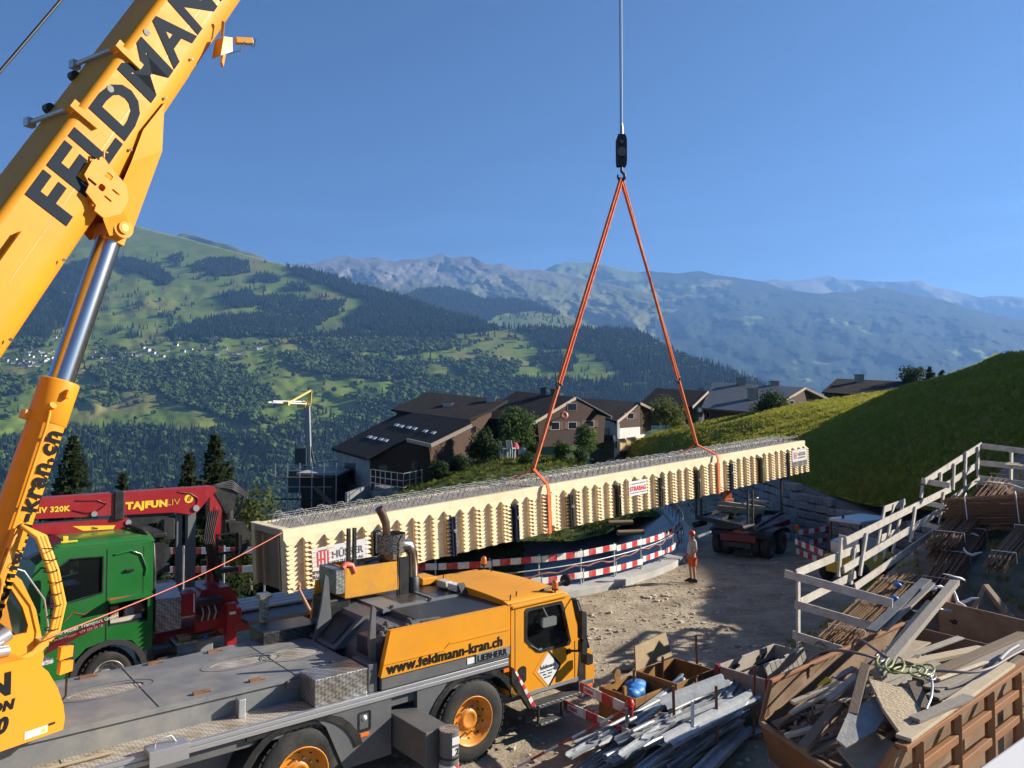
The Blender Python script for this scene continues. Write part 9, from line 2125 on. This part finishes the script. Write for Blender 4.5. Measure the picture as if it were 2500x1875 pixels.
# pale balcony rail close to the camera
p, q = at_y(2425, 1945, 2.3), at_y(2710, 1715, 3.2)
b = MB(); b.bar(Vector((0, 0, 0)), q - p, .16, .05); b.build('balcony_rail', mat('balcony white', (.62, .61, .60), .6), bevel=.01, loc=p, label='pale blurred balcony rail at the bottom corner', cat='rail')
# barrier behind the trucks
bb_ = empty('barrier_fence', at_y(470, 1400, 24), 0, label='red and white barrier boards behind the green truck and loader', cat='barrier'); bbi = bb_.matrix_basis.inverted()
STR_D = stripe_mat('rear barrier stripes', *RW, .36, (1, 0, 0), .3)
for v, k in ((1346, 0), (1392, 1)):
	for j in range(4):
		p, q = at_y(250 + 100 * j, v + 2 - j, 24), at_y(346 + 100 * j, v + 1 - j, 24.2); d = q - p
		b = MB(); b.bx(0, d.length, -.02, .02, -.1, .1); o = b.build('barrier_board', STR_D, bb_); o.location = bbi @ p; o.rotation_euler = (0, 0, math.atan2(d.y, d.x))
for j in range(5):
	p = at_y(250 + 99 * j, 1340, 24.1); b = MB(); b.bar(bbi @ dz(p, -.6), bbi @ dz(p, p.z + .1), .05, .05, (1, 0, 0)); b.build('post', GALV, bb_)
# splinters and chips over the heap
b = MB(); rngs = random.Random(77)
for k in range(420):
	s, t = rngs.uniform(.03, .9), rngs.uniform(.06, .95); p = c0.lerp(c1, s).lerp(c3.lerp(c2, s), t) + Vector((0, 0, .10 + .55 * math.exp(-((s - .36) / .2) ** 2 - ((t - .62) / .3) ** 2) + rngs.uniform(-.05, .12)))
	b.box(p, (rngs.uniform(.06, .32), rngs.uniform(.01, .05), rngs.uniform(.006, .03)), Matrix.Rotation(rngs.uniform(0, 3.1), 3, 'Z') @ Matrix.Rotation(rngs.uniform(-.5, .5), 3, 'Y'))
b.build('splinters', [PL[2]], label='splinters and chips strewn over the skip heap', cat='debris', kind='stuff')
# ================================================================== grass tufts and loose stones (countless)
def tuft_mesh(seed, m, n=9, spread=.5):
	rng = random.Random(seed); b = MB()
	for k in range(n):
		a = rng.uniform(0, 6.28); r = rng.uniform(0, spread); x, y = r * math.cos(a), r * math.sin(a); h = rng.uniform(.45, 1.0); w = rng.uniform(.05, .10)
		lx, ly = rng.uniform(-.35, .35), rng.uniform(-.35, .35); s = Vector((-math.sin(a + 1), math.cos(a + 1), 0)) * w
		p = Vector((x, y, -.1)); b.add([p - s, p + s, p + s * .6 + Vector((lx * .4, ly * .4, h * .6)), p + Vector((lx, ly, h)), p - s * .6 + Vector((lx * .4, ly * .4, h * .6))], [(0, 1, 2, 3, 4)])
	return b.mesh('tuft', m)
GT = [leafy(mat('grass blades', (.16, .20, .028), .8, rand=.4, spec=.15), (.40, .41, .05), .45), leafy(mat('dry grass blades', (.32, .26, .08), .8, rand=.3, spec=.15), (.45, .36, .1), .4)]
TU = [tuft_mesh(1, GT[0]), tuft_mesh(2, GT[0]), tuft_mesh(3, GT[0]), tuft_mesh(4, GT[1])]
GD = leafy(mat('shaded grass blades', (.07, .09, .018), .85, rand=.4, spec=.1), (.12, .14, .025), .3)  # darker copy of the grass blades, the slope's shade put into the colour
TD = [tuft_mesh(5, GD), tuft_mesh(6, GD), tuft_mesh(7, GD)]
rsg = np.random.RandomState(31)
def on_grid(P, n):
	a = P[:-1, :-1]; b_ = P[:-1, 1:]; c = P[1:, 1:]; d = P[1:, :-1]
	ar = .5 * np.linalg.norm(np.cross(b_ - a, c - a), axis=-1) + .5 * np.linalg.norm(np.cross(c - a, d - a), axis=-1)
	dist = np.maximum(20, np.linalg.norm(a, axis=-1)); w = (ar / dist ** 1.3); w = (w / w.sum()).ravel(); k = rsg.choice(len(w), n, p=w); i, j = np.unravel_index(k, ar.shape); s, t = rsg.rand(n, 1), rsg.rand(n, 1)
	return P[i, j] * (1 - s) * (1 - t) + P[i + 1, j] * s * (1 - t) + P[i, j + 1] * (1 - s) * t + P[i + 1, j + 1] * s * t
hp_ = on_grid(H, 52000)
forest_object('grass_tufts', hp_, TU, .13, .30, 1.3, 'meadow grass tufts covering the hill on the right', 41, 'grass')
lawn = np.stack([VX, VY, VZ], -1)[(vx > -30) & (vx < 13)][:, vy < 75]
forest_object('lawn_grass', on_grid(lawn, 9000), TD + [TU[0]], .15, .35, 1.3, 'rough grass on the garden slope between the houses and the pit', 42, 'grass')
bk_ = np.array(bp_); bkp = on_grid(bk_, 1500)
forest_object('bank_weeds', bkp, [TU[0], TU[3], TU[3]], .10, .30, .9, 'dry weeds growing between the rebar bundles', 43, 'weeds')
pitg = GP[(gx > -20) & (gx < 6)][:, gy > 24]; pg = on_grid(pitg, 9000); pg = pg[(pit_side(pg[:, 0], pg[:, 1]) > .4) & ((pg[:, 0] < .8) | ((pg[:, 1] > 47) & (pg[:, 0] < 5.5)))]
forest_object('pit_grass', pg, TD, .15, .4, 1.2, 'shade-darkened grass on the slope inside the road bend', 44, 'grass')
PEB = []
for k in range(5):
	me = stone_mesh(k + 30); me.materials.append(mat('pebble %d' % (k % 3), ((.46, .39, .29), (.38, .32, .24), (.55, .48, .37))[k % 3], .9, rand=.3)); PEB.append(me)
n_ = 6000
px_, py_ = rsg.uniform(-3, 12, n_), 10.5 + 26 * rsg.rand(n_) ** 1.2
pk = pit_side(px_, py_) < -.6; px_, py_ = px_[pk], py_[pk]
forest_object('loose_stones', np.stack([px_, py_, ground_z(px_, py_)], -1), PEB, .012, .05, 1.3, 'loose stones scattered over the trampled yard', 45, 'stones')
cl_ = []
for k in range(60):
	cx_, cy_ = rsg.uniform(-1, 7), rsg.uniform(13, 27); m_ = rsg.randint(5, 16); cl_.append(np.stack([cx_ + rsg.normal(0, .35, m_), cy_ + rsg.normal(0, .22, m_)], -1))
cl_ = np.concatenate(cl_); cl_ = cl_[pit_side(cl_[:, 0], cl_[:, 1]) < -.6]
forest_object('soil_clods', np.concatenate([cl_, ground_z(cl_[:, 0], cl_[:, 1])[:, None]], 1), PEB, .03, .09, 1.4, 'clods of dug earth along the wheel ruts', 46, 'clods')
# ================================================================== give every free-standing piece of a part an object of its own
def split_pieces():
	skip = ('lettering', 'number', 'crown', 'trunk', 'bars', 'body', 't_shirt', 'shorts', 'trousers', 'emblem_line')
	for o in list(COL.objects):
		if o.type != 'MESH' or o.parent is None or o.get('kind') or o.data.users > 1: continue
		if o.name.split('.')[0] in skip: continue
		me = o.data; n = len(me.vertices)
		if n > 4000 or n < 9: continue
		par = list(range(n))
		def find(a):
			while par[a] != a: par[a] = par[par[a]]; a = par[a]
			return a
		co = np.zeros(n * 3); me.vertices.foreach_get('co', co); co = co.reshape(-1, 3)
		seen = {}                                    # weld identical points so that caps join their sides
		for i, k in enumerate(map(tuple, np.round(co, 4))):
			if k in seen: par[find(i)] = find(seen[k])
			else: seen[k] = i
		for e in me.edges: par[find(e.vertices[0])] = find(e.vertices[1])
		roots = {}
		for i in range(n): roots.setdefault(find(i), []).append(i)
		isl = list(roots.values())
		if len(isl) < 2 or len(isl) > 400: continue
		bb = [(co[v].min(0) - .012, co[v].max(0) + .012) for v in isl]
		cp = list(range(len(isl)))
		def cf(a):
			while cp[a] != a: a = cp[a]
			return a
		for i in range(len(isl)):
			for j in range(i):
				if np.all(bb[i][0] <= bb[j][1]) and np.all(bb[j][0] <= bb[i][1]): cp[cf(i)] = cf(j)
		groups = {}
		for i in range(len(isl)): groups.setdefault(cf(i), []).extend(isl[i])
		gl = list(groups.values())
		if len(gl) < 2: continue
		if len(gl) > 12: o['kind'] = 'stuff'; continue
		which = np.zeros(n, int)
		for k, g in enumerate(gl): which[g] = k
		V = [tuple(v.co) for v in me.vertices]; polys = [(tuple(p.vertices), p.material_index, p.use_smooth) for p in me.polygons]
		for k in range(len(gl)):
			idx = {v: i for i, v in enumerate(gl[k])}; ps = [p for p in polys if which[p[0][0]] == k]
			m2 = bpy.data.meshes.new(me.name); m2.from_pydata([V[v] for v in gl[k]], [], [tuple(idx[v] for v in p[0]) for p in ps])
			for mt in me.materials: m2.materials.append(mt)
			m2.polygons.foreach_set('material_index', [p[1] for p in ps]); m2.polygons.foreach_set('use_smooth', [p[2] for p in ps]); m2.update()
			if k == 0: first = m2
			else:
				c = o.copy(); c.data = m2; COL.objects.link(c)
		o.data = first
split_pieces()
# ------------------------------------------------------------------ air
HAZE = MB(); HAZE.bx(-9500, 13500, -40, 13200, -345, 1960)
hz = HAZE.build('haze', [], kind='stuff', label='thin blue haze filling the valley air', cat='haze')
hm = bpy.data.materials.new('haze'); hm.use_nodes = True
hn = hm.node_tree; hn.nodes.clear()
pv = nd(hn, 'ShaderNodeVolumePrincipled'); ho = nd(hn, 'ShaderNodeOutputMaterial')
pv.inputs['Color'].default_value = (0.23, 0.48, 1.0, 1); pv.inputs['Density'].default_value = 9.0e-5
pv.inputs['Anisotropy'].default_value = 0.22
hn.links.new(pv.outputs[0], ho.inputs['Volume'])
hz.data.materials.append(hm)
